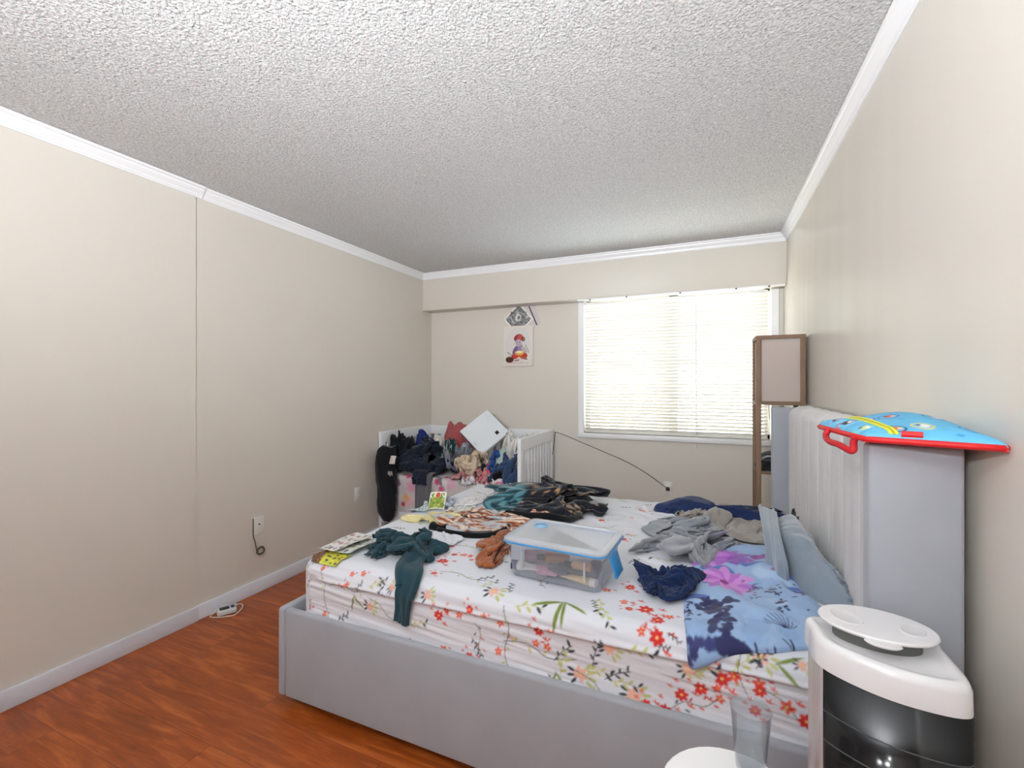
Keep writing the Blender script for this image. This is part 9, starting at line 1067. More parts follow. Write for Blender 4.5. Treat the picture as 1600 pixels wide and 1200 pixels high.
# paint the sheet print
SH = Canvas(2.35, 2.35, .0022, (220, 223, 231), u0=-.40, v0=-.40)
placed = []
def mot(k, px, py, a=None, s=1.0):
    u, v = bp(px, py); motif(SH, k, u, v, a, s * .72); placed.append((u, v))
for k, px, py, a, s in (
    ('S', 478, 900, 1.6, .8), ('R', 483, 948, 1.0, .8), ('L', 504, 925, -1.5, .9), ('r', 503, 888, 0, 1), ('r', 548, 898, 0, 1), ('r', 564, 888, 0, 1.1),
    ('r', 535, 914, 0, 1.1), ('r', 546, 912, 2, 1), ('r', 509, 958, 0, 1.1), ('L', 545, 925, -.1, 1.0), ('P', 580, 946, .3, 1.0), ('D', 563, 917, .9, .7),
    ('O', 590, 913, .4, .9), ('D', 597, 918, 1.9, 1.0), ('D', 537, 965, .6, 1.0), ('G', 555, 930, -1.3, .8), ('P', 612, 918, 1.4, .7), ('L', 600, 958, -.6, .8),
    ('P', 668, 930, .8, .9), ('R', 686, 961, 0, 1.1), ('R', 698, 953, 1, .7), ('r', 718, 960, 0, 1.2), ('R', 735, 951, 0, .8), ('r', 758, 961, 0, 1.0),
    ('R', 692, 878, 0, 1.35), ('R', 678, 897, 0, .8), ('R', 710, 868, 1, .8), ('r', 735, 871, 0, 1.3), ('r', 737, 877, 1, 1.0), ('R', 706, 855, 2, .8), ('r', 725, 869, 0, 1.4),
    ('L', 722, 905, -.2, 1.1), ('D', 758, 906, .7, 1.0), ('P', 772, 925, .5, 1.2), ('O', 765, 915, 1.0, .9), ('D', 799, 921, 1.8, 1.0), ('O', 825, 943, .1, 1.2), ('O', 655, 975, .3, .9),
    ('G', 880, 944, -2.3, 1.3), ('G', 884, 944, -1.0, 1.1), ('O', 935, 948, -1.4, 1.2), ('D', 928, 945, -1.2, .8), ('O', 945, 962, -1.0, 1.0),
    ('R', 985, 919, 0, 1.1), ('r', 948, 924, 0, 1.4), ('r', 975, 941, 0, 1.4), ('R', 983, 952, 1, .8), ('R', 1009, 953, 0, 1.5), ('R', 1028, 971, 2, 1.2), ('r', 1046, 966, 0, 1.3),
    ('r', 1001, 983, 0, 1.2), ('R', 1026, 999, 0, 1.3), ('D', 1037, 1012, 0, .5), ('P', 952, 1013, .2, 1.1), ('O', 1000, 1018, 0, 1.1), ('D', 1052, 1000, -.5, .6),
    ('R', 842, 985, 0, 1.0), ('r', 860, 985, 0, .8), ('r', 838, 1004, 0, 1.2), ('r', 856, 1010, 1, 1.2), ('L', 785, 1000, -1.6, 1.1), ('r', 782, 973, 0, 1.2), ('r', 780, 1016, 0, 1.2), ('P', 800, 995, 0, .5),
    ('S', 750, 1000, -1.3, .9), ('R', 735, 1024, 0, .9), ('r', 695, 1012, 0, 1.3), ('D', 745, 1010, -1.0, .9), ('L', 840, 1025, -.2, 1.2), ('D', 880, 1020, .8, 1.1), ('D', 932, 1022, 1.3, 1.2),
    ('P', 907, 1052, .6, 1.3), ('O', 885, 1030, 1.2, 1.2), ('G', 870, 1050, -1.5, .9), ('O', 935, 1050, 0, 1.0), ('D', 965, 1055, .5, 1.2), ('P', 990, 1085, .5, 1.3), ('O', 978, 1070, 0, 1.0), ('L', 935, 1085, -.7, .9),
    ('D', 860, 1065, 1.4, .7), ('P', 1190, 1022, .3, 1.1), ('D', 1195, 1032, .9, .9), ('G', 1215, 1040, -.2, .9), ('O', 1165, 1040, .6, 1.1), ('L', 1146, 1035, -1.5, .9), ('r', 1147, 1057, 0, 1.6), ('R', 1128, 1060, 0, 1.2),
    ('r', 1186, 1068, 0, 1.5), ('R', 1187, 1078, 0, 1.0), ('r', 1120, 1075, 0, 1.2), ('R', 1095, 1075, 0, 1.1), ('R', 1065, 1085, 0, 1.1), ('r', 1230, 1103, 0, 1.7), ('L', 1235, 1120, -.7, .9), ('P', 1255, 1035, .3, .7),
    ('O', 1095, 1050, .3, 1.2), ('P', 1075, 1045, .8, 1.0), ('r', 1125, 1092, 0, 1.2), ('R', 1010, 1100, 0, 1.0), ('R', 1040, 1108, 0, 1.0), ('S', 1085, 1100, .4, 1.0), ('R', 1180, 1110, 0, .9), ('R', 1260, 1126, 0, 1.2),
    ('R', 1003, 800, 0, 1.2), ('r', 1020, 806, 0, 1.4), ('P', 985, 838, 0, .8), ('R', 975, 845, 0, .8), ('O', 1000, 862, .4, 1.0), ('D', 990, 880, .5, .7), ('R', 940, 815, 0, 1.0), ('O', 1030, 800, 1, 1.2)):
    mot(k, px, py, a, s)
rnd.seed(11)
kinds = 'rPDODSLrPOO'
for _ in range(900):
    u, v = rnd.uniform(-.3, 1.92), rnd.uniform(-.3, 1.85)
    if all((u - a) ** 2 + (v - b) ** 2 > .105 ** 2 for a, b in placed):
        motif(SH, rnd.choice(kinds), u, v, None, rnd.uniform(.5, .8)); placed.append((u, v))
SHEET = M('floral_sheet', rough=.85, spec=.2, sheen=.1, attr=True, bump=[(600, .1, .0006)])


def sheet_h(s, t):
    on = np.clip(t / .1, 0, 1)
    side = np.clip(-t / .06, 0, 1)
    h = .004 + .004 * (fbm(s * 3, t * 3, 3) - .5) * 2
    # long slack creases on top, busier towards the pillows
    busy = np.clip((s - .75) / .6, 0.12, 1) * np.clip((t + .02) / .2, 0, 1)
    h = h + on * busy * .020 * (folds(s, t, 12, 22, .5, .06) - .4)
    # level pull creases down the side
    h = h + side * .0075 * (fbm(s * 2.2, t * 34 + s * 2.5, 8) - .5) * 2
    # piping of the mattress edge pressing through
    zc = .540 + .006 * s
    tc_ = -QA - (ZT - RR - zc)
    h = h + .009 * np.exp(-((t - tc_) / .007) ** 2) * np.clip((s - .02) / .05, 0, 1)
    h = h - .006 * np.exp(-((t - tc_ + .018) / .012) ** 2)
    return np.maximum(h, .0008)


DROP = .20
ss = np.arange(0, SL_ + .0035, .0035)
tt = np.concatenate([np.arange(-QA - DROP, .75, .0032), np.arange(.75, TL_ + QA + DROP, .007)])
S, T = np.meshgrid(ss, tt, indexing='ij')
HH = sheet_h(S, T)
X, Y, Z = bedmap(S, T, HH)


grid_mesh('fitted_sheet', X, Y, Z, SHEET, mtt, SH.get(S, T))
s2 = np.arange(-QA - DROP, .0035, .0035)
t2 = np.linspace(0, TL_, 300)
S2, T2 = np.meshgrid(s2, t2, indexing='ij')
h2 = .004 + .003 * (fbm(S2 * 3, T2 * 3, 3) - .5) * 2
X, Y, Z = bedmap(S2, T2, h2)
grid_mesh('fitted_sheet_end', X, Y, Z, SHEET, mtt, SH.get(S2, T2))
# rounded corners between the foot end and the two long sides
o1, d1 = prof1(s2, 0)
for yc, sg in ((YN + RR, 1), (YFR - RR, -1)):
    ph = np.linspace(0, PI / 2, 14)
    RA, PH = np.meshgrid(-o1 + np.where(o1 < -.001, .004, 0), ph, indexing='ij')
    ZZ = np.repeat((ZT + .004 - d1)[:, None], 14, 1)
    ar = np.repeat(-s2[:, None], 14, 1)
    cc_ = SH.get(-ar * np.cos(PH), (0 if sg > 0 else TL_) - sg * ar * np.sin(PH))
    grid_mesh('sheet_corner', XF_ + RR - RA * np.cos(PH), yc - sg * RA * np.sin(PH), ZZ, SHEET, mtt, cc_)

# ================================================================== THINGS ON THE BED
def bedgarment(name, label, cat, pix, H, mat, hs=None, **k):
    """pix: list of (px, py) or (px, py, h) on the photo; laid on the sheet"""
    pts = [bp(p[0], p[1], p[2] if len(p) > 2 else .004) for p in pix]
    k.setdefault('mapping', bedmap)
    k.setdefault('base', .006)
    o = bundle(name, pts, 0, H, mat, **k)
    return tag(o, label, cat)


# far: navy pillow
NAVY = cloth('navy_cotton', (38, 52, 92), bump=[(400, .2, .001), (11, .5, .012)])
bedgarment('pillow', 'navy blue pillow at the far side of the bed near the headboard', 'pillow',
           [(1021, 797), (1024, 784, .06), (1047, 772, .12), (1090, 772, .13), (1150, 778, .12), (1230, 797, .10), (1252, 812, .03), (1200, 815), (1120, 812), (1060, 808), (1032, 803)],
           .085, NAVY, amp=.22, f=18, ang=.6, seed=5, pw=2.6, q=.6, jit=.02, n=80)
# taupe and grey blanket
def taupe(x, y, r, fo):
    m_ = np.clip((y - .40) * 40, 0, 1)[..., None]
    return lin((146, 138, 132)) * m_ + lin((142, 148, 156)) * (1 - m_)
FLEECE = [(300, .5, .003), (40, .4, .006)]
bedgarment('blanket', 'crumpled taupe and grey plush blanket between the navy pillow and the grey fleece', 'blanket',
           [(1010, 835), (1010, 818, .02), (1050, 808, .04), (1090, 792, .06), (1150, 782, .09), (1212, 785, .10), (1235, 815, .03), (1215, 853), (1160, 850), (1120, 846), (1060, 846), (1022, 848)],
           .075, cloth('taupe_plush', (150, 144, 140), attr=True, sheen=.4, bump=FLEECE), sim='spread', fit=1.0, rot=2.2, amp=.7, f=19, ang=1.35, seed=17, cols=taupe, n=110, warp=.06)
# blue floral pillowcase hanging over the edge
PC = Canvas(1.3, 1.3, .0022, (150, 178, 214), u0=0.9, v0=-.5)
rnd.seed(3)
def pc(px, py): return bp(px, py, .03)
def blot(px, py, a, b, ang, col, k=1.0, n=1):
    u, v = pc(px, py)
    PC.ell(u, v, a, b, ang, col, k)
for k in range(60):
    u, v = rnd.uniform(1.2, 2.0), rnd.uniform(-.3, .5); PC.ell(u, v, rnd.uniform(.02, .07), rnd.uniform(.01, .04), rnd.uniform(0, 3), rnd.choice(((168, 192, 222), (132, 164, 206), (176, 200, 226))), .5)
for px, py, a in ((1100, 905, .05), (1120, 890, .06), (1150, 880, .05), (1175, 885, .05), (1090, 930, .045), (1230, 905, .05), (1250, 925, .04), (1072, 930, .03)):
    blot(px, py, a, a * .5, rnd.uniform(0, 3), (44, 88, 178), .85)
for px, py in ((1100, 873), (1125, 862), (1140, 872)):
    u, v = pc(px, py)
    for k in range(9):
        a = k * .7; PC.ell(u + .045 * math.cos(a), v + .045 * math.sin(a), .05, .02, a, rnd.choice(((164, 96, 190), (196, 130, 210), (140, 80, 176))), .9)
u, v = pc(1133, 907)
for k in range(12):
    a = 2 * PI * k / 12; PC.ell(u + .05 * math.cos(a), v + .05 * math.sin(a), .055, .018, a, (206, 140, 212) if k % 2 else (176, 104, 196), .95)
PC.ell(u, v, .014, .012, 0, (120, 40, 110))
for px, py in ((1190, 872), (1225, 900)):
    u, v = pc(px, py); PC.ell(u, v, .05, .02, .4, (150, 74, 150), .9)
NV = (42, 44, 88)
tree = [(1120, 945), (1128, 960), (1135, 975), (1130, 990), (1140, 1000), (1150, 1010), (1118, 970), (1142, 948), (1160, 1008), (1110, 955), (1098, 940), (1135, 1012)]
for px, py in tree:
    for k in range(7):
        blot(px + rnd.uniform(-9, 9), py + rnd.uniform(-8, 8), rnd.uniform(.008, .024), rnd.uniform(.006, .014), rnd.uniform(0, 3), NV, .95)
for k in range(150):
    ang = rnd.uniform(0, 6.3); q = abs(rnd.gauss(0, 1))
    cx_, cy_, sx_, sy_ = rnd.choice(((1105, 950, 14, 9), (1205, 925, 22, 10), (1220, 945, 10, 10), (1250, 930, 12, 10), (1075, 950, 6, 12), (1180, 915, 14, 6)))
    blot(cx_ + q * sx_ * math.cos(ang), cy_ + q * sy_ * math.sin(ang), .0065, .004, rnd.uniform(0, 3), NV, .95)
for px, py in ((1075, 1010), (1085, 1025), (1095, 1015), (1108, 1002), (1080, 1035), (1112, 1020)):
    for k in range(4): blot(px + rnd.uniform(-6, 6), py + rnd.uniform(-6, 6), rnd.uniform(.008, .018), .008, rnd.uniform(0, 3), (52, 56, 106), .9)
for k in range(9):
    u, v = pc(1225, 983); a = PI * (.15 + .7 * k / 8); PC.line([(u, v), (u + .03 * math.cos(a), v + .03 * math.sin(a)), (u + .05 * math.cos(a + .3), v + .055 * math.sin(a))], .0012, NV, 4)
for px, py in ((1182, 1000), (1237, 1002), (1215, 1004)):
    u, v = pc(px, py); PC.line([(u, v + .02), (u + .006, v), (u, v - .025)], .0028, NV, 4); PC.line([(u - .02, v + .014), (u, v)], .0016, NV, 4)
SATIN = M('floral_pillowcase', rough=.7, spec=.25, sheen=.15, attr=True, bump=[(500, .1, .0006), (13, .45, .01)])
bedgarment('pillowcase', 'blue pillowcase with purple flowers and a dark tree print, hanging over the near bed edge', 'pillowcase',
           [(1068, 948), (1072, 990), (1078, 1041), (1100, 1040), (1125, 1032), (1168, 1022), (1220, 1017), (1274, 1014), (1290, 985), (1285, 955), (1255, 925, .02), (1235, 880, .02), (1215, 855, .02), (1170, 852, .02), (1135, 855, .02), (1100, 868), (1082, 885), (1078, 915)],
           .034, SATIN, amp=.75, f=17, ang=.15, seed=23, n=190, pw=9, q=.5, jit=.008, shift=.006, center=bp(1175, 955), cols=lambda x, y, r, fo: PC.get(x, y))
# grey fleece bundle
bedgarment('fleece_garment', 'light grey fleece heap between the navy shirt and the taupe blanket', 'garment',
           [(999, 864), (1000, 850, .03), (1018, 828, .07), (1060, 826, .09), (1090, 836, .06), (1125, 834, .06), (1158, 838, .04), (1162, 856), (1130, 864), (1108, 874), (1092, 892), (1055, 890), (1030, 876), (1012, 876)],
           .095, cloth('grey_fleece', (134, 138, 146), sheen=.7, bump=[(260, .8, .004), (30, .4, .008)]), sim='slumped', rot=1.9, amp=.65, f=26, ang=.9, seed=31, n=110, warp=.045)
# navy shirt
bedgarment('shirt', 'rumpled dark navy shirt at the corner of the blue floral pillowcase', 'shirt',
           [(989, 893), (994, 886, .03), (1015, 886, .05), (1050, 884, .06), (1080, 894, .05), (1099, 905, .02), (1092, 920), (1082, 938), (1062, 946), (1035, 945), (1008, 930), (1000, 910)],
           .075, cloth('navy_jersey', (22, 40, 78)), sim='spread', rot=.3, amp=.5, f=34, ang=.5, seed=38, n=120, warp=.04)
# small light grey folded cloth under the big grey pillow
# big grey plush pillow leaning to the headboard
def lift_gp(x, y):
    return .11 * np.clip((y - .30) / .55, 0, 1)
GP = M('blue_grey_plush', (134, 146, 158), rough=.9, spec=.15, sheen=.7, bump=[(260, .35, .002), (8, .25, .012)], mottle=(6, .05))
o = bedgarment('pillow', 'large blue-grey plush pillow leaning against the tufted headboard', 'pillow',
               [(1196, 890, .0), (1203, 830, .08), (1206, 800, .16), (1232, 806, .14), (1262, 838, .12), (1300, 876, .11), (1338, 920, .09), (1350, 948, .03), (1318, 956), (1284, 946), (1245, 925), (1215, 905)],
               .105, GP, amp=.10, f=9, ang=.9, seed=41, n=100, pw=2.4, q=.62, jit=.01, center=bp(1262, 890, .05), lift=lift_gp)
# its loose folded flap
def gpt(px, py, z): X_, Y_ = onz(px, py, z); return (X_, Y_, z)
hang('cover_flap', [gpt(1200, 794, .80), gpt(1205, 830, .77), gpt(1210, 865, .715), gpt(1213, 897, .64)], .15, GP, o, amp=.014, f=7, seed=4, thick=.008, wdir=(.30, -.93, .1), ndir=(-.9, -.35, 0), n=40, m=26)

# dark patterned blanket with a teal fold
def darkb(x, y, r, fo):
    base = np.zeros(x.shape + (3,)) + lin((30, 32, 40))
    z = np.abs(np.sin(x * 58 + 5 * fbm(x * 9, y * 9, 4))) + np.abs(np.sin(y * 46 + 6 * fbm(x * 8, y * 8, 9)))
    m_ = ((z < .34) | ((fbm(x * 40, y * 22, 8) > .68))) & (vn(x * 13, y * 13, 6) > .45)
    base[m_] = lin((176, 140, 106))
    st_ = (np.sin((x * .8 + y * .6) * 120) > .35)
    tcol = np.where(st_[..., None], lin((84, 136, 146)), lin((22, 62, 74)))
    k = np.clip((.42 - r + .12 * (fbm(x * 6, y * 6, 61) - .5)) * 40, 0, 1)[..., None]
    return base * (1 - k) + tcol * k
bedgarment('throw_blanket', 'dark plush throw with tan twigs and teal stripes, heaped behind the plastic box', 'blanket',
           [(762, 790), (766, 768, .05), (792, 756, .08), (822, 752, .12), (850, 757, .10), (878, 753, .12), (905, 749, .13), (938, 760, .10), (958, 784, .03), (948, 800), (915, 808), (880, 814), (830, 812), (795, 806), (772, 800)],
           .165, cloth('dark_throw', (30, 32, 40), attr=True, sheen=.35, bump=FLEECE), sim='slumped', fit=1.0, rot=.9, amp=.68, f=21, ang=1.2, seed=43, n=150, cols=darkb, warp=.055)
# striped plush garment
def tiger(x, y, r, fo):
    ph = (x * 1.0 - y * .5) * 100 + 6 * fbm(x * 8, y * 8, 14)
    s_ = np.sin(ph)
    c = np.where((s_ > -.1)[..., None], lin((150, 78, 38)), lin((222, 206, 190)))
    g_ = (fbm(x * 7, y * 7, 77) > .60)[..., None]
    c = np.where(g_, lin((176, 182, 190)), c)
    return c
bedgarment('striped_garment', 'brown and cream tiger-striped plush garment lying before the dark throw', 'garment',
           [(684, 822), (700, 806, .02), (728, 788, .04), (750, 782, .06), (775, 788, .06), (800, 800, .03), (825, 800, .05), (850, 806, .05), (858, 822), (852, 836), (815, 838), (775, 834), (735, 834), (705, 831)],
           .05, cloth('striped_plush', (168, 96, 54), attr=True, sheen=.3, bump=FLEECE), sim='spread', fit=1.0, rot=.9, amp=.75, f=30, ang=.4, seed=47, n=160, cols=tiger, warp=.045)
pts = [(676, 823, .012), (690, 825, .014), (715, 815, .018), (735, 806, .016), (742, 801, .014)]
def bez(pt):
    out = []
    for p in pt:
        s_, t_ = bp(p[0], p[1], p[2]); x_, y_, z_ = bedmap(s_, t_, p[2]); out.append((float(x_), float(y_), float(z_)))
    return out
bp_ = bpy.data.objects['striped_garment']
BLK = cloth('black_edging', (16, 17, 20))
tube('edging', crom(bez(pts), 6), [.026, .022] + [.015] * 23, BLK, bp_, 10) if False else None
q_ = crom(bez(pts), 6); tube('edging', q_, [.027 - .014 * min(1, i / 6) for i in range(len(q_))], BLK, bp_, 10)
q_ = crom(bez([(684, 828, .014), (715, 834, .014), (745, 837, .014), (775, 834, .016), (795, 822, .03)]), 6); tube('edging', q_, .013, BLK, bp_, 10)
q_ = crom(bez([(790, 800, .05), (830, 806, .045), (860, 808, .05), (885, 812, .03), (905, 806, .02)]), 6); tube('edging', q_, [.012 + .010 * math.sin(PI * i / (len(q_) - 1)) for i in range(len(q_))], BLK, bp_, 10)
# rust paw-like cuffs
RUST = cloth('rust_cotton', (150, 84, 48), sheen=.3)
bedgarment('cuffed_sleeve', 'rust sleeve end with cream stripes showing between the throw and the box', 'garment',
           [(822, 812), (822, 797, .05), (838, 790, .07), (855, 795, .06), (866, 812, .02), (856, 822), (835, 823)], .055,
           cloth('rust_striped', (168, 96, 54), attr=True, bump=FLEECE), amp=.4, f=40, seed=49, n=60,
           cols=lambda x, y, r, fo: np.where(((np.sin(np.arctan2(y - y.mean(), x - x.mean()) * 9) > .2) & (r > .3) & (r < .85))[..., None], lin((222, 206, 190)), lin((172, 92, 46))))
bedgarment('rust_garment', 'rust brown cotton garment crumpled at the left end of the plastic box', 'garment',
           [(744, 868), (748, 850, .03), (762, 832, .05), (785, 828, .05), (812, 826, .03), (800, 845), (790, 868), (782, 884), (758, 887), (748, 880)],
           .055, RUST, sim='slumped', rot=1.2, amp=.7, f=30, ang=2.4, seed=53, n=100, warp=.05)
bedgarment('rust_sock', 'small rust and black garment end under the right side of the dark throw', 'garment',
           [(868, 815), (872, 800, .03), (888, 797, .03), (898, 806), (890, 815), (878, 820)], .03, RUST, sim='bunched', up=1, amp=.5, f=50, seed=54, n=40)
# teal trousers: heap and the leg falling over the side
TEAL = cloth('teal_cotton', (34, 62, 72))
tl = thing('trousers', 'dark teal trousers heaped on the foot of the bed, one leg over the side', 'trousers', (-1.2, 1.6, .61))
def bedpart(name, pix, H, mat, parent, **k):
    pts = [bp(p[0], p[1], p[2] if len(p) > 2 else .004) for p in pix]
    k.setdefault('mapping', bedmap); k.setdefault('base', .006)
    return bundle(name, pts, 0, H, mat, parent, **k)
bedpart('waist_heap', [(578, 862), (580, 848, .03), (592, 838, .06), (625, 832, .07), (655, 832, .06), (672, 842, .05), (684, 855, .03), (693, 864), (684, 869), (668, 872), (675, 880), (650, 882), (628, 880), (600, 882), (588, 878)],
        .105, TEAL, tl, sim='slumped', rot=2.6, amp=.7, f=30, ang=.8, seed=61, n=130, warp=.05)
# leg as wrapped strip
def st_path(pix, h):
    return [bp(p[0], p[1], h) for p in pix]
cl_ = np.array(crom([bp(650, 868, .03), bp(640, 885, .01), bp(635, 905, .01), bp(633, 930, .01), bp(631, 952, .01), bp(629, 971, .01)], 14))
kk = len(cl_)
aa = np.linspace(-.5, .5, 34)
wl = np.interp(np.linspace(0, 1, kk), [0, .2, .5, .8, 1], [.11, .105, .088, .068, .070])
tx = np.gradient(cl_, axis=0); tx /= np.linalg.norm(tx, axis=1, keepdims=True)
nx_ = np.stack([-tx[:, 1], tx[:, 0]], 1)
SS = cl_[:, 0][:, None] + nx_[:, 0][:, None] * aa[None] * wl[:, None]
TT = cl_[:, 1][:, None] + nx_[:, 1][:, None] * aa[None] * wl[:, None]
fo_ = folds(aa[None] * .09 + 0 * SS, TT * .25, 66, 75, 0, .01)
hh = .010 + .020 * fo_ * np.clip((.5 - np.abs(aa)) * 10, 0, 1)[None] + np.interp(np.linspace(0, 1, kk), [0, .15, .4, 1], [.024, .012, .009, .008])[:, None]
X, Y, Z = bedmap(SS, TT, hh)
grid_mesh('trouser_leg', X, Y, Z, TEAL, tl, None, .007)

# papers at the foot corner
def flat_paper(name, label, quad, cv, w_, h_, h0=.008, curl=.01, seed=1, cat='leaflet'):
    """quad: photo corners for (0,0), (w,0), (w,h), (0,h) lying on the sheet"""
    Q = [bp(p[0], p[1], h0) for p in quad]
    n = 90
    a, b = np.meshgrid(np.linspace(0, 1, n), np.linspace(0, 1, n), indexing='ij')
    def mixq(i): return (Q[0][i] * (1 - a) * (1 - b) + Q[1][i] * a * (1 - b) + Q[2][i] * a * b + Q[3][i] * (1 - a) * b)
    s_, t_ = mixq(0), mixq(1)
    h = h0 + curl * (fbm(a * 2.2, b * 2.2, seed) - .3) + curl * .8 * (np.abs(a - .5) * 2) ** 3
    X, Y, Z = bedmap(s_, t_, np.maximum(h, .006))
    o = grid_mesh(name, X, Y, Z, PAPER, None, cv.get(a * w_, b * h_), .0006)
    return tag(o, label, cat)


def leaflet_canvas(base, blocks, seed, w_=.3, h_=.3, cells=(5, 4)):
    r_ = random.Random(seed)
    c = Canvas(w_, h_, .002, base)
    for i in range(cells[0]):
        for j in range(cells[1]):
            x, y = w_ * (i + .12) / cells[0], h_ * (j + .15) / cells[1]
            for k in range(3):
                c.ell(x + r_.uniform(.1, .7) * w_ / cells[0], y + r_.uniform(.1, .7) * h_ / cells[1], w_ / cells[0] * r_.uniform(.12, .3), h_ / cells[1] * r_.uniform(.08, .25), r_.uniform(0, 3), r_.choice(blocks), .9)
            for k in range(3):
                c.ell(x + w_ / cells[0] * .4, y + h_ / cells[1] * (.12 + .12 * k), w_ / cells[0] * .3, .0018, 0, (90, 90, 90), .8)
    return c


cv = leaflet_canvas((196, 200, 70), ((210, 212, 60), (120, 60, 40), (60, 70, 60), (196, 60, 60), (226, 214, 90)), 5)
cv.rect(0, 0, .09, .3, (112, 78, 54)); 
for k in range(30): cv.ell(rnd.uniform(.0, .09), rnd.uniform(0, .3), .012, .008, rnd.uniform(0, 3), rnd.choice(((150, 110, 80), (70, 56, 50), (206, 190, 180))))
flat_paper('grocery_flyer', 'yellow and brown grocery flyer sticking out lowest at the foot corner', [(482, 872), (520, 887), (550, 870), (505, 850)], cv, .3, .3, .008, .006, 3, 'flyer')
flat_paper('grocery_flyer', 'greenish white grocery flyer lying over the yellow flyer', [(500, 858), (548, 868), (592, 848), (560, 832)], leaflet_canvas((214, 222, 214), ((60, 70, 70), (170, 196, 160), (196, 120, 120), (120, 150, 170)), 8), .3, .3, .016, .012, 6, 'flyer')
flat_paper('grocery_flyer', 'pale pink and white flyer at the outer edge behind the other flyers', [(494, 856), (528, 862), (590, 838), (546, 832)], leaflet_canvas((222, 218, 216), ((206, 140, 150), (120, 130, 130), (190, 210, 180), (70, 70, 76)), 9), .3, .3, .026, .010, 12, 'flyer')
# leaflets by the crib
cv = leaflet_canvas((206, 220, 222), ((160, 200, 206), (120, 160, 170), (220, 230, 230), (80, 110, 120)), 15)
flat_paper('leaflet', 'pale blue leaflet standing open beside the green card on the bed', [(640, 797), (668, 800), (668, 782), (652, 786)], cv, .3, .3, .02, .02, 14)
cv = Canvas(.14, .1, .002, (226, 228, 214)); cv.rect(.008, .008, .13, .07, (132, 152, 60))
for k in range(40): cv.ell(rnd.uniform(.01, .13), rnd.uniform(.01, .09), .008, .005, rnd.uniform(0, 3), rnd.choice(((170, 180, 80), (100, 130, 50), (190, 196, 110), (90, 120, 44))))
cv.ell(.07, .08, .018, .016, 0, (198, 72, 52))
p00 = bez([(668, 797, .01)])[0]; p10 = bez([(694, 797, .01)])[0]
n = 40; a, b = np.meshgrid(np.linspace(0, 1, n), np.linspace(0, 1, n), indexing='ij')
Xc = p00[0] + (p10[0] - p00[0]) * a - .012 * b; Yc = p00[1] + (p10[1] - p00[1]) * a + .05 * b; Zc = ZT + .012 + .085 * b + .006 * np.sin(a * 3)
tag(grid_mesh('picture_card', Xc, Yc, Zc, PAPER, None, cv.get(a * .14, b * .1), .0012), 'green card with a red fruit propped up on the bed near the crib', 'card')
# crumpled small cloths
bedgarment('yellow_cloth', 'pale yellow cloth crumpled on the bed below the green card', 'cloth',
           [(632, 815), (650, 804, .02), (668, 800, .03), (690, 800, .04), (715, 806, .03), (722, 812), (705, 819), (688, 822), (665, 818), (648, 817)], .04,
           cloth('pale_yellow', (222, 212, 160)), sim='rolled', rot=.4, amp=.7, f=44, ang=.3, seed=71, n=90)
bedgarment('white_cloth', 'white folded cloth beside the dark teal trousers', 'cloth',
           [(680, 835, .01), (700, 832, .015), (718, 838, .01), (720, 846), (708, 855), (692, 852), (680, 845)], .018, cloth('white_cotton', (222, 224, 232)), sim='spread', rot=.0, amp=.5, f=50, seed=72, n=70)
bedgarment('grey_tissue', 'crumpled pale blue-grey tissue behind the green card', 'tissue',
           [(685, 790), (690, 780, .03), (702, 774, .05), (712, 782, .02), (708, 792), (695, 796)], .045, cloth('pale_grey', (186, 192, 206)), sim='bunched', up=1, amp=.8, f=70, seed=73, n=60)
for (pl_, lab, sd, cc_) in (([(708, 805), (716, 796, .01), (738, 790, .02), (742, 798), (722, 808)], 'small white and green napkin beside the striped garment', 74, (214, 220, 208)),
                            ([(712, 790), (722, 778, .02), (750, 768, .03), (768, 775, .01), (750, 788), (728, 794)], 'loose white corner of bedding bunched at the far foot corner', 75, (228, 226, 228)),
                            ([(700, 800), (712, 792, .01), (728, 792, .01), (722, 802), (708, 806)], 'grey-white printed slip lying beside the pale tissue', 76, (206, 206, 206))):
    bedgarment('paper_napkin', lab, 'napkin', pl_, .02, cloth('napkin_%d' % sd, cc_), sim='spread', up=1, rot=sd, amp=.7, f=60, seed=sd, n=50)
bedgarment('dark_sock', 'dark sock tip between the headboard and the far end of the plush pillow', 'sock',
           [(1236, 800, .05), (1244, 796, .08), (1254, 806, .06), (1256, 816, .03), (1248, 818, .03), (1240, 808, .04)], .05, cloth('black_jersey', (22, 24, 34)), amp=.5, f=60, seed=77, n=40, base=.03)

# ------------------------------------------------------------------ plastic box
cxb, cyb, rotb = -.497, 1.652, R(-4)
bmx = Matrix.Translation((cxb, cyb, ZT + .012)) @ Matrix.Rotation(rotb, 4, 'Z')
tub = thing('storage_box', 'clear plastic storage box with blue-edged lid full of toiletries', 'box', (cxb, cyb, ZT + .012))
CLR = clear_mat('clear_plastic', (240, 243, 248), .22, .12)
FRO = clear_mat('frosted_plastic', (236, 240, 246), .50, .28)
BLUE = M('blue_plastic', (52, 142, 206), .35)


def rrect(hx, hy, r, z, n=6):
    out = []
    for (sx, sy, a0) in ((1, 1, 0), (-1, 1, PI / 2), (-1, -1, PI), (1, -1, 3 * PI / 2)):
        for k in range(n + 1):
            a = a0 + PI / 2 * k / n
            out.append(bmx @ Vector((sx * (hx - r) + r * math.cos(a), sy * (hy - r) + r * math.sin(a), z)))
    return out


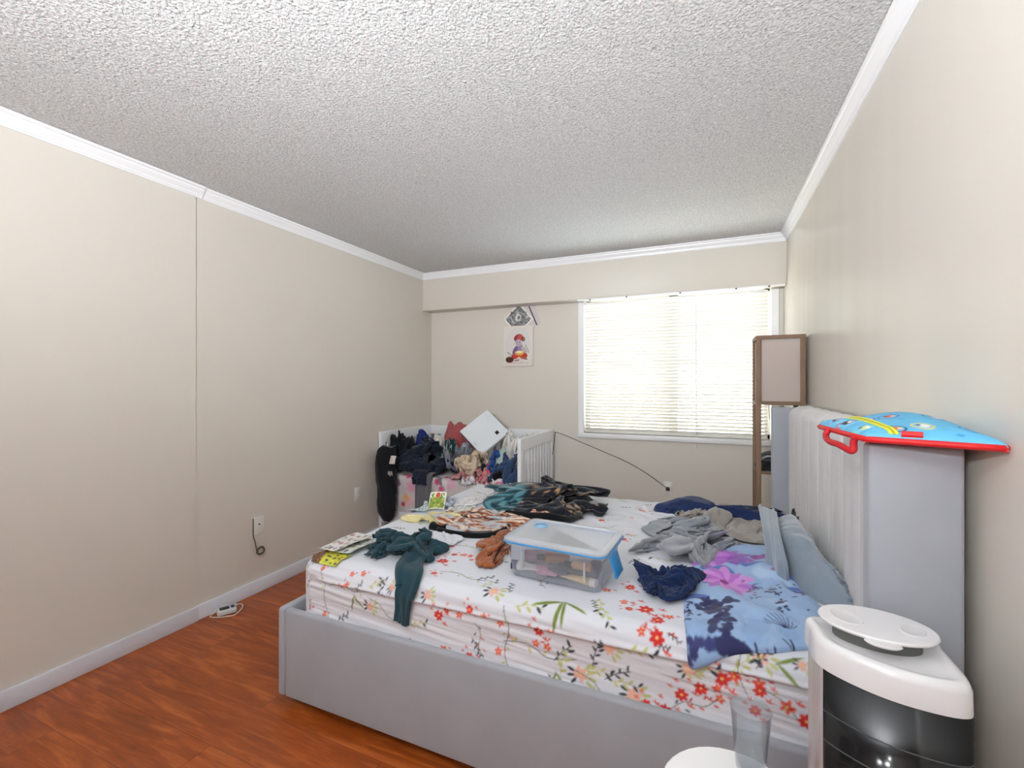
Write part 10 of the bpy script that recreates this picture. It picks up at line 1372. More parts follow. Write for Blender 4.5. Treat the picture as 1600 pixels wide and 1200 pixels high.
rings = [rrect(.160, .105, .02, .003), rrect(.168, .112, .024, .0), rrect(.172, .116, .026, .010), rrect(.182, .125, .028, .108), rrect(.190, .133, .030, .110), rrect(.190, .133, .03, .122)]
bm = bmesh.new()
vr = [[bm.verts.new(p) for p in r_] for r_ in rings]
nr = len(vr[0])
for i in range(len(vr) - 1):
    for k in range(nr): bm.faces.new((vr[i][k], vr[i][(k + 1) % nr], vr[i + 1][(k + 1) % nr], vr[i + 1][k]))
bm.faces.new(vr[0])
from_bm('body', bm, CLR, tub, True)
for sx in (-.12, .12):
    box('rib', (sx - .003, -.1265, .03), (sx + .003, -.119, .10), FRO, tub, mtx=bmx)
lidr = [rrect(.193, .136, .032, .120), rrect(.197, .140, .034, .124), rrect(.197, .140, .034, .138), rrect(.190, .133, .03, .144), rrect(.176, .120, .028, .146), rrect(.170, .114, .026, .140)]
loft('lid', lidr, FRO, tub)
add = bmesh.new(); add_tube(add, rrect(.1965, .1395, .034, .128), .0035, 8, False, True); from_bm('gasket', add, BLUE, tub, True)
bm = bmesh.new(); add_tube(bm, [bmx @ Vector((-.12 + .026 * math.cos(a), .06 + .026 * math.sin(a), .142)) for a in np.linspace(0, 2 * PI, 28, endpoint=False)], .003, 6, False, True); add_tube(bm, [bmx @ Vector((-.12, .06, .1395)), bmx @ Vector((-.12, .06, .143))], .022, 20)
from_bm('vent_knob', bm, M('pale_blue_plastic', (140, 186, 220), .3), tub, True)
lt = Matrix.Translation(bmx @ Vector((.196, -.045, .118))) @ Matrix.Rotation(rotb, 4, 'Z') @ Matrix.Rotation(R(-18), 4, 'Y')
box('latch', (0, -.045, -.075), (.007, .045, .0), BLUE, tub, bevel=.002, mtx=lt)
lt = Matrix.Translation(bmx @ Vector((-.198, 0, .118))) @ Matrix.Rotation(rotb, 4, 'Z') @ Matrix.Rotation(R(3), 4, 'Y')
box('latch', (-.006, -.045, -.02), (.0, .045, .014), FRO, tub, bevel=.002, mtx=lt)


# toiletries inside
def toiletry(kind, label, x, y, z, L, r, ang, col, cap, tiltz=0):
    m_ = bmx @ Matrix.Translation((x, y, z)) @ Matrix.Rotation(R(ang), 4, 'Z') @ Matrix.Rotation(R(tiltz), 4, 'Y')
    t = thing(kind, label, kind.split('_')[-1], m_ @ Vector((0, 0, 0)), 'toiletries in the clear box')
    def ring(xx, ry, rz, n=20): return [m_ @ Vector((xx, ry * math.cos(2 * PI * k / n), rz * math.sin(2 * PI * k / n))) for k in range(n)]
    mm = M('toiletry_%d_%d_%d' % col, col, .4); mc = M('toiletry_%d_%d_%d' % cap, cap, .35)
    if 'tube' in kind:
        loft('body', [ring(-L / 2, r, .002), ring(-L / 2 + .01, r, .004), ring(L / 2 - .025, r * .9, r * .8), ring(L / 2 - .022, r * .7, r * .7)], mm, t)
        loft('cap', [ring(L / 2 - .022, r * .82, r * .82), ring(L / 2, r * .82, r * .82)], mc, t)
    else:
        loft('body', [ring(-L / 2, r * .9, r * .9), ring(-L / 2 + .004, r, r), ring(L / 2 - .035, r, r), ring(L / 2 - .027, r * .5, r * .5)], mm, t)
        loft('cap', [ring(L / 2 - .027, r * .6, r * .6), ring(L / 2, r * .56, r * .56)], mc, t)


toiletry('lotion_tube', 'white lotion tube with a navy cap lying at the left of the clear box', -.115, -.085, .028, .12, .022, 186, (226, 216, 206), (44, 50, 80))
toiletry('cream_tube', 'pink cream tube next to the white lotion tube in the clear box', -.030, -.088, .026, .085, .021, 172, (212, 158, 176), (200, 140, 160))
toiletry('perfume_bottle', 'dark purple bottle in the middle front of the clear box', .020, -.075, .022, .11, .018, 10, (66, 50, 84), (40, 36, 56))
toiletry('foundation_bottle', 'tan bottle with dark cap high in the clear box, front right', .085, -.088, .070, .10, .014, 178, (206, 160, 122), (60, 44, 40))
toiletry('concealer_tube', 'yellow and pink patterned tube low in the clear box, front right', .085, -.085, .022, .14, .018, -8, (218, 186, 130), (232, 226, 220))
toiletry('spray_bottle', 'long black bottle under the tan bottle in the clear box', .07, -.055, .042, .13, .020, 4, (34, 36, 52), (26, 26, 34))
toiletry('oil_bottle', 'brown bottle resting on the dark ones in the clear box', -.02, -.06, .068, .12, .018, 196, (150, 100, 70), (58, 46, 44))
toiletry('shampoo_bottle', 'navy bottle lying deep in the clear box, right end', .125, -.02, .04, .13, .024, 95, (38, 48, 82), (30, 34, 60))
toiletry('powder_bottle', 'mauve bottle at the left back inside the clear box', -.10, .0, .04, .12, .026, 30, (168, 120, 140), (220, 210, 214))
toiletry('sunscreen_tube', 'orange tube across the middle of the clear box', -.04, .01, .066, .13, .024, 150, (206, 130, 90), (230, 226, 220))
toiletry('ointment_tube', 'white tube in the back right of the clear box', .06, .05, .05, .13, .026, 40, (220, 220, 226), (140, 60, 70))
toiletry('serum_bottle', 'small dark red bottle in the back left of the clear box', -.06, .07, .03, .10, .022, 80, (120, 44, 52), (40, 32, 34))

# ================================================================== FLOOR LAMP WITH SHELVES
LX0, LX1, LY0, LY1 = .272, .522, 3.035, 3.285
fl = thing('floor_lamp', 'tall wooden shelf lamp with a linen shade between bed and window', 'floor lamp', ((LX0 + LX1) / 2, (LY0 + LY1) / 2, 0))
WD = M('walnut_wood', (122, 96, 76), .6, bump=[(60, .2, .002)], mottle=(12, .10))
ps = .026; LZ = 1.612
for (x, y) in ((LX0, LY0), (LX1 - ps, LY0), (LX0, LY1 - ps), (LX1 - ps, LY1 - ps)):
    box('post', (x, y, 0), (x + ps, y + ps, LZ), WD, fl, bevel=.002)
for z in (LZ - .018, 1.205):
    bm = bmesh.new()
    add_box(bm, (LX0, LY0 - .001, z), (LX1, LY0 + ps, z + .022)); add_box(bm, (LX0, LY1 - ps, z), (LX1, LY1 + .001, z + .022))
    add_box(bm, (LX0 - .001, LY0, z), (LX0 + ps, LY1, z + .022)); add_box(bm, (LX1 - ps, LY0, z), (LX1 + .001, LY1, z + .022))
    from_bm('rail', bm, WD, fl)
LINEN = M('linen_shade', (226, 216, 210), .9, spec=.1, transl=.5, bump=[(350, .3, .001)])
bm = bmesh.new()
zA, zB = 1.226, LZ - .018
e_ = .022
for a, b in (((LX0 + e_, LY0 + .012), (LX1 - e_, LY0 + .014)), ((LX0 + e_, LY1 - .014), (LX1 - e_, LY1 - .012)),
             ((LX0 + .012, LY0 + e_), (LX0 + .014, LY1 - e_)), ((LX1 - .014, LY0 + e_), (LX1 - .012, LY1 - e_))):
    add_box(bm, (a[0], a[1], zA), (b[0], b[1], zB))
from_bm('lamp_shade', bm, LINEN, fl)
zsh = .795
for z in (zsh, .42, .06):
    box('shelf', (LX0 + .004, LY0 + .004, z), (LX1 - .004, LY1 - .004, z + .018), WD, fl, bevel=.002)
box('bulb_socket', (.385, 3.15, 1.20), (.41, 3.17, 1.26), M('brass', (170, 140, 90), .35, metallic=.8), fl)
tube('pull_chain', [(.34, 3.08, 1.22), (.342, 3.075, 1.15), (.345, 3.075, 1.12)], .002, M('brass', (170, 140, 90)), fl, 5)
# dark things on its shelf
bas = thing('black_pouch', 'black rolled pouch on the upper shelf of the wooden shelf lamp', 'pouch', (.39, 3.16, zsh + .018))
pts4 = [(.285, 3.05), (.50, 3.05), (.50, 3.26), (.285, 3.26)]
o = bundle('body', [(.288, 3.06), (.39, 3.048), (.50, 3.06), (.505, 3.16), (.50, 3.26), (.39, 3.27), (.288, 3.26), (.282, 3.16)], zsh + .019, .065, cloth('black_nylon', (26, 28, 32), rough=.5), bas, amp=.35, f=30, seed=80, n=60)
tube('strap', crom([(.29, 3.075, zsh + .08), (.34, 3.06, zsh + .105), (.40, 3.06, zsh + .085), (.46, 3.07, zsh + .10)], 6), .006, M('grey_strap', (150, 150, 154), .5), bas, 8)
tag(bundle('beanie', [(.30, 3.09), (.37, 3.06), (.42, 3.09), (.43, 3.15), (.38, 3.19), (.31, 3.17)], zsh + .083, .04, cloth('charcoal_cap', (44, 46, 54)), n=50, amp=.3, seed=82), 'small dark beanie lying on the black pouch in the shelf lamp', 'hat')

# ================================================================== CRIB
KX0, KX1, KY0, KY1, KZ = -2.625, -1.285, 3.15, 3.945, .912
cb = thing('crib', 'white slatted toddler crib in the far left corner, heaped with clothes', 'crib', ((KX0 + KX1) / 2, (KY0 + KY1) / 2, 0))
CW = M('crib_white', (236, 238, 242), .4, spec=.5)


def end_panel(x0, x1):
    bm = bmesh.new()
    add_box(bm, (x0, KY0, .0), (x1, KY0 + .058, KZ), .004); add_box(bm, (x0, KY1 - .058, 0), (x1, KY1, KZ), .004)
    add_box(bm, (x0 + .001, KY0 + .05, KZ - .095), (x1 - .001, KY1 - .05, KZ), .003); add_box(bm, (x0 + .001, KY0 + .05, .26), (x1 - .001, KY1 - .05, .36), .003)
    p = from_bm('end_panel', bm, CW, cb)
    n = 9
    w_ = (KY1 - KY0 - .116) / (2 * n + 1)
    for k in range(n):
        y = KY0 + .058 + w_ * (2 * k + 1)
        box('slat', (x0 + .007, y, .355), (x1 - .007, y + w_ * 1.05, KZ - .09), CW, p, bevel=.002)


end_panel(KX0, KX0 + .030); end_panel(KX1 - .030, KX1)
bm = bmesh.new()
add_box(bm, (KX0 + .03, KY1 - .028, KZ - .09), (KX1 - .03, KY1 - .002, KZ - .003), .003); add_box(bm, (KX0 + .03, KY1 - .028, .26), (KX1 - .03, KY1 - .002, .36), .003)
pn = from_bm('back_panel', bm, CW, cb)
n = 16; w_ = (KX1 - KX0 - .06) / (2 * n + 1)
for k in range(n):
    x = KX0 + .03 + w_ * (2 * k + 1); box('slat', (x, KY1 - .022, .355), (x + w_, KY1 - .008, KZ - .085), CW, pn, bevel=.002)
box('front_rail', (KX0 + .03, KY0 + .004, .13), (KX1 - .03, KY0 + .028, .24), CW, cb, bevel=.003)
box('mattress_board', (KX0 + .03, KY0 + .03, .26), (KX1 - .03, KY1 - .03, .28), CW, cb)
km = thing('crib_mattress', 'crib mattress covered by a grey and pink floral quilt falling down its front', 'mattress', ((KX0 + KX1) / 2, (KY0 + KY1) / 2, .28))
box('mattress_core', (KX0 + .035, KY0 + .035, .281), (KX1 - .035, KY1 - .035, .53), M('mattress_white', (220, 220, 220)), km, bevel=.03, seg=3)
KQ = Canvas(1.4, .9, .003, (208, 200, 202))
rnd.seed(21)
for k in range(60):
    KQ.ell(rnd.uniform(0, 1.4), rnd.uniform(0, .9), rnd.uniform(.03, .07), rnd.uniform(.02, .05), rnd.uniform(0, 3), rnd.choice(((186, 182, 186), (220, 212, 214), (224, 200, 208), (178, 172, 176))), .6)
def kqf(px, py):
    X_, Z_ = ony(px, py, KY0 + .01); return (X_ - KX0, .42 - (.55 - Z_))
for px, py, r_, col in ((629, 745, .028, (196, 54, 104)), (637, 750, .030, (204, 60, 110)), (621, 762, .03, (186, 66, 110)), (642, 768, .05, (226, 160, 190)), (640, 790, .05, (226, 186, 196)), (634, 785, .035, (228, 178, 120)), (630, 795, .022, (190, 56, 66)),
                        (691, 746, .026, (196, 54, 104)), (700, 748, .030, (204, 60, 110)), (683, 760, .032, (186, 66, 110)), (705, 765, .045, (222, 176, 200)), (690, 772, .03, (196, 90, 130)), (720, 760, .03, (160, 156, 160)), (735, 755, .03, (150, 146, 150)), (760, 745, .03, (214, 190, 196))):
    u, v = kqf(px, py)
    for k in range(7): KQ.ell(u + r_ * .5 * math.cos(k * .9), v + r_ * .5 * math.sin(k * .9), r_ * .6, r_ * .35, k * .9, col, .8)
for px, py in ((617, 752), (681, 752)):
    u, v = kqf(px, py); KQ.line([(u - .03, v + .03), (u + .02, v), (u + .05, v - .06)], .012, (120, 118, 124))
qs_ = np.arange(0, 1.27, .007); qt = np.arange(0, .80, .008)
QS, QT = np.meshgrid(qs_, qt, indexing='ij')
dn = .40
of_, dw = prof1(QT - dn, 0, .035)
Xq = KX0 + .036 + QS; Yq = KY0 + .05 + of_ + .000; Zq = .55 - dw
Yq = Yq - .012 * (folds(QS, QT * .25, 91, 30, 0, .02)) * np.clip((dn - QT) * 10, 0, 1)
Zq = Zq + .012 * folds(QS, QT, 92, 20, .4, .05) * np.clip((QT - dn) * 8, 0, 1)
grid_mesh('floral_quilt', Xq, Yq, Zq, cloth('crib_quilt', (208, 200, 202), attr=True), km, KQ.get(QS + .036, QT), .008)


def cb_pt(px, py, z): return onz(px, py, z)


def crib_cloth(name, label, cat, px0, px1, ydepth, zb, H, mat, seed=1, yoff=.0, **k):
    """a heap spanning photo columns px0..px1 on the crib at depth range ydepth"""
    (xa, _), (xb, _) = ony(px0, 700, sum(ydepth) / 2), ony(px1, 700, sum(ydepth) / 2)
    cx_, cy_ = (xa + xb) / 2, sum(ydepth) / 2
    ax2, ay2 = (xb - xa) / 2, (ydepth[1] - ydepth[0]) / 2
    r_ = random.Random(seed)
    pts = []
    for k_ in range(10):
        a = 2 * PI * k_ / 10
        q = r_.uniform(.85, 1.08)
        pts.append((cx_ + ax2 * q * math.cos(a), cy_ + ay2 * q * math.sin(a)))
    pts = [(min(max(p[0], KX0 + .05), KX1 - .05), min(p[1], KY1 - .045)) for p in pts]
    k['amp'] = k.get('amp', .45) * .62; k['f'] = k.get('f', 40) * .62; k.setdefault('pw', 2.3); k.setdefault('q', .55); k['shift'] = .008
    o = bundle(name, pts, zb, H * (1.45 if 'sim' in k else 1.08), mat, seed=seed, **k)
    return tag(o, label, cat)


KB = .575
BLACKC = cloth('black_jacket', (20, 22, 28)); NAVK = cloth('midnight_knit', (26, 34, 50))
# back fillers resting on the quilt
crib_cloth('towel', 'cream towel lying against the slats at the left end of the crib', 'towel', 622, 665, (3.55, 3.85), KB, .19, cloth('cream_towel', (206, 204, 196)), 101, sim='slumped', rot=0.3, up=1, amp=.5, n=60)
crib_cloth('jumper', 'royal blue jumper on top of the dark clothes in the crib', 'jumper', 648, 692, (3.50, 3.78), KB, .22, cloth('royal_blue', (34, 52, 116)), 102, sim='bunched', rot=0.2, up=1, amp=.45, n=70)
crib_cloth('jacket', 'big midnight-black jacket heaped over the left half of the crib', 'jacket', 609, 713, (3.14, 3.60), KB, .185, NAVK, 103, sim='slumped', rot=0.9, up=1, amp=.5, f=22, n=110, pw=2.6)
crib_cloth('hooded_top', 'black hooded top bunched at the left end rail of the crib', 'top', 607, 640, (3.20, 3.50), KB + .01, .23, BLACKC, 104, sim='bunched', rot=1.5, up=1, amp=.55, f=34, n=80)
crib_cloth('white_shirt', 'white shirt folded over the blue jumper in the crib', 'shirt', 667, 692, (3.46, 3.64), KB + .13, .105, cloth('white_shirt', (226, 222, 216)), 105, sim='spread', rot=0.3, up=1, amp=.5, n=60)
crib_cloth('scarf', 'dark green and white scarf bunched below the pink cloth in the crib', 'scarf', 688, 706, (3.30, 3.55), KB + .05, .155, cloth('green_scarf', (30, 72, 70), attr=True), 106, sim='rolled', rot=0, up=1, amp=.7, f=44, n=60,
           cols=lambda x, y, r, fo: np.where((fbm(x * 22, y * 22, 3) > .62)[..., None], lin((196, 204, 200)), lin((26, 66, 66))))
crib_cloth('pink_blanket', 'dusty red-pink cloth standing up behind the white appliance in the crib', 'cloth', 690, 738, (3.58, 3.88), KB, .37, cloth('dusty_pink', (166, 84, 86)), 107, amp=.35, f=20, ang=1.2, n=100, pw=3.2)
crib_cloth('plastic_bag', 'grey see-through plastic bag beside the white appliance in the crib', 'bag', 697, 735, (3.25, 3.56), KB, .175, M('bag_film', (112, 116, 128), .2, spec=.8, bump=[(40, .8, .01)]), 108, sim='spread', rot=1.0, up=1, amp=.7, f=60, n=90)
crib_cloth('beige_top', 'beige top with white lining in the middle of the crib pile', 'top', 718, 762, (3.16, 3.46), KB, .145, cloth('beige_top', (206, 188, 166)), 109, sim='bunched', rot=2.5, up=1, amp=.55, f=36, n=90)
crib_cloth('pink_floral_shirt', 'dusty pink floral shirt spread below the beige top in the crib', 'shirt', 708, 772, (3.10, 3.36), KB - .03, .10, cloth('pink_floral', (196, 148, 148), attr=True), 110, sim='tumbled', rot=0.8, up=1, amp=.6, f=34, n=110,
           cols=lambda x, y, r, fo: np.where(((fbm(x * 20, y * 20, 7) > .63) & (x > -1.83))[..., None], lin((190, 70, 90)), lin((198, 152, 150))))
crib_cloth('black_garment', 'black garment wedged between the pink shirt and the jeans in the crib', 'garment', 752, 800, (3.14, 3.50), KB - .02, .10, BLACKC, 111, sim='rolled', rot=0, up=1, amp=.5, n=60)
crib_cloth('blue_shorts', 'bright blue shorts between the beige top and the jeans in the crib', 'shorts', 762, 796, (3.22, 3.5), KB, .155, cloth('bright_blue', (46, 82, 150)), 112, sim='slumped', rot=0.3, up=1, amp=.5, f=40, n=70)
crib_cloth('jeans', 'faded navy denim jeans piled by the right end of the crib', 'jeans', 774, 812, (3.10, 3.42), KB - .03, .16, cloth('denim', (52, 74, 110)), 113, sim='slumped', rot=2.0, up=1, amp=.55, f=40, n=90)
crib_cloth('soft_ball', 'pale mint rounded soft toy on top of the jeans in the crib', 'toy', 777, 802, (3.28, 3.48), KB + .09, .115, M('mint_plush', (172, 192, 186), .8), 114, amp=.05, n=50, pw=2, q=.5, jit=0)
crib_cloth('white_bag', 'crumpled white plastic bag at the right end of the crib', 'bag', 792, 816, (3.30, 3.62), KB, .27, M('white_film', (224, 222, 218), .35, spec=.6, bump=[(30, .8, .01)]), 115, sim='bunched', rot=0.8, up=1, amp=.7, f=55, n=80)
crib_cloth('clear_wrap', 'clear crinkled wrap behind the right end panel of the crib', 'wrap', 806, 850, (3.62, 3.88), KB, .22, M('clear_film', (214, 216, 216), .2, spec=.9, bump=[(36, .9, .012)]), 116, sim='spread', rot=2.0, up=1, amp=.6, f=55, n=90)
crib_cloth('blue_towel', 'blue towel seen between the slats at the right end of the crib', 'towel', 822, 852, (3.5, 3.84), KB - .02, .16, cloth('slate_blue_towel', (78, 96, 150)), 117, sim='rolled', rot=1.0, up=1, amp=.5, n=60)
crib_cloth('tiny_white_sock', 'white crumpled sock on the floral quilt front edge of the crib', 'sock', 722, 742, (3.10, 3.20), KB - .05, .05, cloth('white_cotton', (222, 224, 232)), 118, sim='spread', rot=0.5, up=1, amp=.7, f=70, n=50)
crib_cloth('floral_cloth', 'white and pink floral cloth at the foot of the jeans in the crib', 'cloth', 745, 800, (3.08, 3.22), KB - .09, .08, cloth('pinkwhite', (214, 196, 200), attr=True), 119, sim='spread', rot=0.2, up=1, amp=.6, f=40, n=70,
           cols=lambda x, y, r, fo: np.where((fbm(x * 26, y * 26, 9) > .6)[..., None], lin((200, 110, 140)), lin((222, 214, 214))))
# garments hanging down the front
def crib_hang(name, label, px, wpx, z_top, z_bot, mat, seed, yo=0.0, **k):
    x0_, _ = ony(px, 700, KY0); xw = ony(px + wpx / 2, 700, KY0)[0] - ony(px - wpx / 2, 700, KY0)[0]
    y_ = KY0 - .022 - yo
    o = hang(name, [(x0_ + .01, KY0 + .10, z_top), (x0_, y_ + .015, z_top - .015), (x0_, y_, z_top - .08), (x0_ - .005, y_ - .004, (z_top + z_bot) / 2), (x0_, y_, z_bot)], xw, mat, seed=seed, **k)
    return tag(o, label, 'garment')


crib_hang('grey_leggings', 'mid-grey leggings hanging down the floral front of the crib', 664, 24, .60, .21, cloth('mid_grey', (104, 106, 112)), 121, amp=.018, f=30, thick=.01)
crib_hang('dark_scrap', 'dark cloth end hanging above the grey leggings on the crib', 660, 22, .62, .50, NAVK, 122, yo=.022, amp=.012, f=40)
# long black garment over the left end corner
bmx2 = []
xk = onx(606, 760, -2.6)
P_ = []
for i, (px, pw2, z_) in enumerate(((606, 22, .80), (604, 30, .76), (602, 34, .66), (603, 33, .55), (606, 33, .44), (605, 32, .33), (605, 27, .25), (607, 18, .20), (608, 8, .175))):
    xc = ony(px, 700, KY0 - .05)[0]; hw_ = pw2 / 2 * 3.85 / F / ca
    P_.append((xc, hw_, z_))
rings = []
P2_ = crom([(a, b, c) for a, b, c in P_], 4)
for i, (xc, hw_, z_) in enumerate(P2_):
    ring = []
    for k in range(28):
        a = 2 * PI * k / 28
        w2 = 1 + .05 * math.sin(a * 5 + z_ * 9) + .05 * math.sin(a * 9 + z_ * 30)
        yb_ = KY0 - .055 + .045 * math.sin(a) * w2
        if yb_ > KY0 - .008: yb_ = KY0 - .008
        ring.append((max(xc + hw_ * math.cos(a) * w2, XLF + .004), yb_, z_ + .008 * math.sin(a * 3)))
    rings.append(ring)
hj = thing('black_coat', 'long black coat with white lettering hanging off the crib corner by the wall', 'coat', (-2.6, KY0 - .05, .18))
loft('coat_body', rings, BLACKC, hj)
WP = M('white_print', (214, 210, 204), .8)
lx, lz = ony(614, 716, KY0 - .12)
hang('sleeve_band', [(lx, KY0 - .11, .735), (lx - .01, KY0 - .112, .70), (lx - .02, KY0 - .108, .665)], .055, WP, hj, n=14, m=10, amp=.004, thick=.003)
lx, lz = ony(608, 738, KY0 - .12)
bm = bmesh.new()
for k in range(5):
    add_tube(bm, [(lx - .02 + k * .010, KY0 - .109, .60 + .006 * (k % 2)), (lx - .016 + k * .010, KY0 - .110, .575 - .006 * (k % 3))], .0022, 6)
from_bm('lettering', bm, WP, hj)
tube('drawstring', crom([(-2.50, KY0 - .08, .42), (-2.492, KY0 - .085, .36), (-2.495, KY0 - .07, .29), (-2.498, KY0 - .07, .26)], 5), .004, BLACKC, hj, 6)

# white appliance lying tilted on the pile
def frame_from(pA, pB, pC):
    a = (Vector(pB) - Vector(pA)); b = (Vector(pC) - Vector(pA)); return a, b
apc = Vector((ony(757, 676, 3.62)[0], 3.62, ony(757, 674, 3.62)[1]))
# in-plane axes: e1 towards the photo's upper right edge, e2 its other edge, leaning back
vx = Vector((ca, sa, 0)); fwd = Vector((-sa, ca, 0))
up_ = (Vector((0, 0, 1)) * .86 + fwd * .50).normalized()
nr_ = vx.cross(up_).normalized()
e1 = (vx * .74 + up_ * .67).normalized(); e2 = nr_.cross(e1).normalized()
AM = Matrix((( e1.x, e2.x, nr_.x, apc.x), (e1.y, e2.y, nr_.y, apc.y), (e1.z, e2.z, nr_.z, apc.z), (0, 0, 0, 1)))
ap = thing('air_purifier', 'flat white appliance with a black square badge lying tilted on the crib pile', 'appliance', apc)
box('body', (-.165, -.155, -.05), (.165, .155, .0), M('white_appliance', (226, 232, 238), .3, spec=.5), ap, bevel=.012, seg=3, mtx=AM)
bm = bmesh.new()
for k in range(5): add_box(bm, (-.1665, -.14, -.044 + k * .008), (-.164, .14, -.041 + k * .008), mtx=AM)
from_bm('side_grille', bm, M('grille_dark', (70, 74, 80), .5), ap)
box('badge', (.060, -.100, .0), (.092, -.068, .0012), M('badge_black', (22, 26, 34), .3), ap, mtx=AM)
bm = bmesh.new()
add_box(bm, (.068, -.092, .0012), (.084, -.076, .0018), mtx=AM @ Matrix.Translation((.076, -.084, 0)) @ Matrix.Rotation(R(45), 4, 'Z') @ Matrix.Scale(.6, 4) @ Matrix.Translation((-.076, .084, 0)))
from_bm('badge_mark', bm, WHITE, ap)
bm = bmesh.new()
for (u, v, l_) in ((.13, .08, .004), (.136, .075, .003), (.10, .065, .004), (.104, .085, .004), (.085, .06, .003), (.12, .1, .003)):
    add_box(bm, (u, v, .0), (u + l_, v + l_, .0006), mtx=AM)
for k in range(7): add_box(bm, (-.140, -.06 + k * .006, .0), (-.134, -.057 + k * .006, .0006), mtx=AM)
from_bm('small_print', bm, M('print_grey', (110, 116, 124), .5), ap)

# ================================================================== MAT BAG ON THE HEADBOARD
A_, B_, C_, D_ = Vector((.326, 1.240, 1.207)), Vector((.532, 1.170, 1.206)), Vector((.534, 1.500, 1.209)), Vector((.292, 1.520, 1.210))
bag = thing('activity_bag', 'light blue printed zip bag with red piping lying on top of the headboard', 'bag', (.42, 1.36, 1.204))
n1, n2 = 150, 170
a, b = np.meshgrid(np.linspace(0, 1, n1), np.linspace(0, 1, n2), indexing='ij')
def quad(i): return np.array([[0]]) + (A_[i] * (1 - a) * (1 - b) + B_[i] * a * (1 - b) + C_[i] * a * b + D_[i] * (1 - a) * b)
Xb, Yb_, Zb = quad(0), quad(1), quad(2)
edge = np.clip(np.minimum(np.minimum(a, 1 - a) * 5, np.minimum(b, 1 - b) * 7), 0, 1)
puff = np.sqrt(1 - (1 - edge) ** 2)
H_ = (.018 + .034 * np.exp(-((a - .62) / .38) ** 2 - ((b - .62) / .5) ** 2)) * puff
H_ = H_ + .006 * np.abs(np.sin(b * 26 + 3 * vn(a * 3, b * 9, 4))) * np.clip((.22 - a) * 10, 0, 1) * puff
BC = Canvas(1, 1, .006, (96, 176, 214))
rnd.seed(9)
for k in range(26): BC.ell(rnd.uniform(0, 1), rnd.uniform(0, 1), rnd.uniform(.02, .06), rnd.uniform(.006, .014), 0, rnd.choice(((60, 140, 196), (124, 200, 216), (70, 170, 200))), .9)
for (u, v, c1, c2) in ((.52, .16, (228, 206, 90), (236, 230, 220)), (.30, .13, (34, 60, 110), (206, 110, 50)), (.42, .5, (70, 110, 180), (206, 100, 80)), (.75, .45, (70, 100, 170), (220, 200, 210)),
                       (.25, .55, (110, 110, 190), (220, 210, 220)), (.6, .78, (60, 110, 170), (150, 100, 90)), (.35, .82, (60, 130, 190), (130, 130, 150)), (.86, .16, (40, 120, 190), (70, 150, 200)), (.08, .2, (120, 200, 190), (190, 200, 150)), (.08, .55, (180, 100, 120), (60, 60, 60)), (.1, .8, (150, 130, 190), (160, 150, 160)), (.9, .7, (60, 120, 190), (200, 190, 190))):
    BC.ell(u, v, .085, .075, 0, c1); BC.ell(u, v, .068, .06, 0, (108, 186, 220)); BC.ell(u + .01, v, .045, .04, .4, c2)
    BC.ell(u - .02, v + .02, .016, .02, 0, (70, 60, 60)); BC.ell(u + .03, v - .01, .02, .014, 0, (236, 232, 220))
grid_mesh('fabric_top', Xb, Yb_, Zb + H_, M('bag_fabric', attr=True, rough=.55, spec=.4, bump=[(40, .2, .004)]), bag, BC.get(a, b))
RD = M('red_piping', (206, 26, 30), .5)
loopp = [A_, A_.lerp(B_, .5), B_ + Vector((-.002, 0, 0)), B_.lerp(C_, .5), C_, C_.lerp(D_, .5), D_, D_.lerp(A_, .5)]
cor = []
for p, q in ((A_, B_), (B_, C_), (C_, D_), (D_, A_)):
    for t in (.03, .25, .5, .75, .97): cor.append(p.lerp(q, t) - Vector((0, 0, .001)))
tube('piping', cor, .0065, RD, bag, 10, closed=True)
bm = bmesh.new(); vs4 = [bm.verts.new(v - Vector((0, 0, .003))) for v in (A_, B_, C_, D_)]; vs5 = [bm.verts.new(v - Vector((0, 0, .008))) for v in (A_, B_, C_, D_)]
bm.faces.new(vs4); bm.faces.new(vs5[::-1])
for k in range(4): bm.faces.new((vs4[k], vs4[(k + 1) % 4], vs5[(k + 1) % 4], vs5[k]))
from_bm('board', bm, RD, bag)
# red tab near the front corner
pt = A_.lerp(B_, .30); pu = (B_ - A_).normalized(); pv = (D_ - A_).normalized()
bm = bmesh.new()
add_tube(bm, [pt - pu * .0 + pv * .010 + Vector((0, 0, .013)), pt + pu * .035 + pv * .010 + Vector((0, 0, .013))], .008, 8)
from_bm('side_tab', bm, RD, bag)
# zip
zi = [(.26, t) for t in np.linspace(.03, .97, 26)]
def bagpt(aa_, bb_, dz=0.0):
    i_, j_ = int(aa_ * (n1 - 1)), int(bb_ * (n2 - 1)); return Vector((Xb[i_, j_], Yb_[i_, j_], Zb[i_, j_] + H_[i_, j_] + dz))
for off, nm, col in ((-.022, 'zip_tape', (214, 214, 60)), (.022, 'zip_tape', (214, 214, 60)), (0, 'zip_teeth', (170, 160, 40))):
    tube(nm, [bagpt(.25 + off, t, .0) for _, t in zi], .0036 if off else .0026, M(nm, col, .5), bag, 8)
# handle
h0, h1 = D_.lerp(A_, .30), D_.lerp(A_, .86)
ou = Vector((-.96, -.1, 0))
hp = [h0 + ou * .004, h0 + ou * .012 + Vector((0, -.004, -.018)), h0.lerp(h1, .35) + ou * .022 + Vector((0, 0, -.026)), h0.lerp(h1, .7) + ou * .022 + Vector((0, 0, -.026)), h1 + ou * .012 + Vector((0, -.006, -.034)), h1 + ou * .006 + Vector((0, .006, -.014)), h1 + ou * .003 + Vector((0, .002, 0))]
tube('handle', crom(hp, 6), .0075, M('red_webbing', (184, 24, 36), .6), bag, 8)

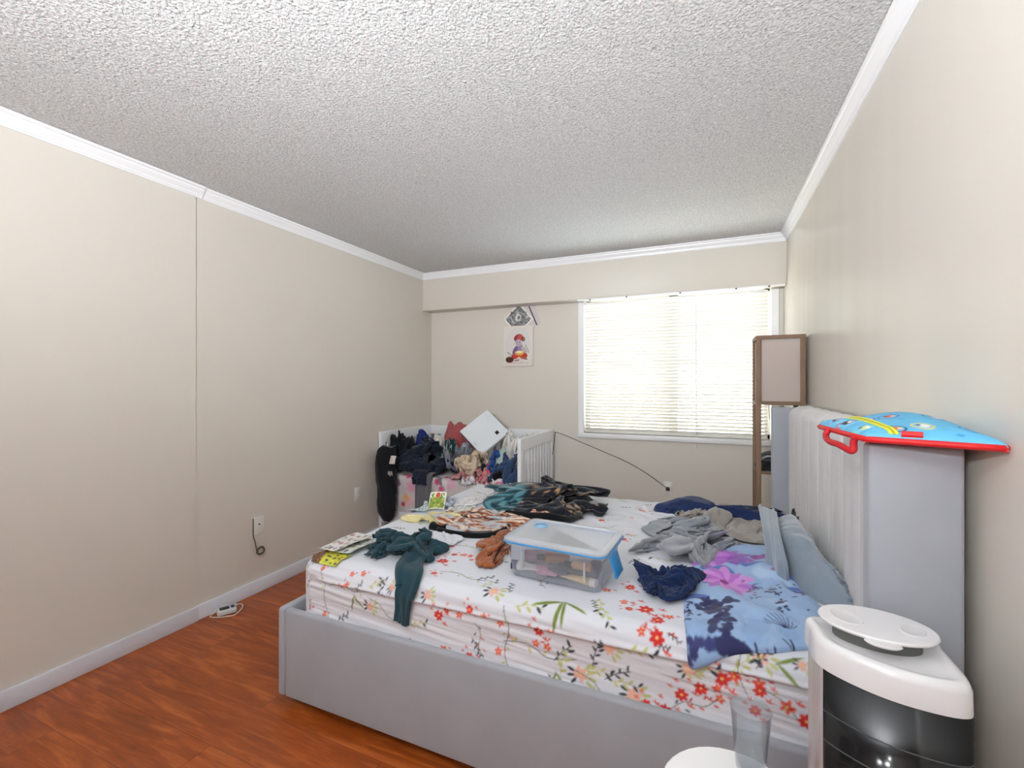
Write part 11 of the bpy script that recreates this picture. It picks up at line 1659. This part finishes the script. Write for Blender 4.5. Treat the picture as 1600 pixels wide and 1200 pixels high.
# ================================================================== WHITE HEATER IN FRONT, CUP, STOOL
ht = thing('heater', 'white rounded heater with a dark glass front standing beside the headboard', 'heater', (.345, 1.11, 0))
HW = M('heater_white', (236, 236, 238), .22, spec=.55, coat=.3)


def dshape(z, g=0.0, sc=1.0):
    """footprint: flat back, rounded left and right corners, bulging front"""
    base_ = [(.455, 1.205), (.34, 1.215), (.236, 1.205), (.230, 1.16), (.231, 1.115), (.243, 1.086), (.27, 1.060), (.31, 1.035), (.352, 1.020), (.40, 1.014), (.436, 1.018), (.455, 1.035), (.462, 1.08), (.462, 1.15)]
    base_ = [(a - .022, b + .018) for a, b in base_]
    c = (.323, 1.138)
    out = []
    for p in crom(base_, 5, True):
        d = Vector((p[0] - c[0], p[1] - c[1])); L_ = d.length
        q = max(L_ - g, .001) / L_ * sc
        out.append((c[0] + d.x * q, c[1] + d.y * q, z))
    return out


loft('body', [dshape(.03, .02), dshape(.04, .008), dshape(.74, .008), dshape(.745, .004)], HW, ht)
loft('foot_base', [dshape(0, .012), dshape(.03, .012)], M('heater_grey', (120, 122, 126), .5), ht)
loft('top_housing', [dshape(.742, .006), dshape(.744, .0), dshape(.785, .001), dshape(.795, .005), dshape(.800, .012), dshape(.8005, .020), dshape(.797, .026), dshape(.796, .034), dshape(.796, .09)], HW, ht)
fr = [p for p in dshape(0, 0)]
front = [p for p in fr if p[1] < 1.106 and p[0] < .436]
front.sort(key=lambda p: p[0])
bm = bmesh.new()
c0_ = (.323, 1.138)
lo_, hi_ = [], []
for p in front:
    lo_.append(bm.verts.new((p[0] - (p[0] - c0_[0]) * .005, p[1] + .003, .18))); hi_.append(bm.verts.new((p[0] - (p[0] - c0_[0]) * .005, p[1] + .003, .743)))
for k in range(len(front) - 1): bm.faces.new((lo_[k], lo_[k + 1], hi_[k + 1], hi_[k]))
gpn = from_bm('glass_front', bm, M('dark_glass', (18, 19, 21), .10, spec=.35), ht, True)
sm = gpn.modifiers.new('thickness', 'SOLIDIFY'); sm.thickness = .004; sm.offset = 0
for k in range(8):
    z_ = .24 + k * .06
    tube('grille_bar', [(p[0], p[1] + .0005, z_) for p in front], .0014, M('bar_grey', (70, 72, 74), .4), ht, 6)
# neck and lid
NX, NY = .322, 1.158
def ellring(ax2, ay2, z, cx_=NX, cy_=NY, n=48, rot=-.10):
    out = []
    for k in range(n):
        a = 2 * PI * k / n; u, v = ax2 * math.cos(a), ay2 * math.sin(a)
        out.append((cx_ + u * math.cos(rot) - v * math.sin(rot), cy_ + u * math.sin(rot) + v * math.cos(rot), z))
    return out
loft('neck', [ellring(.074, .046, .790), ellring(.074, .046, .826)], M('neck_grey', (96, 98, 96), .6), ht)
ld = loft('lid', [ellring(.088, .062, .824), ellring(.098, .071, .827), ellring(.100, .073, .831), ellring(.098, .071, .834), ellring(.06, .04, .8345), ellring(.01, .006, .8345)], HW, ht)
# finger dishes in the lid and its front lip
for (u, v, sx_, sy_, rt) in ((-.050, .004, .026, .034, .5), (.058, -.010, .020, .028, -.6)):
    loft('lid_dish', [ellring(sx_, sy_, .8342, NX + u, NY + v, 28, rt), ellring(sx_ * .96, sy_ * .96, .8362, NX + u, NY + v, 28, rt), ellring(sx_ * .88, sy_ * .88, .8352, NX + u, NY + v, 28, rt)], M('lid_dish', (220, 220, 222), .3), ld)
loft('lid_lip', [ellring(.026, .014, .8225, NX - .008, NY - .071, 24), ellring(.030, .017, .826, NX - .008, NY - .071, 24), ellring(.028, .016, .831, NX - .008, NY - .071, 24)], HW, ld)

# stool with a plastic cup
sx, sy = .045, .868
stl = thing('stool', 'small round white stool in the foreground carrying the clear cup', 'stool', (sx, sy, 0))
def cring(r, z, x=0, y=0, n=36): return [(x + r * math.cos(2 * PI * k / n), y + r * math.sin(2 * PI * k / n), z) for k in range(n)]
loft('seat', [cring(.115, .588, sx, sy), cring(.122, .592, sx, sy), cring(.122, .604, sx, sy), cring(.118, .608, sx, sy)], WHITE, stl)
for k in range(3):
    a = 2 * PI * k / 3 + .5
    tube('leg', [(sx + .07 * math.cos(a), sy + .07 * math.sin(a), .59), (sx + .11 * math.cos(a), sy + .11 * math.sin(a), 0)], .011, M('pine', (196, 168, 128)), stl, 10)
cupx, cupy, cz_ = .0762, .956, .6085
bm = bmesh.new()
outer = [(.0255, .0), (.0285, .03), (.0315, .07), (.0350, .110), (.0362, .1125), (.0350, .113)]
inner = [(.0335, .110), (.030, .07), (.027, .03), (.0235, .004)]
pr = [(0.0005, 0.0)] + outer + inner + [(0.0005, .004)]
vr = [[bm.verts.new((cupx + r_ * math.cos(2 * PI * k / 40), cupy + r_ * math.sin(2 * PI * k / 40), cz_ + z_)) for k in range(40)] for r_, z_ in pr]
for i in range(len(vr) - 1):
    for k in range(40): bm.faces.new((vr[i][k], vr[i][(k + 1) % 40], vr[i + 1][(k + 1) % 40], vr[i + 1][k]))
cu = from_bm('plastic_cup', bm, clear_mat('cup_plastic', (238, 240, 242), .06, .06), None, True)
tag(cu, 'clear empty plastic cup standing in the foreground left of the heater', 'cup')
